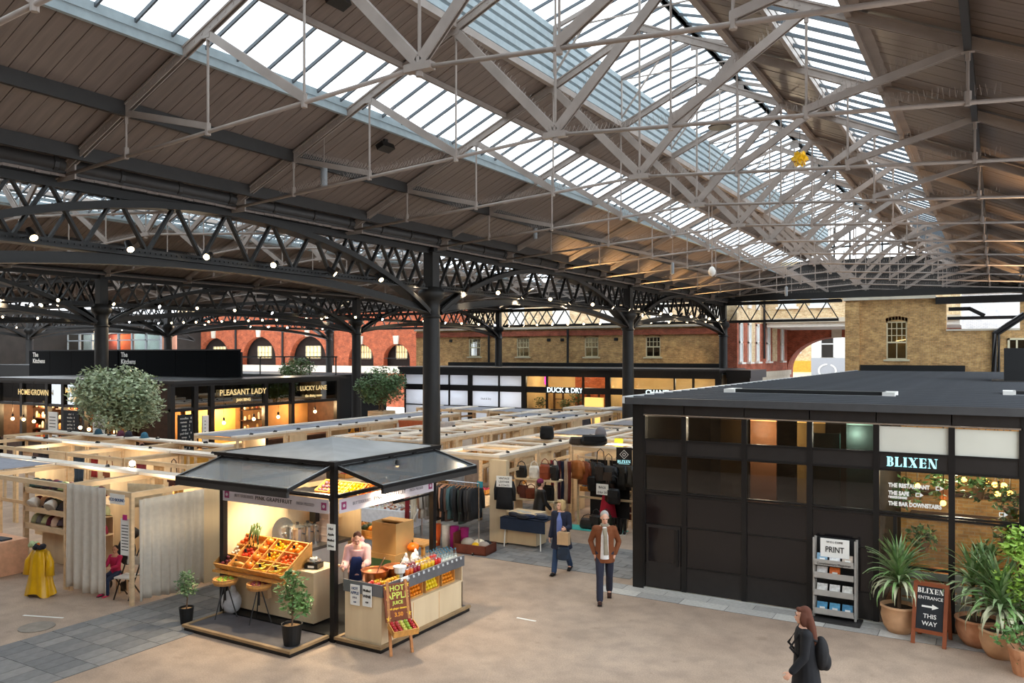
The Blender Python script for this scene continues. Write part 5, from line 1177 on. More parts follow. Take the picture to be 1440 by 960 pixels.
for k in range(90):
    x = -1.1+2.2*((k % 18)+.5)/18; y = -.36+.7*((k//18)+.5)/5
    p = Vector((-14.3, 17.3, .8))+Matrix.Rotation(.12, 3, 'Z') @ Vector((x+rs.uniform(-.03, .03), y+rs.uniform(-.04, .04), 0))
    c = rs.choice(pr_); key = (k % 3, c)
    if key not in CL: me = TM[k % 3].copy(); me.materials.append(mat('trinket_'+c, c, .4, 0, .2, 20)); CL[key] = me
    o = ob('trinket', CL[key], None, None, p, (0, 0, rs.uniform(0, 3))); tag(o, 'small trinket laid out on the white table behind the kiosk', 'trinket', 'trinkets on the white cloth table')
o = ob('white_rack', MB().tube([(-.1, 0, 0), (.25, 0, .05), (.3, 0, .5), (.5, .1, .95)], .014, 6).tube([(.55, 0, .02), (.3, 0, .5)], .014, 6), M_WHITE, loc=(-13.15, 16.6, .0)); tag(o, 'bent white metal display rack leg on the paving behind the kiosk', 'rack')
drape(-12.95, 16.9, 1.5, .2, .9, 'e0dcd0', 'white blouse hanging at the back right corner of the kiosk'); drape(-13.15, 16.9, 1.5, .16, .9, '8a2a34', 'dark red scarf hanging at the back right corner of the kiosk', 0, 'scarf')
# ================================================================ FRUIT KIOSK
KX0, KX1, KY0, KY1 = -12.5, -9.74, 10.51, 13.35
K = thing('fruit_kiosk', 'black framed fruit and juice kiosk with grey roof and raised glass flaps', 'kiosk', (KX0, KY0, 0))
KW, KD = KX1-KX0, KY1-KY0
def k_(m): return m
ob('floor_deck', MB().bx(-.05, KW+.03, -.02, KD, 0, .1), M_BLACK2, K)
for x in (0, KW):
    for y in (0, KD): ob('post', MB().bx(x-.05, x+.05, y-.05, y+.05, 0, 3.02), M_BLACK, K); ob('post_cap', MB().bx(x-.08, x+.08, y-.08, y+.08, 2.94, 3.08), M_BLACK, K)
for y in (0, KD): ob('head_beam', MB().bx(.05, KW-.05, y-.04, y+.04, 2.92, 3.03), M_BLACK, K); ob('lower_beam', MB().bx(.05, KW-.05, y-.03, y+.03, 2.43, 2.5), M_BLACK, K)
for x in (0, KW): ob('head_beam', MB().bx(x-.04, x+.04, .05, KD-.05, 2.92, 3.03), M_BLACK, K); ob('lower_beam', MB().bx(x-.03, x+.03, .05, KD-.05, 2.43, 2.5), M_BLACK, K)
a, b, c, d = (-.1, -.1, 3.06), (KW+.1, -.1, 3.06), (KW+.1, KD+.1, 3.06), (-.1, KD+.1, 3.06); e = (KW/2, KD/2, 3.3)
M_MEMB = mat('roof_membrane', 'a3a5a6', .7, 0, .15, 2)
for p, q in ((a, b), (b, c), (c, d), (d, a)): ob('roof_panel', MB().add([p, q, e, (p[0], p[1], 3.03), (q[0], q[1], 3.03), (e[0], e[1], 3.25)], [(0,1,2),(5,4,3),(0,3,4,1),(1,4,5,2),(2,5,3,0)]), M_MEMB, K)
ob('roof_edge', MB().sweep([(-.1, -.1, 3.05), (KW+.1, -.1, 3.05), (KW+.1, KD+.1, 3.05), (-.1, KD+.1, 3.05)], .06, .06, closed=True), M_BLACK, K)
M_EDGE = mat('alu_edge', 'aeb2b4', .35, .5, .05)
def flap(o0, u, v, L, D, dz):
    """hinged glass flap: origin, along u for L, outward v for D, dropping dz"""
    o0, u, v = Vector(o0), Vector(u), Vector(v); w = v*D+Vector((0, 0, -dz)); fr = []
    P = [o0, o0+u*L, o0+u*L+w, o0+w]
    f = ob('glass_flap', MB().sweep(P, .05, .06, closed=True), M_BLACK, K)
    up = Vector((0, 0, .012)); i = u*.04
    ob('flap_edge', MB().sweep([p+Vector((0, 0, .04)) for p in P], .018, .012, closed=True), M_EDGE, f)
    nn = u.cross(w).normalized()*.008
    ob('flap_pane', MB().add([p+nn for p in P]+[p-nn for p in P], [(0,1,2,3),(7,6,5,4),(0,4,5,1),(1,5,6,2),(2,6,7,3),(3,7,4,0)]), M_GREYGLASS, f)
    for s in (.25, .5, .75): ob('hinge', MB().box(o0+u*(L*s)+Vector((0, 0, .05)), (.1, .1, .05)), M_BLACK, f)
    ob('flap_stay', MB().bar(P[3], P[3]-w+Vector((0, 0, -.5)), .03), M_BLACK, f); ob('flap_stay', MB().bar(P[2], P[2]-w+Vector((0, 0, -.5)), .03), M_BLACK, f)
    ob('flap_rail', MB().bar(P[3]+Vector((0, 0, -.07)), P[2]+Vector((0, 0, -.07)), .06, .09), M_GUTTER, f)
flap((.02, -.06, 2.97), (1, 0, 0), (0, -1, 0), KW-.04, .98, .25)
flap((KW+.06, .02, 2.97), (0, 1, 0), (1, 0, 0), KD-.04, .98, .25)
M_BANNER = mat('banner_lilac', 'd6cfd6', .7, 0, .03)
M_PINK = mat('logo_pink', '9a3a6a', .6, 0, 0); M_LGREY = mat('letter_grey', '8a868c', .6, 0, 0)
def banner(parent, L, rz, loc):
    bn = ob('banner', MB().bx(.06, L-.06, -.012, 0, 2.18, 2.42), M_BANNER, parent, loc, (0, 0, rz))
    for x in (.17, L-.17):
        ob('logo', MB().bx(x-.06, x+.06, -.016, -.012, 2.235, 2.365), M_PINK, bn); ob('logo_mark', MB().lathe([(.03, 0), (.03, .004)], 12, (0, 0, 0)).bx(-.005, .005, -.02, .03, 0, .004), M_BANNER, bn, (x, -.016, 2.3), (PI/2, 0, 0))
    text('PINK GRAPEFRUIT', M_INK, .1, bn, (L/2, -.014, 2.3), spacing=1.15, name='banner_lettering'); text('BUTTERBERRIES', M_LGREY, .08, bn, (L*.225, -.014, 2.3), spacing=1.1, name='banner_lettering', sx=.8)
    text('FRESH PRESSED', M_LGREY, .075, bn, (L*.78, -.014, 2.3), spacing=1.05, name='banner_lettering', sx=.8)
banner(K, KW, 0, (0, -.055, 0)); banner(K, KD, PI/2, (KW+.055, 0, 0))
ob('side_wall', MB().bx(.0, .03, .06, KD-.06, .1, 2.2), M_PLY, K); ob('back_wall', MB().bx(.06, .9, KD-.03, KD, .1, 2.2), M_PLY, K)
# decks
for nm, lab, x0, x1, y0, y1 in (('kiosk_deck', 'dark timber edged deck with pot plants on the left side of the kiosk', -12.45, -9.8, 9.55, 10.46), ('kiosk_deck', 'dark timber edged deck below the juice counter', -9.68, -8.66, 10.44, 13.1)):
    t = thing(nm, lab, 'deck', (x0, y0, 0)); w, dd = x1-x0, y1-y0
    ob('deck_top', MB().bx(.06, w-.06, .06, dd-.02, .02, .1), mat('deck_grey', '5a5658', .8, 0, .15), t); ob('deck_frame', MB().bx(.03, w-.03, .03, dd, 0, .07), M_BLACK, t)
    for q in ((0, w, 0, .07), ): ob('edge_board', MB().bx(*q, .07, .115), M_CRATE if 0 else mat('edge_timber', '9a7f5c', .6, 0, .2, 4), t)
    ob('edge_board', MB().bx(w-.07, w, .07, dd, .07, .115), MATS['edge_timber'], t); ob('edge_board', MB().bx(0, .07, .07, dd, .07, .115), MATS['edge_timber'], t)
# left counter
LC = thing('display_counter', 'plywood counter under the tilted fruit trays on the left side of the kiosk', 'counter', (-12.42, 10.72, .1))
ob('front_panel', MB().bx(0, 2.0, 0, .03, .03, .9), M_PLYL, LC); ob('side_panel', MB().bx(1.97, 2.0, .03, .62, .03, .9), M_PLYL, LC); ob('side_panel', MB().bx(0, .03, .03, .62, .03, .9), M_PLYL, LC); ob('counter_top', MB().bx(-.02, 2.03, -.03, .66, .9, .94), M_PLYL, LC); ob('plinth', MB().bx(.02, 1.98, .03, .6, 0, .03), M_BLACK, LC)
t = thing('back_counter', 'dark work counter along the plywood side of the kiosk with pots and tubs', 'counter', (-12.45, 11.45, .1)); ob('counter_top', MB().bx(0, .65, 0, 1.8, .86, .92), mat('worktop', '55524f', .4, 0, .1), t); ob('cabinet', MB().bx(.02, .6, .04, 1.76, 0, .86), M_WHITE, t)
# fruit meshes
def fruit_mesh(r, kind):
    if kind == 'lemon': return MB().lathe([(.004, -r*1.25), (r*.35, -r*1.1), (r*.8, -r*.6), (r, 0), (r*.8, r*.6), (r*.35, r*1.1), (.004, r*1.25)], 9).mesh('fruit', True)
    if kind == 'pumpkin':
        m = MB(); n = 20; R_ = 7
        for j in range(R_):
            th = PI*(j+.02)/(R_-1+.04)
            for k in range(n): a = 2*PI*k/n; q = r*math.sin(th)*(1-.1*abs(math.cos(a*4)))+.002; m.v.append((q*math.cos(a), q*math.sin(a), -r*.75*math.cos(th)))
        for j in range(R_-1):
            for k in range(n): m.f.append((j*n+k, j*n+(k+1) % n, (j+1)*n+(k+1) % n, (j+1)*n+k))
        m.f += [tuple(range(n)), tuple((R_-1)*n+k for k in range(n))]
        return m.mesh('fruit', True)
    if kind == 'banana': return MB().tube([(-.085, 0, .03), (-.05, 0, .005), (0, 0, -.008), (.05, 0, .005), (.085, 0, .03)], [.008, .018, .02, .018, .007], 7).mesh('fruit', True)
    if kind == 'marrow': return MB().tube([(-.12, 0, 0), (-.09, 0, 0), (0, 0, .005), (.09, 0, 0), (.13, 0, .01)], [.012, .04, .048, .04, .01], 9).mesh('fruit', True)
    if kind == 'leek': return MB().tube([(0, 0, -.15), (0, 0, .05), (.01, .02, .2)], [.016, .018, .03], 7).mesh('fruit', True)
    m = MB().lathe([(.003, -r*.8), (r*.45, -r*.88), (r*.85, -r*.5), (r, 0), (r*.85, r*.52), (r*.4, r*.86), (.012, r*.72)], 10); return m.mesh('fruit', True)
STEM = MB().tube([(0, 0, 0), (.005, 0, .03)], [.006, .004], 5)
FR = {}
def fruit(kind, c, r, p, label, group, M=None, name=None, rot=None, parentless=True):
    key = (kind, c, round(r, 3))
    if key not in FR: me = fruit_mesh(r, kind); me.materials.append(mat('fruit_'+c, c, .35, 0, .15, 14)); FR[key] = me
    o = ob(name or kind, FR[key], None, None, p, rot or (rs.uniform(-.4, .4), rs.uniform(-.4, .4), rs.uniform(0, 6)))
    tag(o, label, name or ('fruit' if kind in ('lemon', 'round') else kind), group)
    if kind in ('pumpkin', 'round'):
        k2 = (kind, 'stem', r)
        if k2 not in FR: me = MB().tube([(0, 0, r*.55), (.1*r, 0, r*(1.12 if kind == 'pumpkin' else 1.05))], [r*.13, r*.08], 5).mesh('stem'); me.materials.append(mat('stem', '5a4a2a', .8, 0, 0)); FR[k2] = me
        ob('stem', FR[k2], None, o)
    return o
# tilted tray unit with compartments
TX0, TX1, TYA, TZA, TYB, TZB = -12.6, -10.82, 10.42, .92, 11.08, 1.36
tu = thing('fruit_tray', 'tilted wooden tray divided into compartments of fruit and vegetables', 'tray', (0, 0, 0))
al = math.atan2(TZB-TZA, TYB-TYA); Mt = Matrix.Translation((TX0, TYA, TZA)) @ Matrix.Rotation(al, 4, 'X'); LT = math.hypot(TYB-TYA, TZB-TZA); WT = TX1-TX0
def trp(x, y, z): return Mt @ Vector((x, y, z))
def trb(x0, x1, y0, y1, z0, z1):
    m = MB().bx(x0, x1, y0, y1, z0, z1); m.v = [tuple(Mt @ Vector(v)) for v in m.v]; return m
ob('tray_base', trb(0, WT, 0, LT, -.03, 0), M_CRATE, tu)
cols = [0, .37, .74, .99, 1.37, WT]
for x in cols: ob('divider', trb(x-.01, x+.01, 0, LT, 0, .11), M_CRATE, tu)
for y in (0, LT/3, 2*LT/3, LT):
    if y in (0, LT): ob('divider', trb(0, WT, y-.01, y+.01, 0, .11), M_CRATE, tu)
    else:
        ob('divider', trb(0, cols[2], y-.01, y+.01, 0, .1), M_CRATE, tu); ob('divider', trb(cols[3], WT, y-.01, y+.01, 0, .1), M_CRATE, tu)
ob('side_board', MB().prism([(TYA, TZA-.03), (TYB, TZA-.0), (TYB, TZB+.1), (TYA, TZA+.09)], TX1, TX1+.02, 'yz'), M_CRATE, tu); ob('side_board', MB().prism([(TYA, TZA-.03), (TYB, TZA-.0), (TYB, TZB+.1), (TYA, TZA+.09)], TX0-.02, TX0, 'yz'), M_CRATE, tu)
ob('front_ledge', MB().bx(TX0-.03, TX1+.04, TYA-.06, TYA+.03, TZA-.08, TZA-.04), M_CRATE, tu)
ob('tray_leg', MB().bx(TX0+.1, TX0+.16, 10.9, 10.96, 1.04, 1.26).bx(TX1-.16, TX1-.1, 10.9, 10.96, 1.04, 1.26), M_CRATE, tu)
comp = {  # (col, row) rows from the front
 (0, 0): ('round', '6a2a34', .034, 'dark red onion', 8), (0, 1): ('round', 'd8d0bc', .032, 'white garlic bulb', 8), (0, 2): ('round', 'd2541e', .04, 'orange red pepper', 6),
 (1, 0): ('marrow', 'c88a3a', .05, 'striped golden squash', 2), (1, 1): ('round', 'd8401e', .036, 'red tomato', 8), (1, 2): ('leek', '5a6a3a', .03, 'green leek', 8),
 (3, 0): ('banana', 'e6c832', .05, 'yellow banana', 6), (3, 1): ('lemon', 'f0b41e', .034, 'yellow orange', 9), (3, 2): ('lemon', 'f2cc22', .032, 'bright yellow lemon', 10),
 (4, 0): ('banana', 'ecd04a', .05, 'ripe banana', 6), (4, 1): ('round', 'e8641c', .034, 'orange clementine', 9), (4, 2): ('pumpkin', 'f0941c', .06, 'small orange gourd', 5)}
for (ci, ri), (kind, c, r, nm, n) in comp.items():
    x0, x1 = cols[ci]+.03, cols[ci+1]-.03; y0 = LT*ri/3+.03; y1 = LT*(ri+1)/3-.03
    for k in range(n):
        nx = 3 if n > 5 else 2; ny = (n+nx-1)//nx
        x = x0+(x1-x0)*((k % nx)+.5)/nx+rs.uniform(-.01, .01); y = y0+(y1-y0)*((k//nx)+.5)/max(2, ny)+rs.uniform(-.01, .01)
        z = .012+r+(.03 if k % 2 else 0)
        rot = None
        if kind == 'leek': rot = (-.25+rs.uniform(-.15, .15), rs.uniform(-.2, .2), 0); z += .15
        if kind == 'banana': rot = (al, 0, 1.2+rs.uniform(-.3, .3))
        fruit(kind, c, r, trp(x, y, z), '%s in the tilted tray, %s row, %s column' % (nm, ['front', 'middle', 'back'][ri], ORD[ci]), '%ss in the tilted tray' % nm, name=('onion' if 'onion' in nm else nm.split()[-1]), rot=rot)
for k in range(4): fruit('pumpkin', 'e8781e', .09, trp(.865, .1+.2*k, .1), 'orange pumpkin in the centre column of the tilted tray, %s from the front' % ORD[k], 'pumpkins down the middle of the tray', name='pumpkin')
for k, (ci, ri) in enumerate(((1, 0), (3, 0), (4, 0), (3, 1), (4, 2), (1, 1), (3, 2))):
    t = ob('price_tag', MB().bx(-.03, .03, -.004, .004, -.03, .03), M_SLATE, None, trp((cols[ci]+cols[ci+1])/2, LT*(ri+.35)/3, .16)); tag(t, 'small round black price tag over the tilted tray, %s row, %s column' % (['front', 'middle', 'back'][ri], ORD[ci]), 'tag')
o = ob('paper_bag', MB().add([(-.12, 0, 0), (.12, .05, -.05), (.1, .06, .3), (-.08, 0, .33), (-.12, .1, 0), (.12, .15, -.05), (.1, .12, .3), (-.08, .06, .33)], [(0,1,2,3),(7,6,5,4),(0,4,5,1),(1,5,6,2),(2,6,7,3),(3,7,4,0)]), mat('kraft', 'c0a07a', .8, 0, .1), loc=(-11.55, 10.55, .5)); tag(o, 'brown paper bag hung on the counter below the tilted tray', 'bag')
# scale, pots, tubs on counters
t = thing('weighing_scale', 'black weighing scale with a chrome pan at the right end of the display counter', 'scale', (-10.66, 10.98, 1.04), .3)
ob('scale_body', MB().bx(-.13, .13, -.12, .12, 0, .09), M_BLACK, t); ob('scale_pan', MB().lathe([(.03, .09), (.03, .12), (.13, .125), (.13, .14)], 14), M_CHROME, t); ob('readout', MB().bx(-.06, .06, -.125, -.118, .02, .06), M_PAPER, t)
for k in range(5):
    fruit('round', 'e8e4d8', .03, (-10.66+.05*math.cos(k*1.3), 10.98+.05*math.sin(k*1.3), 1.2), 'white mushroom on the chrome weighing pan', 'mushrooms on the weighing pan', name='mushroom')
o = ob('chopping_board', MB().bx(-.12, .12, -.1, .1, 0, .02), M_CRATE, loc=(-10.98, 10.86, 1.041)); tag(o, 'small chopping board beside the weighing scale', 'board')
t = thing('steel_disc', 'large round steel lid standing against the plywood side of the kiosk', 'lid', (-12.3, 11.78, 1.02), PI/2); ob('disc', MB().lathe([(.0, 0), (.2, .01), (.3, .04), (.31, .05), (.0, .05)], 24), M_STAINLESS, t, (0, 0, .31), (PI/2-.15, 0, 0)); ob('lid_knob', MB().ball((0, -.08, .31), .03, 8, 6), M_STAINLESS, t)
for y, r, h, nm in ((12.02, .16, .42, 'tall steel stock pot beside the round lid'), (12.3, .12, .4, 'narrow steel flask next to the stock pot'), (12.5, .085, .36, 'slim steel flask left of the plastic tubs')):
    t = thing('stock_pot', nm, 'pot', (-12.12, y, 1.02)); ob('pot_body', MB().lathe([(r, 0), (r, h*.92), (r*1.04, h), (r*.6, h+.04), (.02, h+.05)], 18), M_STAINLESS, t, smooth=False); ob('pot_handle', MB().tube([(-r*1.02, 0, h*.7), (-r*1.3, 0, h*.7)], .015, 6).tube([(r*1.02, 0, h*.7), (r*1.3, 0, h*.7)], .015, 6).lathe([(.03, h+.05), (.03, h+.09)], 8), M_BLACK, t)
t = thing('coffee_pot', 'small dark round pot with a pale lid before the steel pots', 'pot', (-11.98, 11.62, 1.02)); ob('pot_body', MB().lathe([(.1, 0), (.13, .06), (.12, .14), (.05, .2), (.02, .22)], 14), mat('pot_brown', '4a3026', .3, .2, .1), t, smooth=True); ob('pot_lid', MB().ball((0, 0, .2), .06, 10, 6), M_CHROME, t)
o = ob('utensil_bundle', MB().bx(-.08, .08, -.06, .06, 0, .22), M_BLACK, loc=(-12.12, 12.5, 1.46)); tag(o, 'black utensils bundled on top of the slim steel flask', 'utensils')
M_TUB = mat('plastic_tub', 'd8c4b8', .4, 0, .05)
for k in range(5):
    t = thing('plastic_tub', 'clear pinkish plastic tub, %s from the bottom of the stack' % ORD[k], 'tub', (-12.08, 12.8, 1.02+.155*k), .05, 'plastic tubs stacked at the back of the kiosk'); ob('tub_body', MB().bx(-.18, .18, -.14, .14, 0, .13), M_TUB, t); ob('tub_lid', MB().bx(-.2, .2, -.16, .16, .13, .152), mat('tub_lid', 'e2d2c8', .4, 0, 0), t)
o = ob('yellow_bottle', MB().lathe([(.02, 0), (.022, .2), (.008, .24), (.006, .34)], 8), mat('bottle_yellow', 'e0b81e', .4), loc=(-12.35, 11.15, 1.05)); tag(o, 'thin yellow bottle at the left end of the display counter', 'bottle')
# upper shelf with crates seen through the left flap
t = thing('high_shelf', 'high black shelf of fruit crates under the kiosk roof', 'shelf', (-12.4, 12.0, 2.12)); ob('shelf_board', MB().bx(0, 2.6, 0, .5, 0, .03), M_BLACK, t); ob('shelf_bracket', MB().bx(0, .03, .2, 1.3, -.04, 0).bx(2.57, 2.6, .2, 1.3, -.04, 0), M_BLACK, t)
def crate(x, y, z, w, d, h, label, rz=0, tilt=0, group=None):
    t = thing('fruit_crate', label, 'crate', (x, y, z), rz, group); t.rotation_euler = (tilt, 0, rz)
    ob('crate_base', MB().bx(-w/2, w/2, -d/2, d/2, 0, .012), M_CRATE, t)
    for q in (-1, 1): ob('crate_side', MB().bx(q*w/2-.008, q*w/2+.008, -d/2, d/2, 0, h), M_CRATE, t); ob('crate_end', MB().bx(-w/2, w/2, q*d/2-.008, q*d/2+.008, 0, h), M_CRATE, t)
    return t
for k, (x, c, kind, nm) in enumerate(((-11.45, '6a4a5a', 'round', 'purple plum'), (-11.05, 'd8b84a', 'round', 'pale yellow apple'), (-10.72, 'f0cc1e', 'lemon', 'yellow lemon'), (-10.35, 'ee8a1c', 'round', 'orange'))):
    t = crate(x, 12.2, 2.2, .34, .36, .12, 'crate of %ss on the high kiosk shelf' % nm, 0, .5)
    for i in range(9):
        p = t.matrix_basis @ Vector((-.1+.1*(i % 3), -.11+.11*(i//3), .09)); fruit(kind, c, .042, p, '%s in a crate on the high kiosk shelf' % nm, '%ss on the high kiosk shelf' % nm, name='orange' if nm == 'orange' else nm.split()[-1])
# right juice counter
RC = thing('juice_counter', 'long plywood juice counter with a steel rim and fruit niches', 'counter', (-9.52, 10.54, .1))
CW, CD = .79, 2.38
ob('end_panel', MB().bx(0, CW, 0, .03, 0, .8), M_PLYL, RC); ob('front_panel', MB().bx(CW-.03, CW, .03, CD, 0, .5), M_PLYL, RC); ob('front_panel', MB().bx(CW-.025, CW-.0, .03, .28, .5, .8), M_PLYL, RC)
ob('niche_shelf', MB().bx(CW-.4, CW+.01, .28, CD, .5, .53), M_PLYL, RC); ob('niche_back', MB().bx(CW-.42, CW-.4, .28, CD, .53, .8), M_PLY, RC); ob('end_panel', MB().bx(0, CW, CD-.03, CD, 0, .8), M_PLYL, RC)
for y in (.86, 1.62): ob('panel_joint', MB().bx(CW, CW+.003, y-.004, y+.004, .02, .5), M_CRATE, RC)
M_RIM = mat('steel_rim', '77787c', .35, .4, .1)
ob('steel_rim', MB().bx(-.02, CW+.03, -.02, 0, .8, 1.0), M_RIM, RC); ob('steel_rim', MB().bx(CW, CW+.03, 0, CD+.02, .8, 1.0), M_RIM, RC); ob('worktop', MB().bx(0, CW, 0, CD, .84, .88), M_STAINLESS, RC)
ob('inner_leg', MB().bx(0, .04, .05, .09, 0, .84).bx(0, .04, CD-.09, CD-.05, 0, .84), M_BLACK, RC)
for k in range(12):
    o = ob('price_tag', MB().bx(-.022, .022, -.026, .026, 0, .006), mat('tag_grey', 'c4c6c8', .5, 0, 0), None, (-8.684, 11.2+.145*k, 1.07), (0, 1.35, 0)); tag(o, 'white price tag on the steel counter rim, %s from its near end' % ORD[k], 'tag', 'price tags along the juice counter')
def open_crate(x, y, z, w, d, h, label, rz=0):
    t = thing('fruit_crate', label, 'crate', (x, y, z), rz)
    ob('crate_base', MB().bx(-w/2, w/2, -d/2, d/2, 0, .012), M_CRATE, t); ob('crate_side', MB().bx(-w/2-.008, -w/2+.008, -d/2, d/2, 0, h), M_CRATE, t); ob('crate_front', MB().bx(w/2-.008, w/2+.004, -d/2, d/2, 0, .03), M_CRATE, t)
    for q in (-1, 1): ob('crate_end', MB().bx(-w/2, w/2, q*d/2-.008, q*d/2+.008, 0, h), M_CRATE, t)
    return t
for k, (kind, c, nm) in enumerate((('lemon', 'f0c81e', 'lemon'), ('round', 'f08c1a', 'orange'), ('lemon', 'f2d024', 'lemon'), ('round', 'ee921e', 'orange'))):
    y = 10.54+.53+.5*k
    t = open_crate(-8.96, y, .63, .3, .4, .24, 'small crate of %ss in the counter niche, %s from the near end' % (nm, ORD[k]), 0)
    for i in range(20):
        j, l = i % 5, i//5
        fruit(kind, c, .04, (-8.86-.028*l, y-.16+.08*j, .68+.062*l), '%s in the niche crate, %s from the near end of the counter' % (nm, ORD[k]), '%ss in the counter niches' % nm, name=nm)
# things on the counter
for k, (x, y, r, nm) in enumerate(((-9.25, 11.0, .24, 'wide copper pan steaming nearest the vendor'), (-9.1, 11.38, .22, 'copper pan of drink behind the first pan'))):
    t = thing('copper_pan', nm, 'pan', (x, y, .98)); m = MB().lathe([(r*.72, 0), (r*.9, .04), (r, .2), (r*1.04, .21), (r*.95, .2), (r*.86, .06), (r*.2, .05)], 22); ob('pan_body', m, M_COPPER, t, smooth=True)
    ob('liquid', MB().lathe([(r*.93, .155), (r*.93, .16), (.01, .16)], 20), mat('hot_drink', 'c8744e', .25), t); ob('ladle', MB().tube([(.02, 0, .12), (.12, .05, .35), (.16, .06, .42)], .012, 6), M_STAINLESS, t); ob('pan_handle', MB().tube([(-r, -.06, .17), (-r*1.15, 0, .19), (-r, .06, .17)], .01, 5), M_COPPER, t)
ac = ['c8302a', 'd8c84a', 'b8c050', 'e0a02a', 'e8b42a', 'c84030']
for k in range(34):
    i, j = k % 9, k//9
    fruit('round', ac[(k*5+k//3) % 6] if i < 5 else ac[3+(k % 2)], .036, (-8.84-.075*j+rs.uniform(-.01, .01), 10.63+.07*i, 1.02+.0*j+.03*(j % 2)+.02*rs.random()), '%s apple in the pile on the near end of the juice counter' % ['red', 'yellow green', 'green', 'orange', 'golden', 'crimson'][(k*5+k//3) % 6 if i < 5 else 3+(k % 2)], 'apples piled on the juice counter', name='apple')
t = crate(-9.0, 11.68, .98, .3, .26, .14, 'small wooden box behind the copper pans on the counter', .2)
o = ob('fruit_bowl', MB().lathe([(.05, 0), (.06, .1), (.11, .14), (.12, .24), (.1, .24)], 12), M_WHITE, loc=(-8.95, 11.3, .98)); tag(o, 'white jug standing by the apple pile', 'jug')
JU = {}; M_LID = glass('clear_lid', (.9, .9, .9), .12)
def cup(x, y, z, c, label):
    if c not in JU:
        m = MB().lathe([(.028, 0), (.038, .12), (.036, .122), (.034, .118), (.0, .118)], 9).mesh('cup', True); m.materials.append(mat('juice_'+c, c, .25, 0, .04)); l = MB().lathe([(.04, .122), (.04, .13), (.025, .155), (0, .16)], 9).mesh('cup_lid', True); l.materials.append(M_LID); JU[c] = (m, l)
    t = thing('juice_cup', label, 'cup', (x, y, z), 0, 'cups of juice on the counter'); ob('cup', JU[c][0], None, t); ob('cup_lid', JU[c][1], None, t); t.scale = (1.3, 1.3, 1.45)
jc = [('e8702a', 'orange carrot'), ('e8702a', 'orange carrot'), ('a02034', 'deep red'), ('a02034', 'deep red'), ('f0b820', 'yellow'), ('f4c832', 'golden'), ('f0b820', 'yellow'), ('f4c832', 'golden'), ('d8281e', 'bright red'), ('e84438', 'coral red')]
for k, (c, n) in enumerate(jc):
    for j in range(2): cup(-8.84-.11*j, 11.36+.105*k, .985+.045*j, c, '%s juice cup, %s along the counter, %s row' % (n, ORD[k], ['front', 'back'][j]))
for k in range(10):
    c, n = (('3f6a2a', 'green'), ('d86a2a', 'orange'), ('e8c83a', 'yellow'), ('a83030', 'red'), ('6a8a3a', 'leafy green'))[k % 5]
    o = ob('garnish', MB().ball((0, 0, 0), (.06, .05, .05), 8, 6), mat('garnish_'+c, c, .6, 0, .3, 20), loc=(-9.15-.06*(k % 2), 11.55+.11*k, 1.03), smooth=True); tag(o, '%s fruit garnish behind the juice cups, %s along' % (n, ORD[k]), 'garnish')
M_BOT = glass('bottle_glass', (.82, .88, .9), .15); M_CAPB = mat('bottle_cap', '2a6a8a', .4, 0, 0)
BTM = MB().lathe([(.033, 0), (.035, .01), (.035, .15), (.014, .2), (.014, .24)], 9).mesh('bottle', True); BTM.materials.append(M_BOT); BLB = MB().lathe([(.0358, .05), (.0358, .11)], 9).mesh('bottle_label'); BLB.materials.append(M_PAPER); BCP = MB().lathe([(.016, .235), (.016, .255)], 8).mesh('cap'); BCP.materials.append(M_CAPB)
for k in range(22):
    i, j = k % 6, k//6
    t = thing('water_bottle', 'clear glass bottle at the far end of the counter, %s in the %s row' % (ORD[i], ORD[j]), 'bottle', (-8.83-.1*j, 12.35+.095*i, .985), 0, 'glass bottles on the juice counter')
    ob('bottle', BTM, None, t); ob('bottle_label', BLB, None, t); ob('cap', BCP, None, t)
for k, (x, y) in enumerate(((-9.3, 11.9), (-9.2, 12.1), (-9.35, 12.25))):
    o = ob('plastic_bag', MB().ball((0, 0, .1), (.09, .08, .14), 9, 7).ball((.02, 0, .24), (.03, .03, .07), 7, 5), mat('bag_white', 'e6e2e0', .4, 0, .1, 10), loc=(x, y, .98), smooth=True); tag(o, 'crumpled white plastic bag behind the garnishes, %s from the near end' % ORD[k], 'bag')
# signs on the counter
def hang_sign(x, y, z, w, h, lines, rz, label, size):
    t = thing('paper_sign', label, 'sign', (x, y, z), rz); ob('sheet', MB().bx(-w/2, w/2, -.012, 0, 0, h), M_PAPER, t)
    for i, (s, c, k) in enumerate(lines): text(s, c, size*k, t, (0, -.015, h-(i+.8)*h/(len(lines)+.5)), bold=.001, name='lettering')
M_BLU = mat('ink_blue', '4a5a7a', .6, 0, 0)
hang_sign(-9.27, 10.515, .7, .2, .34, [('HOT', M_BLU, 1), ('APPLE', M_BLU, 1), ('JUICE', M_LGREY, .6), ('3.50', M_BLU, .5)], 0, 'white paper sign for hot apple, left on the counter end', .065)
hang_sign(-9.0, 10.505, .72, .19, .34, [('Mulled', M_INK, 1), ('WINE', M_INK, 1.1), ('4.50', M_INK, .6)], 0, 'white paper sign for mulled wine in the middle of the counter end', .06)
hang_sign(-8.685, 11.08, .78, .2, .34, [('Mulled', M_INK, 1), ('WINE', M_INK, 1.1), ('4.50', M_INK, .6)], PI/2, 'white paper sign for mulled wine on the long side behind the easel', .06)
hang_sign(-9.735, 10.44, 1.58, .17, .44, [('Hot', M_INK, 1), ('Apple', M_INK, .9), ('Mulled', M_INK, .9), ('Wine', M_INK, .9)], .1, 'cream clipboard sign on the corner post of the kiosk', .06)
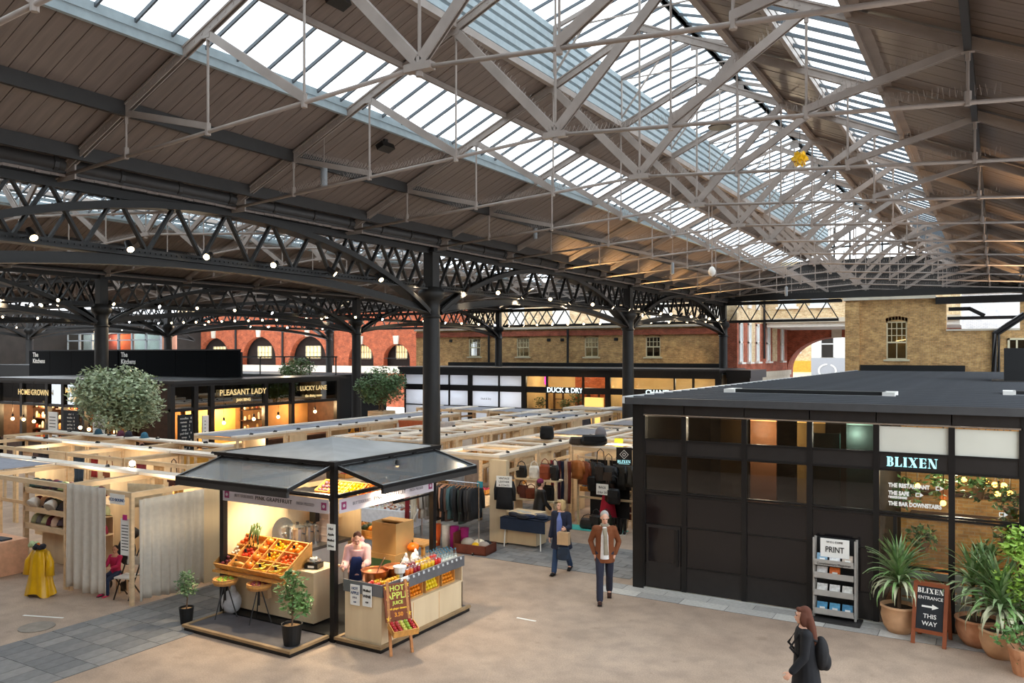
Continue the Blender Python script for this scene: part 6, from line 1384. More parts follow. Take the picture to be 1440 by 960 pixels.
# easel board
t = thing('easel_sign', 'brown easel board for hot apple juice with a tray of apples', 'sign', (-8.43, 10.66, 0), PI/2-.5)
M_EB = mat('easel_brown', '7a3a12', .6, 0, .2, 5); M_LY = mat('paint_lime', 'd8e060', .6, 0, 0); M_OR = mat('paint_orange', 'f09a2a', .6, 0, 0); M_YE = mat('paint_yellow', 'f0c030', .6, 0, 0); M_RE = mat('paint_red', 'd02a1a', .6, 0, 0)
tl = .22
for x in (-.17, .17): ob('leg', MB().bar((x*1.1, -.06, 0), (x*.95, .19, 1.15), .045, .03), M_WOOD, t)
ob('leg', MB().bar((0, .14, .95), (0, .52, 0), .04, .03), M_WOOD, t)
bd = ob('board', MB().bx(-.23, .23, -.012, .012, 0, .6), M_EB, t, (0, .055, .52), (-tl, 0, 0))
for s, c, z, k in (('HOT', M_LY, .52, .12), ('APPLE', M_LY, .4, .15), ('JUICE', M_LY, .29, .075), ('fresh ginger cinnamon', M_YE, .2, .042), ('3.50', M_OR, .1, .09)): text(s, c, k, bd, (0, -.014, z), bold=.002, name='lettering')
for x, z in ((-.18, .05), (.18, .56), (.18, .1), (-.18, .55)):
    st = MB(); pts = []
    for k in range(10): a = PI*k/5+.3; q = .05 if k % 2 == 0 else .022; pts.append((q*math.cos(a), q*math.sin(a)))
    ob('leaf_star', MB().prism(pts, -.017, -.013), M_YE, bd, (x, 0, z))
ob('red_chilli', MB().prism([(-.2, .36), (-.15, .36), (-.13, .44), (-.19, .45)], -.017, -.013), M_RE, bd)
ob('tray_base', MB().box((0, -.12, .42), (.42, .26, .015), Matrix.Rotation(.35, 3, 'X')), M_CRATE, t); ob('tray_front', MB().box((0, -.245, .405), (.44, .015, .11), Matrix.Rotation(.35, 3, 'X')), M_CRATE, t)
for x in (-.215, .215): ob('tray_side', MB().box((x, -.12, .45), (.014, .26, .1), Matrix.Rotation(.35, 3, 'X')), M_CRATE, t)
Me = t.matrix_basis.copy()
for k in range(20):
    i, j = k % 5, k//5
    fruit('round', ['c02a30', '9ab03a', 'd8d060', 'b83a34'][(k*3+j) % 4], .036, Me @ Vector((-.16+.08*i, -.2+.062*j, .45+.022*j)), '%s apple in the easel tray' % ['red', 'green', 'yellow', 'dark red'][(k*3+j) % 4], 'apples in the easel tray', name='apple')
# wooden boxes, pumpkin and produce behind the counter
t = thing('wooden_box', 'large open plywood box on the middle cabinet of the kiosk', 'box', (-10.35, 12.85, 1.0), .0); ob('box_front', MB().bx(-.3, .3, -.28, -.26, 0, .6), M_WOOD if 0 else mat('box_ply', 'c2975e', .6, 0, .1, 3), t); ob('box_side', MB().bx(.28, .3, -.26, .28, 0, .6), MATS['box_ply'], t); ob('box_side', MB().bx(-.3, -.28, -.26, .28, 0, .6), MATS['box_ply'], t); ob('box_top', MB().bx(-.28, .28, .0, .28, .57, .6).bx(-.28, .28, .26, .28, 0, .57), MATS['box_ply'], t)
t = thing('cabinet', 'plywood cabinet with a green drawer behind the vendor', 'cabinet', (-10.4, 12.85, .1)); ob('cabinet_body', MB().bx(-.36, .36, -.32, .32, 0, .9), MATS['box_ply'], t); ob('drawer', MB().bx(-.26, .26, -.335, -.32, .5, .8), mat('drawer_green', '4a6a44', .6, 0, .2), t)
fruit('pumpkin', 'e8741a', .13, (-9.92, 12.95, 1.1), 'large orange pumpkin right of the plywood box', None, name='pumpkin')
for k in range(3):
    t = crate(-12.2+.62*k, 13.75, 1.02, .58, .4, .16, 'produce crate behind the kiosk, %s from the left' % ORD[k], 0, .2)
    for i in range(6):
        c, n = (('e0a02a', 'yellow squash'), ('4a5a34', 'dark green squash'), ('e8861e', 'orange gourd'))[(i+k) % 3]
        fruit('pumpkin', c, .08, (-12.4+.62*k+.2*(i % 3), 13.66+.18*(i//3), 1.16), '%s in the %s produce crate behind the kiosk' % (n, ORD[k]), '%ss behind the kiosk' % n, name='squash')
t = thing('produce_stand', 'slatted timber stand carrying produce crates behind the kiosk', 'stand', (-12.6, 13.5, 0)); ob('stand_top', MB().bx(0, 2.5, 0, .5, .96, 1.0), M_CRATE, t)
for x in (.05, 1.25, 2.45): ob('leg', MB().bx(x-.03, x+.03, .05, .11, 0, .96), M_CRATE, t); ob('leg', MB().bx(x-.03, x+.03, .4, .46, 0, .96), M_CRATE, t)
t = thing('small_stool', 'small yellow wooden stool with a steel bowl on the upper kiosk beam', 'stool', (-10.0, 12.4, 2.15)); ob('seat', MB().bx(-.16, .16, -.1, .1, .26, .29), M_CRATE, t)
for x in (-.12, .12):
    for y in (-.07, .07): ob('leg', MB().bar((x*1.2, y, 0), (x*.6, y, .26), .02), M_CRATE, t)
o = ob('steel_bowl', MB().lathe([(.06, 0), (.12, .05), (.15, .12), (.14, .12), (.05, .02)], 16), M_STAINLESS, loc=(-10.0, 12.4, 2.445), smooth=True); tag(o, 'steel bowl standing on the small yellow stool', 'bowl')
# fruit stands, bag and pot plants on the deck
def tripod(x, y, z, label, fc, n, fl):
    t = thing('fruit_stand', label, 'stand', (x, y, z)); 
    for k in range(3): a = 2*PI*k/3+.5; ob('leg', MB().tube([(.22*math.cos(a), .22*math.sin(a), 0), (.05*math.cos(a), .05*math.sin(a), .55)], .011, 6), M_BLACK, t)
    ob('stem', MB().tube([(0, 0, .3), (0, 0, .6)], .018, 6), M_BLACK, t); ob('basket', MB().lathe([(.02, .59), (.2, .6), (.22, .7), (.205, .7), (.19, .62), (.02, .61)], 20), M_WOOD if 0 else mat('basket_wood', 'b98650', .6, 0, .2, 6), t, smooth=False); ob('rim_band', MB().lathe([(.222, .64), (.226, .66), (.222, .68)], 20), M_CRATE, t)
    for k in range(n): a = 2*PI*k/n; q = .12 if k else 0; fruit('round', fc, .042, (x+q*math.cos(a), y+q*math.sin(a), z+.67), '%s apple in the basket of the %s' % (fl, 'left fruit stand' if x < -12 else 'right fruit stand'), '%s apples in a round basket' % fl, name='apple')
tripod(-12.15, 10.25, .11, 'three legged stand with a round basket of green apples', '9ab83a', 8, 'green'); tripod(-11.38, 10.35, .11, 'three legged stand with a round basket of red apples', '7a1e28', 8, 'dark red')
o = ob('plastic_sack', MB().ball((0, 0, .2), (.2, .18, .22), 12, 9).ball((.05, 0, .42), (.06, .06, .1), 8, 6), mat('sack_clear', 'c8c8ca', .3, 0, .2, 8), loc=(-12.28, 10.5, .1), smooth=True); tag(o, 'white plastic rubbish sack behind the green apple stand', 'sack')
def leafcloud(n, centers, r, size, m, parent, seed, name='foliage', droop=.0, flat=.6):
    rr = random.Random(seed); vs = []; fs = []
    for k in range(n):
        c = rr.choice(centers); d = Vector((rr.gauss(0, 1), rr.gauss(0, 1), rr.gauss(0, 1))).normalized(); q = rr.random()**.4
        p = Vector(c[:3])+Vector((d.x*c[3], d.y*c[3], d.z*c[3]*(c[4] if len(c) > 4 else 1)))*q
        ax = Vector((rr.gauss(0, 1), rr.gauss(0, 1), rr.gauss(0, .5)-droop)).normalized(); sd = ax.cross(Vector((rr.gauss(0, .5), rr.gauss(0, .5), 1))).normalized()
        L = size*rr.uniform(.7, 1.3); w = L*flat*.5; up = ax.cross(sd)*L*.12; b = len(vs)
        vs += [p, p+ax*L*.5+sd*w+up, p+ax*L, p+ax*L*.5-sd*w+up]; fs += [(b, b+1, b+2, b+3)]
    me = bpy.data.meshes.new(name); me.from_pydata(vs, [], fs); me.update()
    return ob(name, me, m, parent, kind='stuff')
def leafmat(name, c1, c2): # two-tone leaf
    m = mat(name, c1, .45, 0, .3, 3.5, var2=c2); b = m.node_tree.nodes['Principled BSDF']; b.inputs['Specular IOR Level'].default_value = .5
    return m
M_LEAF = leafmat('leaf_green', '3f6b34', '6b8f4e'); M_LEAFD = leafmat('leaf_dark', '4a6440', '6e8a5c'); M_LEAFO = leafmat('leaf_olive', '879673', 'b4c09e'); M_LEAFL = leafmat('leaf_light', '6a9a34', 'a8c85a')
M_BARK = mat('bark', '6a5644', .9, 0, .3, 12)
def potted(x, y, z, label, pr, ph, h, crown, n, ls, m, seed):
    t = thing('potted_tree', label, 'plant', (x, y, z)); ob('pot', MB().lathe([(pr*.78, 0), (pr, ph*.95), (pr*1.04, ph), (pr*.92, ph), (pr*.88, ph*.85), (.01, ph*.85)], 18), M_BLACK2, t); ob('soil', MB().lathe([(pr*.88, ph*.85), (pr*.88, ph*.88), (.0, ph*.9)], 14), mat('bark_chips', 'a8845c', .9, 0, .3, 30), t)
    ob('trunk', MB().tube([(0, 0, ph*.8), (.02, .01, ph+.2), (0, 0, h*.8)], [.014, .012, .006], 6), M_BARK, t)
    rr = random.Random(seed); br = MB()
    for c in crown: br.tube([(0, 0, min(c[2], h*.75)-.15), (c[0]*.6, c[1]*.6, c[2]-.03), (c[0], c[1], c[2]+.05)], [.007, .005, .002], 5)
    ob('branch', br, M_BARK, t); leafcloud(n, crown, .1, ls, m, t, seed)
potted(-12.72, 9.86, .0, 'small dark bushy pot plant at the left corner of the deck', .13, .3, .95, [(0, 0, .72, .2, 1), (.08, 0, .62, .14), (-.08, .03, .65, .14), (0, 0, .86, .12)], 330, .07, M_LEAFD, 3)
potted(-10.05, 9.84, .11, 'leafy pot plant with a thin trunk at the right corner of the deck', .17, .34, 1.15, [(0, 0, .75, .22), (.2, .05, .8, .18), (-.15, 0, .9, .18), (.1, 0, 1.02, .16), (-.08, .1, .62, .16), (.25, 0, .65, .14), (-.02, 0, 1.14, .1)], 420, .1, M_LEAF, 4)
light('POINT', (-11.2, 11.9, 2.9), 48, (1, .8, .52), size=.15)
for x, y in ((-11.6, 11.2), (-9.4, 11.8)):
    t = thing('kiosk_lamp', 'small lamp under the kiosk roof, %s' % ('over the display counter' if x < -10 else 'over the juice counter'), 'lamp', (x, y, 2.88)); ob('lamp_shade', MB().lathe([(.03, .1), (.06, 0), (.05, 0)], 10), M_BLACK, t); ob('bulb', MB().ball((0, 0, 0), .035, 8, 6), M_BULB, t); ob('flex', MB().tube([(0, 0, .1), (0, 0, .2)], .006, 4), M_BLACK, t)
    light('SPOT', (x, y, 2.8), 70, (1, .82, .58), (x, y-.2 if x < -10 else y, 0), .08, 110)
# ================================================================ BLACK RESTAURANT PAVILION
BY = 16.25
RP_ = thing('restaurant_pavilion', 'black panelled restaurant pavilion with dark glazing and cyan lettering', 'building', (0, BY, 0))
M_PANEL = mat('black_panel', '262322', .4, 0, .15, 6); M_FRAME = mat('frame_black', '1a1919', .35, .1, .1); M_ROOFG = mat('seam_roof', '5b5e63', .55, .2, .12, 1.2)
MX = [-6.4, -5.51, -4.29, -3.06, -1.9, -.69, .36]
RX1 = 1.6
ob('corner_post', MB().bx(-6.62, -6.38, -.06, .2, 0, 3.88), M_FRAME, RP_); ob('corner_post', MB().bx(.34, .6, -.06, .2, 0, 3.88), M_FRAME, RP_)
for i, x in enumerate(MX): ob('mullion', MB().bx(x-.05, x+.05, -.05, .08, .05, 3.64), M_FRAME, RP_)
for a, b in zip(MX, MX[1:]): ob('fascia_panel', MB().bx(a+.01, b-.01, -.04, 0, 3.66, 3.88), M_PANEL, RP_)
ob('silver_strip', MB().bx(-6.4, .36, -.06, -.03, 3.625, 3.655), M_CHROME, RP_); ob('silver_strip', MB().bx(-6.4, -.7, -.035, .02, 0.0, .04), mat('threshold', 'c8c8c4', .4, .4, 0), RP_)
for i, (a, b) in enumerate(zip(MX, MX[1:])):
    a += .05; b -= .05; lit = i >= 4
    ob('band_panel', MB().bx(a, b, -.02, .02, 2.82, 3.12), M_PANEL, RP_)
    if i == 4: ob('sign_lettering', serif('BLIXEN', .17), MATS['sign_cyan'], RP_, ((a+b)/2-.02, -.021, 2.97))
    for z in (3.12, 2.82, 2.05, 2.0): ob('transom', MB().bx(a, b, -.04, .04, z-.02, z+.02), M_FRAME, RP_)
    ob('upper_pane', MB().bx(a, b, .0, .012, 3.14, 3.6), M_CLEAR if 0 else (mat('frosted_white', 'd8d8cc', .3, 0, .05, 1) if lit else M_DARKGLASS), RP_)
    ob('window_pane', MB().bx(a, b, .0, .012, 2.07, 2.8), M_CLEAR if lit else M_DARKGLASS, RP_)
    if not lit:
        M_BG = MATS.get('black_glass') or mat('black_glass', '1b1819', .16, 0, .1, 3, spec=.5)
        ob('glass_panel', MB().bx(a, b, -.01, .012, 1.37, 1.98), M_BG, RP_); ob('glass_panel', MB().bx(a, b, -.01, .012, .55, 1.35), M_BG, RP_)
        ob('base_panel', MB().bx(a, b, -.02, .012, .05, .53), M_PANEL, RP_)
        for z in (1.36, .54): ob('transom', MB().bx(a, b, -.03, .03, z-.012, z+.012), M_FRAME, RP_)
    else:
        ob('window_pane', MB().bx(a, b, .0, .012, 1.12, 1.98), M_CLEAR, RP_); ob('window_pane', MB().bx(a, b, .0, .012, .05, 1.08), M_CLEAR, RP_)
        ob('transom', MB().bx(a, b, -.03, .03, 1.08, 1.12), M_FRAME, RP_)
ob('pane_divider', MB().bx(-1.62, -1.56, -.03, .03, .05, 1.98), M_FRAME, RP_)
d = ob('door', MB().bx(-6.32, -5.58, -.045, -.02, .08, 1.36), M_PANEL, RP_); ob('door_handle', MB().bx(-5.66, -5.62, -.09, -.045, .55, 1.3), M_FRAME, d); ob('door_pane', MB().bx(-6.27, -5.72, -.05, -.044, .6, 1.3), MATS['black_glass'], d)
ob('side_wall', MB().bx(-6.62, -6.55, .2, 33, 0, 3.9), M_PANEL, RP_); ob('side_wall', MB().bx(RX1+3, RX1+3.1, 0, 33, 0, 3.9), M_PANEL, RP_); ob('front_return', MB().bx(.6, RX1+3, 0, .1, 0, 3.9), M_PANEL, RP_)
ob('divider_wall', MB().bx(-1.98, -1.92, .3, 6, 0, 3.4), M_DARKIN, RP_); ob('inner_ceiling', MB().bx(-6.5, 4.5, .1, 8, 3.62, 3.7), M_DARKIN, RP_); ob('inner_floor', MB().bx(-6.5, 4.5, .1, 8, 0, .03), M_DARKWOOD, RP_)
ob('inner_wall', MB().bx(-6.5, -1.95, 5, 5.1, 0, 3.6), M_DARKIN, RP_); ob('inner_wall', MB().bx(-1.92, 4.5, 4.6, 4.7, 0, 3.6), M_YB, RP_)
for z in (1.3, 1.8, 2.3): ob('wall_shelf', MB().bx(-1.7, 1.5, 4.3, 4.6, z, z+.04), M_DARKWOOD, RP_)
# roof
ob('roof_deck', MB().bx(-6.72, 5, -.14, 33.2, 3.88, 3.98), M_ROOFG, RP_); ob('roof_fascia', MB().bx(-6.74, 5, -.2, -.14, 3.86, 4.0), mat('fascia_grey', '4a4b4d', .45, .2, .08), RP_); ob('side_trim', MB().bx(-6.8, -6.72, -.2, 33.2, 3.87, 4.02), mat('bright_trim', 'd2d4d4', .4, .1, 0), RP_)
rib = MB().bx(-6.7, 5, -.02, .02, 0, .035).mesh('roof_rib'); rib.materials.append(M_ROOFG)
for k in range(52): ob('roof_rib', rib, None, RP_, (0, .2+.62*k, 3.98))
for x0, x1, y0, lab in ((-5.6, -1.9, 3.2, 'left'), (.1, 3.5, 5.2, 'right')):
    t = thing('roof_slot', 'low %s roof light with white end caps on the pavilion roof' % lab, 'roof light', (x0, BY+y0, 3.98)); L = x1-x0
    ob('slot_body', MB().bx(.2, L-.2, 0, .35, 0, .1), M_BLACK2, t); ob('slot_edge', MB().bx(.2, L-.2, -.1, -.04, 0, .02), M_EDGE, t)
    for x in (0, L-.25): ob('end_cap', MB().bx(x, x+.25, -.1, .6, .0, .1), M_WHITE, t)
t = thing('roof_plant_box', 'black plant box standing on the pavilion roof at the right edge', 'box', (.18, 31, 4.0)); ob('box_body', MB().bx(0, 2, 0, 1.6, .06, 1.1), M_BLACK2, t); ob('box_foot', MB().bx(0, 2, 0, 1.6, 0, .06), M_BLACK, t); ob('box_pad', MB().bx(-.35, 2.2, -.3, 1.8, 0, .05), M_GUTTER, t)
# lettering on glass
for s, z, k in (('THE RESTAURANT', 2.54, .1), ('THE SAFE', 2.4, .1), ('PRIVATE DINING', 2.325, .05), ('THE BAR DOWNSTAIRS', 2.21, .1)): text(s, M_PAPER, k, RP_, (-1.7, -.006, z), align='LEFT', sx=.8, bold=.005, name='window_lettering')
for x, z in ((-.94, 2.54), (-1.26, 2.4), (.02, 2.18)):
    ob('arrow_mark', MB().prism([(0, -.035), (.06, -.035), (.06, -.02), (.015, -.02), (.015, .02), (.06, .02), (.06, .035), (0, .035)], -.008, -.004).prism([(.07, -.04), (.13, 0), (.07, .04)], -.008, -.004), M_PAPER, RP_, (x, 0, z))
# interior things
def stool(x, y, c, lab):
    t = thing('round_table', lab, 'table', (x, y, .03)); ob('table_top', MB().lathe([(.02, .7), (.42, .71), (.42, .75), (.02, .75)], 18), c, t); ob('pedestal', MB().tube([(0, 0, 0), (0, 0, .7)], .035, 8), M_BLACK, t); ob('foot', MB().lathe([(.24, 0), (.24, .02), (.03, .05)], 14), M_BLACK, t)
M_TEAL = mat('teal_paint', '3f8a86', .5, 0, .1)
stool(-3.9, BY+1.6, M_TEAL, 'round teal table behind the dark glazing'); stool(-.9, BY+1.2, M_WOOD, 'round wooden table behind the lit window'); stool(.1, BY+1.6, M_WOOD, 'round wooden table at the right behind the lit window')
for k, (x, y) in enumerate(((-1.3, BY+.9), (-.5, BY+.9), (-.3, BY+1.6))):
    t = thing('dining_chair', 'pale wooden dining chair behind the lit window, %s from the left' % ORD[k], 'chair', (x, y, .03), .3*k); ob('seat', MB().bx(-.2, .2, -.2, .2, .43, .47), M_CRATE, t); ob('backrest', MB().bx(-.2, .2, .18, .22, .6, .9), M_CRATE, t)
    for q in (-.17, .17):
        for p in (-.17, .19): ob('leg', MB().bar((q, p, 0), (q, p, .9 if p > 0 else .43), .035), M_CRATE, t)
t = thing('slatted_screen', 'pale slatted bench back standing behind the lower right window', 'bench', (-1.55, BY+.35, .03))
for k in range(5): ob('slat', MB().bx(0, 1.9, 0, .03, .12+.17*k, .25+.17*k), M_WHITE if 0 else mat('slat_grey', 'c8c8bf', .6, 0, .08), t)
for x in (0, .95, 1.9): ob('post', MB().bx(x-.03, x+.03, .03, .07, 0, 1.0), MATS['slat_grey'], t)
for k, (x, y, z) in enumerate(((-1.4, 2.2, 2.25), (-.6, 3.2, 2.3), (-.2, 2.1, 2.45), (-.05, 2.4, 2.35), (.1, 2.0, 2.4), (.0, 2.2, 2.2), (.2, 2.3, 2.22), (-.9, 1.5, 2.05))):
    t = thing('globe_lamp', 'glowing amber globe lamp inside the restaurant, %s from the left' % ORD[k], 'lamp', (x, BY+y, z)); ob('globe', MB().ball((0, 0, 0), .055, 9, 7), mat('amber_globe', 'ffb04a', emit=3), t, smooth=True); ob('flex', MB().tube([(0, 0, .05), (0, 0, 3.62-z)], .006, 4), M_BLACK, t)
light('POINT', (-.7, BY+2, 2.6), 26, (1, .84, .6), size=.2); light('POINT', (.6, BY+2.4, 2.5), 18, (1, .72, .4), size=.2); light('POINT', (-.8, BY+.6, 3.35), 14, (1, .95, .85), size=.3)
light('POINT', (-4.6, BY+2.6, 3.2), 60, (1, .8, .5), size=.2); light('POINT', (-2.6, BY+2.5, 3.2), 14, (1, .85, .6), size=.2)
for k, (x, y, z, c) in enumerate(((-5.2, 2.5, 1.0, 'c8985a'), (-4.7, 3.2, 1.0, '8a5a3a'), (-3.6, 3.0, 1.0, 'b08a50'), (-3.2, 2.4, .8, '3a7a74'), (-2.5, 2.6, 1.2, '5a7a78'))):
    o = ob('wall_hanging', MB().bx(-.3, .3, 0, .06, 0, 2.0), cloth(c), loc=(x, BY+y, z+.4)); tag(o, 'hanging cloth panel inside the dark glazed room, %s from the left' % ORD[k], 'cloth')
for k, (x, y, z, r) in enumerate(((-1.5, 1.0, 2.3, .3), (-.9, 1.7, 2.4, .3), (-.3, 1.1, 2.55, .35), (.15, 1.0, 1.7, .3), (-1.2, .9, 1.5, .25), (-.2, .8, 1.35, .22), (.2, .7, 2.3, .3))):
    t = thing('indoor_plant', 'leafy indoor plant behind the restaurant glass, %s from the left' % ORD[(0, 2, 4, 5, 1, 3, 6)[k]], 'plant', (x, BY+y, z)); ob('pot', MB().lathe([(.08, -.3), (.12, -.1), (.11, -.1), (.02, -.12)], 12), M_TERRA, t); leafcloud(130, [(0, 0, 0, r)], .1, .13, M_LEAF, t, 40+k)
    if z > 2: ob('cord', MB().tube([(0, 0, 0), (0, 0, 3.62-z)], .005, 4), M_BLACK, t)
# ---------------------------------------------------------------- in front of the pavilion
t = thing('magazine_rack', 'grey metal magazine rack with four tiers before the black pavilion', 'rack', (-2.58, 16.0, 0), .0)
M_RK = mat('rack_metal', 'b5b3ae', .4, .4, .08)
for x in (-.36, .36): ob('side_post', MB().bx(x-.02, x+.02, -.02, .03, .05, 1.5).bx(x-.02, x+.02, .15, .19, .05, 1.5), M_RK, t)
ob('base', MB().bx(-.46, .46, -.22, .22, 0, .05), M_GUTTER, t); ob('back_sheet', MB().bx(-.36, .36, .17, .19, .05, 1.5), M_BLACK2, t); ob('header_sign', MB().bx(-.25, .25, .02, .04, 1.16, 1.5), M_PAPER, t)
text('W E L COME', M_INK, .05, t, (0, .015, 1.44), name='lettering'); text('PRINT', M_INK, .15, t, (0, .015, 1.3), name='lettering', sx=.8, bold=.001)
for k, z in enumerate((.16, .5, .82, 1.06)):
    ob('tier_front', MB().bx(-.34, .34, -.1, -.085, z-.05, z+.07), M_RK, t); ob('tier_floor', MB().bx(-.34, .34, -.1, .17, z-.05, z-.035), M_RK, t)
text('Complimentary Magazines', M_INK, .055, t, (0, -.103, 1.06), name='lettering')
mc = [['4a90b8', '5aa0c4', '4a8ab0'], ['e8e4dc', 'ece8e0', 'e4e0d8'], ['f0ece4', 'e8702a', 'f0ece4'], ['8ab0c8', 'f0f0ee', 'c8b8a8']]
for r_, z in enumerate((.16, .5, .82, 1.06)):
    for k in range(3):
        if r_ == 2 and k == 2: continue
        o = thing('magazine', '%s magazine stack in the metal rack, %s from the left on the %s tier' % ({'4': 'blue', '5': 'light blue', 'e': 'cream', 'f': 'white', '8': 'pale blue', 'c': 'beige'}[mc[r_][k][0]] if mc[r_][k] != 'e8702a' else 'orange', ORD[k], ['bottom', 'second', 'third', 'top'][r_]), 'magazine', (-2.58-.22+.22*k, 15.98, z-.03)); o.rotation_euler = (-.35, 0, 0)
        ob('cover', MB().bx(-.09, .09, -.0, .05, 0, .2), mat('cover_'+mc[r_][k], mc[r_][k], .4, 0, .35, 18), o); ob('cover_label', MB().bx(-.04, .05, -.003, 0, .06, .11), M_PAPER, o)
# a-board
t = thing('pavement_sign', 'folding chalk board in a brown wooden frame showing the entrance', 'sign', (-.97, 15.72, 0), -.12)
for s, y0 in ((-1, 0), (1, .0)):
    f = MB()
    def lp(x, z): return (x, s*(.28-.26*z/1.0)*1.0, z)
    for x in (-.24, .24): f.bar(lp(x, 0), lp(x, 1.0), .06, .045)
    f.bar(lp(-.24, .97), lp(.24, .97), .045, .06); f.bar(lp(-.24, .22), lp(.24, .22), .045, .06)
    ob('frame', f, mat('aboard_wood', '8a4a2c', .5, 0, .15, 5), t)
    if s < 0:
        tilt = math.atan(.26); bd = ob('slate', MB().bx(-.21, .21, 0, .012, 0, .74), M_SLATE, t, (0, lp(0, .23)[1]-.006, .23), (-tilt, 0, 0))
        ob('lettering', serif('BLIXEN', .085), M_PAPER, bd, (0, .004, .66))
        for tx, z, k, b_ in (('ENTRANCE', .54, .075, 0), ('THIS', .24, .1, .001), ('WAY', .12, .1, .001)): text(tx, M_PAPER, k, bd, (0, -.004, z), bold=b_, name='lettering')
        ob('arrow', MB().prism([(-.13, .385), (.03, .385), (.03, .355), (.13, .4), (.03, .445), (.03, .415), (-.13, .415)], -.006, -.002), M_PAPER, bd)
# yuccas
LV = []
for q, dr in enumerate((.25, .55, .95, 1.4)):
    L = 1.0; vs = []; n = 6
    for j in range(n+1):
        u = j/n; a = .9-dr*1.5*u**1.5; 
        if j == 0: x = z = 0
        else: x += L/n*math.cos(a); z += L/n*math.sin(a)
        w = .045*(math.sin(PI*min(1, u*.9+.1))**.6)*(1-u**3)+.003; vs += [(x, -w, z+.01), (x, 0, z-.005), (x, w, z+.01)]
    fs = [(j*3+i, (j+1)*3+i, (j+1)*3+i+1, j*3+i+1) for j in range(n) for i in (0, 1)]
    me = MB().add(vs, fs).mesh('leaf', True, fix=False); LV.append(me)
M_YUC = [leafmat('yucca_a', '5a8048', '86a868'), leafmat('yucca_b', '7c9a68', 'a8bc8c'), leafmat('yucca_c', 'a8b08a', 'c4c4a4')]
LVM = [[None]*3 for _ in LV]
for i, me in enumerate(LV):
    for j in range(3): m2 = me.copy(); m2.materials.append(M_YUC[j]); LVM[i][j] = m2
def yucca(x, y, label, pr, ph, th, n, L, potm, seed, trunks=1):
    t = thing('potted_yucca', label, 'plant', (x, y, 0)); rr = random.Random(seed)
    ob('pot', MB().lathe([(pr*.6, 0), (pr*.86, ph*.25), (pr, ph*.6), (pr*.96, ph*.88), (pr*1.03, ph*.92), (pr*1.03, ph), (pr*.9, ph), (pr*.86, ph*.86), (.01, ph*.86)], 22), potm, t, smooth=True); ob('soil', MB().lathe([(pr*.87, ph*.86), (pr*.87, ph*.88), (.0, ph*.89)], 16), M_SOIL, t)
    for q in range(trunks):
        ox = (q-(trunks-1)/2)*.12; ob('trunk', MB().tube([(ox, 0, ph*.8), (ox*1.3, .01, ph+(th-ph)*.5), (ox*1.6, 0, th)], [.035, .03, .035], 8), M_BARK, t)
        nn = n//trunks
        for k in range(nn):
            u = k/nn; az = k*2.4+rr.uniform(-.2, .2); hang = u < .35
            me = LVM[3 if u < .3 else (2 if u < .5 else (1 if u < .75 else 0))][2 if u < .25 and rr.random() < .6 else rr.choice((0, 0, 1))]
            o = ob('leaf', me, None, t, (ox*1.6, 0, th-.28+.34*u)); s = L*rr.uniform(.75, 1.05)
            o.scale = (s, s*rr.uniform(.9, 1.2), s); o.rotation_euler = (0, -(.9*(u-.45)+rr.uniform(-.1, .1)) , az)
    return t
yucca(-1.5, 15.98, 'tall potted yucca between the magazine rack and the chalk board', .3, .48, 1.05, 110, .74, M_TERRAP, 5)
yucca(-.27, 15.92, 'potted yucca in a reddish terracotta pot right of the chalk board', .36, .46, 1.15, 90, .7, M_TERRA, 6, 2)
yucca(.04, 15.5, 'potted yucca in a pale terracotta pot at the lower right', .31, .45, .95, 120, .8, M_TERRAP, 7)
for x, y, z, h_, lab, m, n, sp, sd in ((.5, 15.5, 1.0, 1.95, 'light green leafy shrub at the right edge before the restaurant', M_LEAFL, 900, .5, 21), (.4, 14.85, .3, .7, 'fine leaved plant at the lower right corner', M_LEAF, 380, .3, 22)):
    t = thing('potted_shrub', lab, 'plant', (x, y, 0)); ob('pot', MB().lathe([(.2, 0), (.28, .4), (.26, .4), (.02, .36)], 16), M_BLACK2 if x > .45 else M_TERRA, t); br = MB(); rr = random.Random(sd)
    cs_ = []
    for k in range(16 if x > .45 else 9): a = rr.uniform(0, 6.3); q = rr.uniform(.1, sp); p = (q*math.cos(a)-.1, q*math.sin(a), rr.uniform(z*.7, h_+.1)); cs_.append((*p, .2)); br.tube([(0, 0, .3), (p[0]*.5, p[1]*.5, p[2]*.6), p], [.012, .009, .004], 5)
    ob('branch', br, M_BARK, t); leafcloud(n, cs_, .1, .12 if x > .45 else .1, m, t, sd)
# ================================================================ ROUND TREES 
def tree(x, y, label, zc, r, hz, n, ls, m, seed, box=False):
    t = thing('round_tree', label, 'tree', (x, y, 0)); rr = random.Random(seed)
    if box:
        pb = ob('planter', MB().bx(-.5, .5, -.5, .5, 0, 2.0).bx(-.45, .45, -.45, .45, 2.0, 2.3), M_PINE, t)
    else: ob('planter', MB().bx(-.6, .6, -.6, .6, 0, .7), M_PINE, t)
    br = MB(); cs_ = []
    for k in range(34):
        d = Vector((rr.gauss(0, 1), rr.gauss(0, 1), rr.gauss(0, 1))).normalized(); p = (d.x*r*.72, d.y*r*.72, zc+d.z*hz*.7); cs_.append((*p, r*.38, .85)); br.tube([(0, 0, zc-hz*.9), (p[0]*.5, p[1]*.5, zc-hz*.2+d.z*.2), p], [.035, .022, .008], 5)
    cs_.append((0, 0, zc, r*.5))
    ob('trunk', MB().tube([(0, 0, .6), (.05, .03, zc-hz-.3), (0, 0, zc-hz*.6)], [.07, .06, .05], 8).tube([(0, 0, .6), (-.18, .05, zc-hz-.2), (-.1, 0, zc-hz*.5)], [.06, .05, .03], 8), M_BARK, t); ob('branch', br, M_BARK, t)
    leafcloud(n, cs_, .1, ls, m, t, seed)
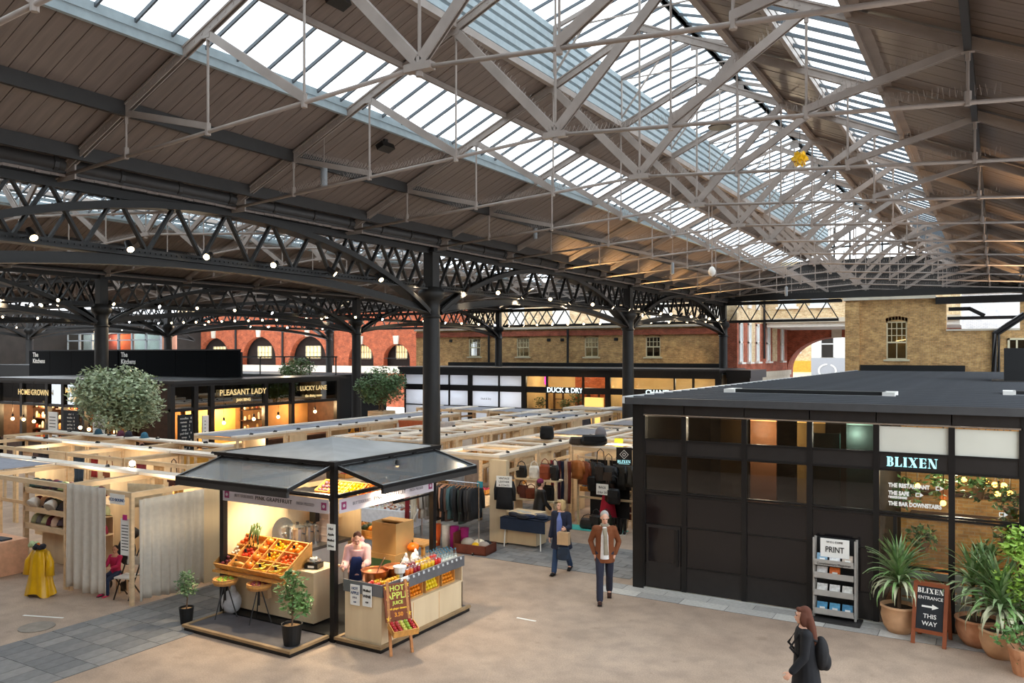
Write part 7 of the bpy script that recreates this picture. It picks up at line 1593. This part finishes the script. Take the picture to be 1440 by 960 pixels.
tree(-27.4, 18.3, 'large round olive green tree before the left kitchens', 3.3, 1.65, 1.14, 7600, .17, M_LEAFO, 31)
tree(-24.5, 29.6, 'mid-sized dark green round tree in a timber planter left of the front column', 3.45, 1.15, .95, 4600, .13, M_LEAFD, 32, True)
tree(-35.2, 35.0, 'small distant green tree beside the black hoarding', 3.9, 1.05, .8, 2200, .14, M_LEAFD, 33)
# ================================================================ TRACK LIGHTS, HANGING THINGS
SPM = MB().tube([(0, -.11, 0), (0, .1, 0), (0, .13, 0)], [.06, .075, .075], 14).mesh('housing'); SPM.materials.append(M_BLACK)
LNM = MB().tube([(0, .131, 0), (0, .137, 0)], [.062, .062], 18).mesh('lens'); LNM.materials.append(M_SPOT); LNC = LNM.copy(); LNC.materials.clear(); LNC.materials.append(M_SPOTC)
BKM = MB().tube([(-.3, .0, -.05), (0, 0, -.05), (0, 0, -.02)], .014, 5).mesh('bracket'); BKM.materials.append(M_BLACK)
LABS = set()
def spot(x, y, z, dirv, label, lamp=None, cool=False, rz=0):
    t = thing('track_spotlight', label, 'spotlight', (x, y, z), rz, 'track spotlights on the dark girders')
    q = Vector(dirv).normalized(); rot = (Matrix.Rotation(-rz, 3, 'Z') @ q).to_track_quat('Y', 'Z').to_euler()
    ob('housing', SPM, None, t, rot=rot); ob('lens', LNC if cool else LNM, None, t, rot=rot); ob('bracket', BKM, None, t)
    if lamp: light('SPOT', (x+q.x*.2, y+q.y*.2, z+q.z*.2), lamp, (1, .8, .55), (x+q.x*4, y+q.y*4, z+q.z*4), .08, 75)
rr = random.Random(17)
for bay, (ya, n, nm) in enumerate(((4.75, 8, 'nearest arched girder'), (19.95, 8, 'middle arched girder'), (35.15, 9, 'furthest arched girder'))):
    for k in range(n):
        y = ya+1.3+(15.2-2.4)*k/(n-1)
        face = rr.random() < .55
        d = (.5, -.85, -.35) if face else (rr.choice((-1, 1))*.7, rr.uniform(-.3, .5), -.6)
        spot(XE+.42, y, 6.96, d, 'track spotlight on the %s, %s from its near end' % (nm, ORD[k]), 60 if bay == 0 or k % 2 else 130)
for a, ys, n in ((1, 4.75, 22), (2, 19.95, 16), (3, 19.95, 14)):
    for k in range(n):
        y = ys+.8+(50-ys-1.6)*k/(n-1); d = (.4, -.9, -.2) if rr.random() < .7 else (rr.choice((-1, 1)), .2, -.5)
        spot(XE-NW*a+.42, y, 6.96, d, 'track spotlight far back on the %s line of side hall girders, %s along' % (ORD[a-1], (ORD+['twenty-first', 'twenty-second'])[k]), 150 if k % 4 == 1 else None, rr.random() < .2)
for row, yy in enumerate((19.95, 35.15, 50.2)):
    for k in range(13):
        x = XE-NW*(1 if row == 2 else 2)+1+14.3*k/12
        if row == 1: x = XE-2*NW+1+14.3*k/12
        spot(x, yy-.4 if row < 2 else 49.95, 6.96, (.45, -.9, -.2) if rr.random() < .75 else (.8, .3, -.5), 'track spotlight on the %s cross girder of the side halls, %s from its left' % (ORD[row], ORD[k]), rz=-PI/2)
# warm wall-washers lighting the rafters near the columns
for y in (27, 31, 35, 39, 43): light('SPOT', (XE+.6, y, 7.0), 150, (1, .62, .26), (XE+3.2, y, 9.3), .1, 100)
for y in (21, 28, 35, 42): light('SPOT', (1.3, y, 7.2), 90, (1, .62, .3), (-1, y, 9.3), .1, 110)
for i, (x, y, z, zt_, lab) in enumerate(((-12.0, 12.65, 8.72, 10.0, 'grey cylinder sensor hanging over the nearest girder'), (-12.6, 22.75, 8.9, 10, 'grey cylinder sensor hanging beyond the front column'), (-11.0, 31, 8.4, 10.1, 'grey cylinder sensor hanging far down the hall'), (-8.6, 40, 8.0, 11, 'small pale cylinder hanging near the far gable'))):
    t = thing('hanging_sensor', lab, 'sensor', (x, y, z-.35)); ob('sensor_body', MB().lathe([(.05, 0), (.07, .02), (.07, .42), (.02, .46)], 10), mat('sensor_grey', '8d9296', .5, 0, .05), t); ob('flex', MB().tube([(0, 0, .44), (0, 0, zt_-z+.35)], .012, 5), M_STEEL, t)
t = thing('hanging_lamp', 'white globe lamp on a rod hanging far down the main hall', 'lamp', (-9.0, 29.6, 7.75)); ob('globe', MB().lathe([(.02, 0), (.12, .08), (.14, .2), (.08, .32), (.03, .36)], 14), M_WHITE, t, smooth=True); ob('rod', MB().tube([(0, 0, .34), (0, 0, 3.0)], .02, 6), M_STEEL, t)
t = thing('ceiling_fan', 'dark disc lamp hanging under the ridge lantern', 'lamp', (-6.45, 21.9, 11.0)); ob('disc', MB().lathe([(.3, 0), (.32, .03), (.05, .08)], 16), M_BLACK, t); ob('rod', MB().tube([(0, 0, .05), (0, 0, 1.7)], .02, 6), M_STEEL, t)
t = thing('hanging_star', 'bright yellow faceted paper star hanging below the roof', 'ornament', (-4.15, 20.8, 9.66)); m = MB(); bm = bmesh.new(); bmesh.ops.create_icosphere(bm, subdivisions=1, radius=.16); bm.verts.ensure_lookup_table()
for f_ in list(bm.faces):
    c_ = f_.calc_center_median(); m.add([v.co.copy() for v in f_.verts]+[c_*1.75], [(0, 1, 3), (1, 2, 3), (2, 0, 3)])
bm.free(); ob('star_body', m, mat('star_yellow', 'f2c018', .5, 0, .1), t); ob('string', MB().tube([(0, 0, .15), (0, 0, 2.6)], .006, 4), M_BLACK, t)

for t, z in SHOP_PLANTS: leafcloud(160, [(0, 0, z+.2, .4, 1)], .1, .16, M_LEAFD, t, int(z*100))
for x, y, z, lab in ((-11.5, 14.02, 9.42, 'small dark sensor box on the boarded roof below the left skylight'), (-9.0, 9.8, 10.5, 'dark box fixed under the roof boards above the left skylight')):
    t = thing('sensor_box', lab, 'sensor', (x, y, z)); ob('box_body', MB().box((0, 0, 0), (.2, .4, .12), Matrix.Rotation(-.42, 3, 'Y')), M_BLACK, t); ob('box_bracket', MB().box((0, 0, .1), (.06, .1, .14)), M_IRON, t)
# ================================================================ PEOPLE
def remesh(o, vox, it=3, fac=.5):
    m = o.modifiers.new('union', 'REMESH'); m.mode = 'VOXEL'; m.voxel_size = vox; m.use_smooth_shade = True
    if it: s = o.modifiers.new('soft', 'SMOOTH'); s.factor = fac; s.iterations = it
    return o
def cap(m, p, q, ra, rb, n=10):
    """closed capsule limb from p to q"""
    p, q = Vector(p), Vector(q); d = (q-p); L = d.length
    if L < 1e-5: return m.ball(p, ra, n, 6)
    d.normalize(); pts = []; rr_ = []
    for k in range(4): a = PI/2*(k/3); pts.append(p-d*ra*math.cos(a)*.98); rr_.append(max(.0015, ra*math.sin(a)))
    for k in range(3, -1, -1): a = PI/2*(k/3); pts.append(q+d*rb*math.cos(a)*.98); rr_.append(max(.0015, rb*math.sin(a)))
    return m.tube(pts, rr_, n)
def person(label, loc, rz, H=1.75, pose=None, skin=None, hair=('short', '888888'), wear=(), vox=.008, lean=0, head=(0, 0), child=False, cat='person'):
    """faces local -y; pose: joint angles in degrees"""
    P = dict(lh=0, rh=0, lk=0, rk=0, ls=0, rs=0, la=8, ra=8, le=12, re=12, sit=0); P.update(pose or {})
    t = thing('person', label, cat, loc, rz); k = H/1.75; rad = math.radians; skin = skin or M_SKIN
    Rx = lambda a: Matrix.Rotation(a, 3, 'X'); Ry = lambda a: Matrix.Rotation(a, 3, 'Y'); Rz = lambda a: Matrix.Rotation(a, 3, 'Z')
    hipz = .93
    def leg(s, hp, kn):
        h = Vector((s*.09, 0, hipz)); th = Rx(-rad(hp)) @ Vector((0, 0, -.44)); a = h+th; sh = Rx(-rad(hp-kn)) @ Vector((0, 0, -.42)); an = a+sh
        return h, a, an
    L = {s: leg(s, P['lh' if s < 0 else 'rh'], P['lk' if s < 0 else 'rk']) for s in (-1, 1)}
    drop = min(L[-1][2].z, L[1][2].z)-.075 if not P['sit'] else 0
    off = Vector((0, 0, -drop)) if not P['sit'] else Vector((0, 0, P['sit']-hipz+.06))
    L = {s: tuple(v+off for v in L[s]) for s in L}
    B = Rx(rad(lean)); pel = Vector((0, 0, hipz))+off
    def T(x, y, z): return pel+B @ Vector((x, y, z-hipz))
    A = {}
    for s in (-1, 1):
        q = 'l' if s < 0 else 'r'; sh = T(s*.175, 0, 1.41); M_ = B @ Ry(s*rad(-P[q+'a'])) @ Rx(-rad(P[q+'s']))
        el = sh+M_ @ Vector((0, 0, -.29)); M2 = M_ @ Rx(-rad(P[q+'e'])); yaw = P.get(q+'y', 0)
        if yaw: M2 = B @ Rz(rad(yaw)) @ Rx(-rad(P[q+'s']+P[q+'e']))
        wr = el+M2 @ Vector((0, 0, -.25)); A[s] = (sh, el, wr, M2)
    hc = T(0, -.015, 1.62); HR = B @ Rz(rad(head[1])) @ Rx(rad(head[0]))
    def Hd(x, y, z): return hc+HR @ Vector((x, y, z))
    def torso(m, g=0, z0=.88, z1=1.5, waist=None, hem=None):
        pr = [(.86, .155, .11), (.95, .165, .118), (1.08, .138, .1), (1.22, .155, .112), (1.34, .168, .115), (1.42, .165, .095), (1.47, .1, .075), (1.5, .066, .066)]
        pr = [(z, a, b) for z, a, b in pr if z0-.03 <= z <= z1+.001]
        if hem: pr = hem+[p for p in pr if p[0] > hem[-1][0]+.04]
        pts = [T(0, 0, z) for z, _, _ in pr]; m.tube(pts, [(a+g, b+g) for _, a, b in pr], 16, up=(0, 1, 0))
        return m
    def arms(m, g=0, end=1.0, cuff=True):
        for s in (-1, 1):
            sh, el, wr, M2 = A[s]; cap(m, T(s*.12, 0, 1.405), sh, .06+g, .056+g); cap(m, sh, el, .052+g, .042+g); cap(m, el, el+(wr-el)*end, .042+g, .03+g*1.1)
        return m
    def legs(m, g=0, gb=None, end=1.0):
        gb = g if gb is None else gb
        for s in (-1, 1):
            h, kn, an = L[s]; cap(m, h, kn, .085+g, .058+g); mid = kn.lerp(an, .35); cap(m, kn, mid, .056+g, .055+g); cap(m, mid, kn.lerp(an, end), .055+g, .036+gb)
        cap(m, pel+Vector((-.07, 0, .02)), pel+Vector((.07, 0, .02)), .11+g, .11+g)
        return m
    m = torso(MB()); arms(m); legs(m)
    cap(m, T(0, .0, 1.46), T(0, -.005, 1.56), .056, .052)
    m.ball(Hd(0, .012, .03), (.074, .092, .095), 14, 10, HR); m.ball(Hd(0, -.025, -.04), (.055, .062, .07), 12, 8, HR); m.ball(Hd(0, -.055, -.085), (.03, .028, .022), 8, 6, HR)
    m.ball(Hd(0, -.094, -.02), (.012, .02, .026), 8, 6, HR); m.ball(Hd(0, -.082, .03), (.05, .018, .012), 8, 6, HR); m.ball(Hd(0, -.083, -.06), (.024, .012, .012), 8, 6, HR)
    for s in (-1, 1): m.ball(Hd(s*.076, .008, .0), (.01, .02, .03), 8, 6, HR)
    for s in (-1, 1):
        sh, el, wr, M2 = A[s]
        def hp(x, y, z): return wr+M2 @ Vector((x, y, z))
        m.ball(hp(0, 0, -.055), (.018, .04, .05), 10, 7, M2); cap(m, wr, hp(0, 0, -.03), .026, .026)
        for f in range(4):
            yy = -.03+.02*f; ln = (.05, .06, .055, .042)[f]; a = hp(0, yy, -.09); b = hp(s*-.012, yy, -.09-ln*.55); c = hp(s*-.034, yy*1.05, -.09-ln*.9); cap(m, a, b, .0095, .009, 6); cap(m, b, c, .009, .0075, 6)
        cap(m, hp(0, -.03, -.04), hp(-s*.012, -.06, -.075), .012, .01, 6); cap(m, hp(-s*.012, -.06, -.075), hp(-s*.02, -.065, -.105), .01, .008, 6)
        h, kn, an = L[s]; cap(m, an, an+Vector((0, -.05, -.035)), .038, .034)
    body = remesh(ob('body', m, skin, t), vox, 2, .45)
    eb = MB(); lip = MB()
    for s in (-1, 1): eb.ball(Hd(s*.03, -.084, .012), (.011, .006, .007), 8, 6, HR)
    ob('eyes', eb, mat('eye_dark', '2a201c', .2, 0, 0), t); bw = MB()
    for s in (-1, 1): bw.ball(Hd(s*.031, -.093, .038), (.019, .006, .005), 8, 5, HR)
    ob('eyebrows', bw, cloth(hair[1]), t); ob('lips', MB().ball(Hd(0, -.094, -.058), (.021, .006, .008), 8, 6, HR), mat('lips', 'a8605a', .5, 0, 0), t)
    hm = cloth(hair[1], .6); m = MB(); st = hair[0]
    m.ball(Hd(0, .03, .05), (.083, .092, .088), 14, 10, HR)
    if st == 'short': m.ball(Hd(0, .06, -.01), (.074, .06, .075), 12, 8, HR)
    if st in ('bob', 'long'):
        m.ball(Hd(0, .055, -.02), (.09, .075, .12), 12, 8, HR)
        for s in (-1, 1): m.ball(Hd(s*.075, .005, -.035), (.03, .06, .1), 10, 8, HR)
        m.ball(Hd(0, -.05, .09), (.065, .04, .03), 10, 6, HR)
    if st == 'long':
        for s in (-.6, 0, .6): m.tube([Hd(s*.08, .07, .0), Hd(s*.1, .1, -.15), Hd(s*.13, .12, -.3), Hd(s*.12, .12, -.42)], [.06, .065, .055, .015], 9)
    if st == 'bun': m.ball(Hd(0, .12, .02), (.05, .045, .05), 10, 7, HR)
    if st != 'none': remesh(ob('hair', m, hm, t), .011, 3)
    for w in wear:
        kind, c = w[0], w[1]; mm = w[2] if len(w) > 2 and w[2] else cloth(c)
        if kind == 'trousers': remesh(ob('trousers', legs(torso(MB(), .012, .86, 1.0), .014, .03, .97), mm, t), .013, 3)
        if kind == 'skirt': pass
        if kind == 'jacket': remesh(ob('jacket', arms(torso(MB(), .018, z1=1.47, hem=[(.78, .178, .135), (.9, .172, .13), (1.05, .156, .12)]), .012, .96), mm, t), .012, 4)
        if kind == 'top': remesh(ob('top', arms(torso(MB(), .018, z1=1.46, hem=[(.86, .175, .13)]), .012, .96), mm, t), .012, 3)
        if kind == 'coat':
            hem = [(w[3] if len(w) > 3 else .5, .24, .2), (.75, .21, .165), (.95, .185, .14), (1.08, .165, .128)]; remesh(ob('coat', arms(torso(MB(), .026, z1=1.47, hem=hem), .02, .97), mm, t), .013, 4)
        if kind == 'puffer':
            m = arms(torso(MB(), .04, z1=1.46, hem=[(.92, .18, .14)]), .036, .93); m.ball(T(0, .07, 1.46), (.15, .09, .08), 12, 8); remesh(ob('puffer_coat', m, mm, t), .014, 3)
        if kind == 'apron':
            m = MB(); m.tube([T(0, -.135, .62), T(0, -.15, .9), T(0, -.15, 1.1), T(0, -.155, 1.3)], [(.16, .02), (.17, .02), (.15, .02), (.1, .02)], 12, up=(0, 1, 0)); m.tube([T(0, -.01, .6), T(0, 0, .98)], [(.2, .15), (.185, .15)], 14, up=(0, 1, 0)); remesh(ob('apron', m, mm, t), .013, 2)
        if kind == 'shirtfront': remesh(ob('shirt_front', MB().tube([T(0, -.115, .86), T(0, -.12, 1.08), T(0, -.12, 1.3), T(0, -.07, 1.46)], [(.09, .06), (.075, .054), (.07, .048), (.05, .035)], 12, up=(0, 1, 0)), mm, t), .009, 2)
        if kind == 'scarf':
            m = MB(); m.tube([T(.03, -.178, .95), T(.02, -.182, 1.15), T(.015, -.178, 1.32), T(.0, -.12, 1.45)], [(.05, .018), (.045, .018), (.04, .02), (.05, .03)], 10, up=(0, 1, 0)); m.lathe([(.06, 0), (.085, .02), (.085, .06), (.06, .08)], 14, tuple(T(0, -.005, 1.44))); remesh(ob('scarf', m, mm, t), .009, 2)
        if kind == 'belt': ob('belt', MB().lathe([(.165, 0), (.17, .01), (.17, .035), (.165, .04)], 16, tuple(T(0, 0, .93)), 1, .75), mm, t)
        if kind == 'shoes':
            for s in (-1, 1):
                h, kn, an = L[s]; d = -1; z = an.z-.07; pitch = rad(min(35, max(-20, (P['lh' if s < 0 else 'rh']-P['lk' if s < 0 else 'rk'])*.55))) if not P['sit'] else 0
                mtx = Matrix.Translation(an) @ Matrix.Rotation(-pitch, 4, 'X'); m = MB(); m.ball((0, -.07, -.045), (.045, .125, .038), 12, 7); m.ball((0, .02, -.03), (.042, .055, .055), 10, 7)
                m.v = [tuple(mtx @ Vector(v)) for v in m.v]; so = MB().bx(-.042, .042, -.18, .06, -.078, -.062); so.v = [tuple(mtx @ Vector(v)) for v in so.v]
                sh_ = ob('shoe', m, mm, t, smooth=True); ob('sole', so, M_BLACK, sh_)
        if kind == 'cap': ob('cap', MB().ball(Hd(0, .03, .075), (.092, .1, .07), 12, 8, HR).ball(Hd(0, -.1, .07), (.06, .06, .012), 10, 5, HR), mm, t, smooth=True)
        if kind == 'beanie': ob('beanie', MB().ball(Hd(0, .03, .07), (.095, .105, .085), 12, 8, HR), mm, t, smooth=True)
        if kind == 'hood': remesh(ob('hood', MB().ball(Hd(0, .1, -.12), (.13, .08, .09), 12, 8, HR), mm, t), .012, 2)
    t.scale = (k, k, k)
    return t, A, Hd, T
wa = lambda dx, dy: math.atan2(dx, -dy)
# man in the brown blazer, walking towards the viewer
person('grey haired man in a brown blazer, beige scarf and navy trousers, hands in pockets', (-6.72, 14.98, 0), .42, 1.82, dict(lh=16, rh=-12, lk=4, rk=22, la=20, ra=20, ls=-16, rs=-16, le=46, re=46, ly=38, ry=-38), M_SKIN2, ('short', 'a8a6a2'),
    [('trousers', '2a2c3c'), ('jacket', '7a4526'), ('shirtfront', 'e8e6e4'), ('scarf', '9a917e'), ('belt', '4a2a1c'), ('shoes', '3a2018')], .0075, 3, (14, 8))
w, A, Hd, T = person('blonde woman in a long navy coat, blue jumper and jeans carrying a paper bag', (-8.42, 16.42, 0), .1, 1.68, dict(lh=20, rh=-14, lk=6, rk=20, la=6, ra=14, ls=8, rs=18, le=14, re=78, ry=0), M_SKIN2, ('bob', 'b89a6a'),
    [('trousers', '2a3f5e'), ('coat', '1a2034', None, .62), ('shirtfront', '6a7ab0', mat('jumper_blue', '6a7ab4', .9, 0, .1)), ('top', '6a7ab0', MATS['jumper_blue']), ('shoes', '1a1618')], .0075, 2, (0, -38))
wm = w.matrix_basis @ Vector(A[1][2])
t = thing('paper_bag', 'brown paper bag held in front by the blonde woman', 'bag', tuple(Vector(wm)+Vector((-.02, -.05, -.34))), .1); ob('bag_body', MB().bx(-.13, .13, -.07, .07, 0, .27), mat('kraft', 'c0a07a', .8, 0, .1), t); ob('bag_handle', MB().tube([(-.06, 0, .27), (-.05, 0, .36), (.05, 0, .36), (.06, 0, .27)], .006, 5), MATS['kraft'], t)
bag(wm.x-.1, wm.y+.1, wm.z-.72, .3, .28, .14, '26364a', 'dark blue handbag at the side of the blonde woman', .3, hang=.12)
w, A, Hd, T = person('woman with long auburn hair in a dark wool coat walking left at the lower right', (-2.14, 11.1, 0), wa(-.93, -.3), 1.66, dict(lh=18, rh=-14, lk=5, rk=18, la=12, ra=10, ls=-6, rs=8, le=20, re=34), M_SKIN2, ('long', '5a3324'),
    [('trousers', '17171a'), ('coat', '17181c', None, .48), ('shoes', '18161a')], .0075, 2, (0, 0))
M3 = w.matrix_basis
t = thing('backpack', 'black rounded backpack on the back of the auburn haired woman', 'backpack', tuple(M3 @ Vector((0.02, .13, .98))), w.rotation_euler.z)
remesh(ob('pack_body', MB().ball((0, .06, .12), (.16, .1, .22), 12, 9).ball((0, .12, .02), (.11, .07, .12), 10, 8), cloth('1a1a1c', .5), t), .014, 2)
for s in (-.1, .1): ob('strap', MB().tube([(s, 0, -.05), (s*1.1, -.2, .05), (s*1.1, -.33, .2), (s, -.22, .38), (s, .0, .3)], .018, 6), cloth('1a1a1c', .5), t)
w, A, Hd, T = person('vendor in a pink hooded coat and navy apron behind the copper pans', (-10.02, 11.45, .1), .55, 1.6, dict(la=10, ra=10, ls=32, rs=38, le=62, re=66), M_SKIN2, ('bun', '4a2a20'), [('trousers', '20283a'), ('puffer', 'd8a8a4'), ('hood', 'd8a8a4'), ('apron', '26386a'), ('shoes', '201c1c')], .0075, 10, (22, 4))
wm = w.matrix_basis @ Vector(A[-1][2]); o = ob('ladle', MB().tube([(0, 0, .1), (.03, -.03, -.15), (.06, -.06, -.3)], .01, 6), M_STAINLESS, loc=tuple(wm)); tag(o, 'steel ladle held by the vendor in the pink coat', 'ladle')
person('small child in a pink top and jeans seated inside the curtained stall', (-15.66, 10.42, 0), .25, 1.2, dict(lh=80, rh=76, lk=78, rk=74, ls=30, rs=34, le=60, re=60, sit=.52), M_SKIN, ('short', '2a1e1a'), [('trousers', '2a3a56'), ('top', 'c02a5a'), ('shoes', 'e03a6a')], .009, 0, (0, 15))
t = thing('stool', 'low timber stool under the seated child', 'stool', (-15.66, 10.46, 0), .25); ob('seat', MB().bx(-.16, .16, -.12, .16, .28, .32), M_PINE, t)
for x in (-.13, .13):
    for y in (-.09, .13): ob('leg', MB().bx(x-.015, x+.015, y-.015, y+.015, 0, .28), M_PINE, t)
person('shopper in black with a purple beanie facing the bag shelf', (-10.35, 18.9, 0), 2.6, 1.62, dict(ls=12, rs=20, le=30, re=50), M_SKIN2, ('short', '2a1e1a'), [('trousers', '16161a'), ('coat', '141416', None, .55), ('beanie', '7a2a50'), ('shoes', '141414')], .01, 4)
person('seller in a red cap leaning at the bar counter below the big tree', (-28.55, 20.15, 0), -.5, 1.72, dict(ls=30, rs=30, le=60, re=60), M_SKIN, ('short', '2a2220'), [('trousers', '22242a'), ('top', '2a2224'), ('cap', 'c8242a'), ('shoes', '1a1a1a')], .016, 6)
person('diner in black standing at the far end of the gold-lettered kitchens', (-27.0, 30.2, 0), 2.2, 1.78, dict(ls=20, rs=26, le=50, re=60), M_SKIN, ('short', '221c1a'), [('trousers', '1c1c22'), ('jacket', '1e1e24'), ('shoes', '141414')], .016)
person('diner in an amber jacket beside the man in black at the far kitchens', (-26.4, 30.0, 0), -2.0, 1.7, dict(ls=20, rs=26, le=50, re=60), M_SKIN, ('long', '4a3020'), [('trousers', '26262e'), ('jacket', 'c08a2a'), ('shoes', '141414')], .016)
person('shopper with dark hair at the far stalls below the shop doorway', (-19.3, 40.6, 0), .4, 1.75, dict(), M_SKIN2, ('short', '3a2c22'), [('trousers', '2a2c34'), ('jacket', '4a4a52'), ('shoes', '1a1a1a')], .018)
# ================================================================ FINISH: lettering to meshes, drop templates
for t in STALLS.values():
    for c in list(t.children): bpy.data.objects.remove(c)
    bpy.data.objects.remove(t)
bpy.context.view_layer.update()
dg = bpy.context.evaluated_depsgraph_get()
for o in [o for o in S.objects if o.type == 'FONT']:
    me = bpy.data.meshes.new_from_object(o.evaluated_get(dg)); nm = o.name; o.name = 'old'
    n = bpy.data.objects.new(nm, me); COL.objects.link(n); n.parent = o.parent; n.matrix_basis = o.matrix_basis.copy()
    bpy.data.objects.remove(o)
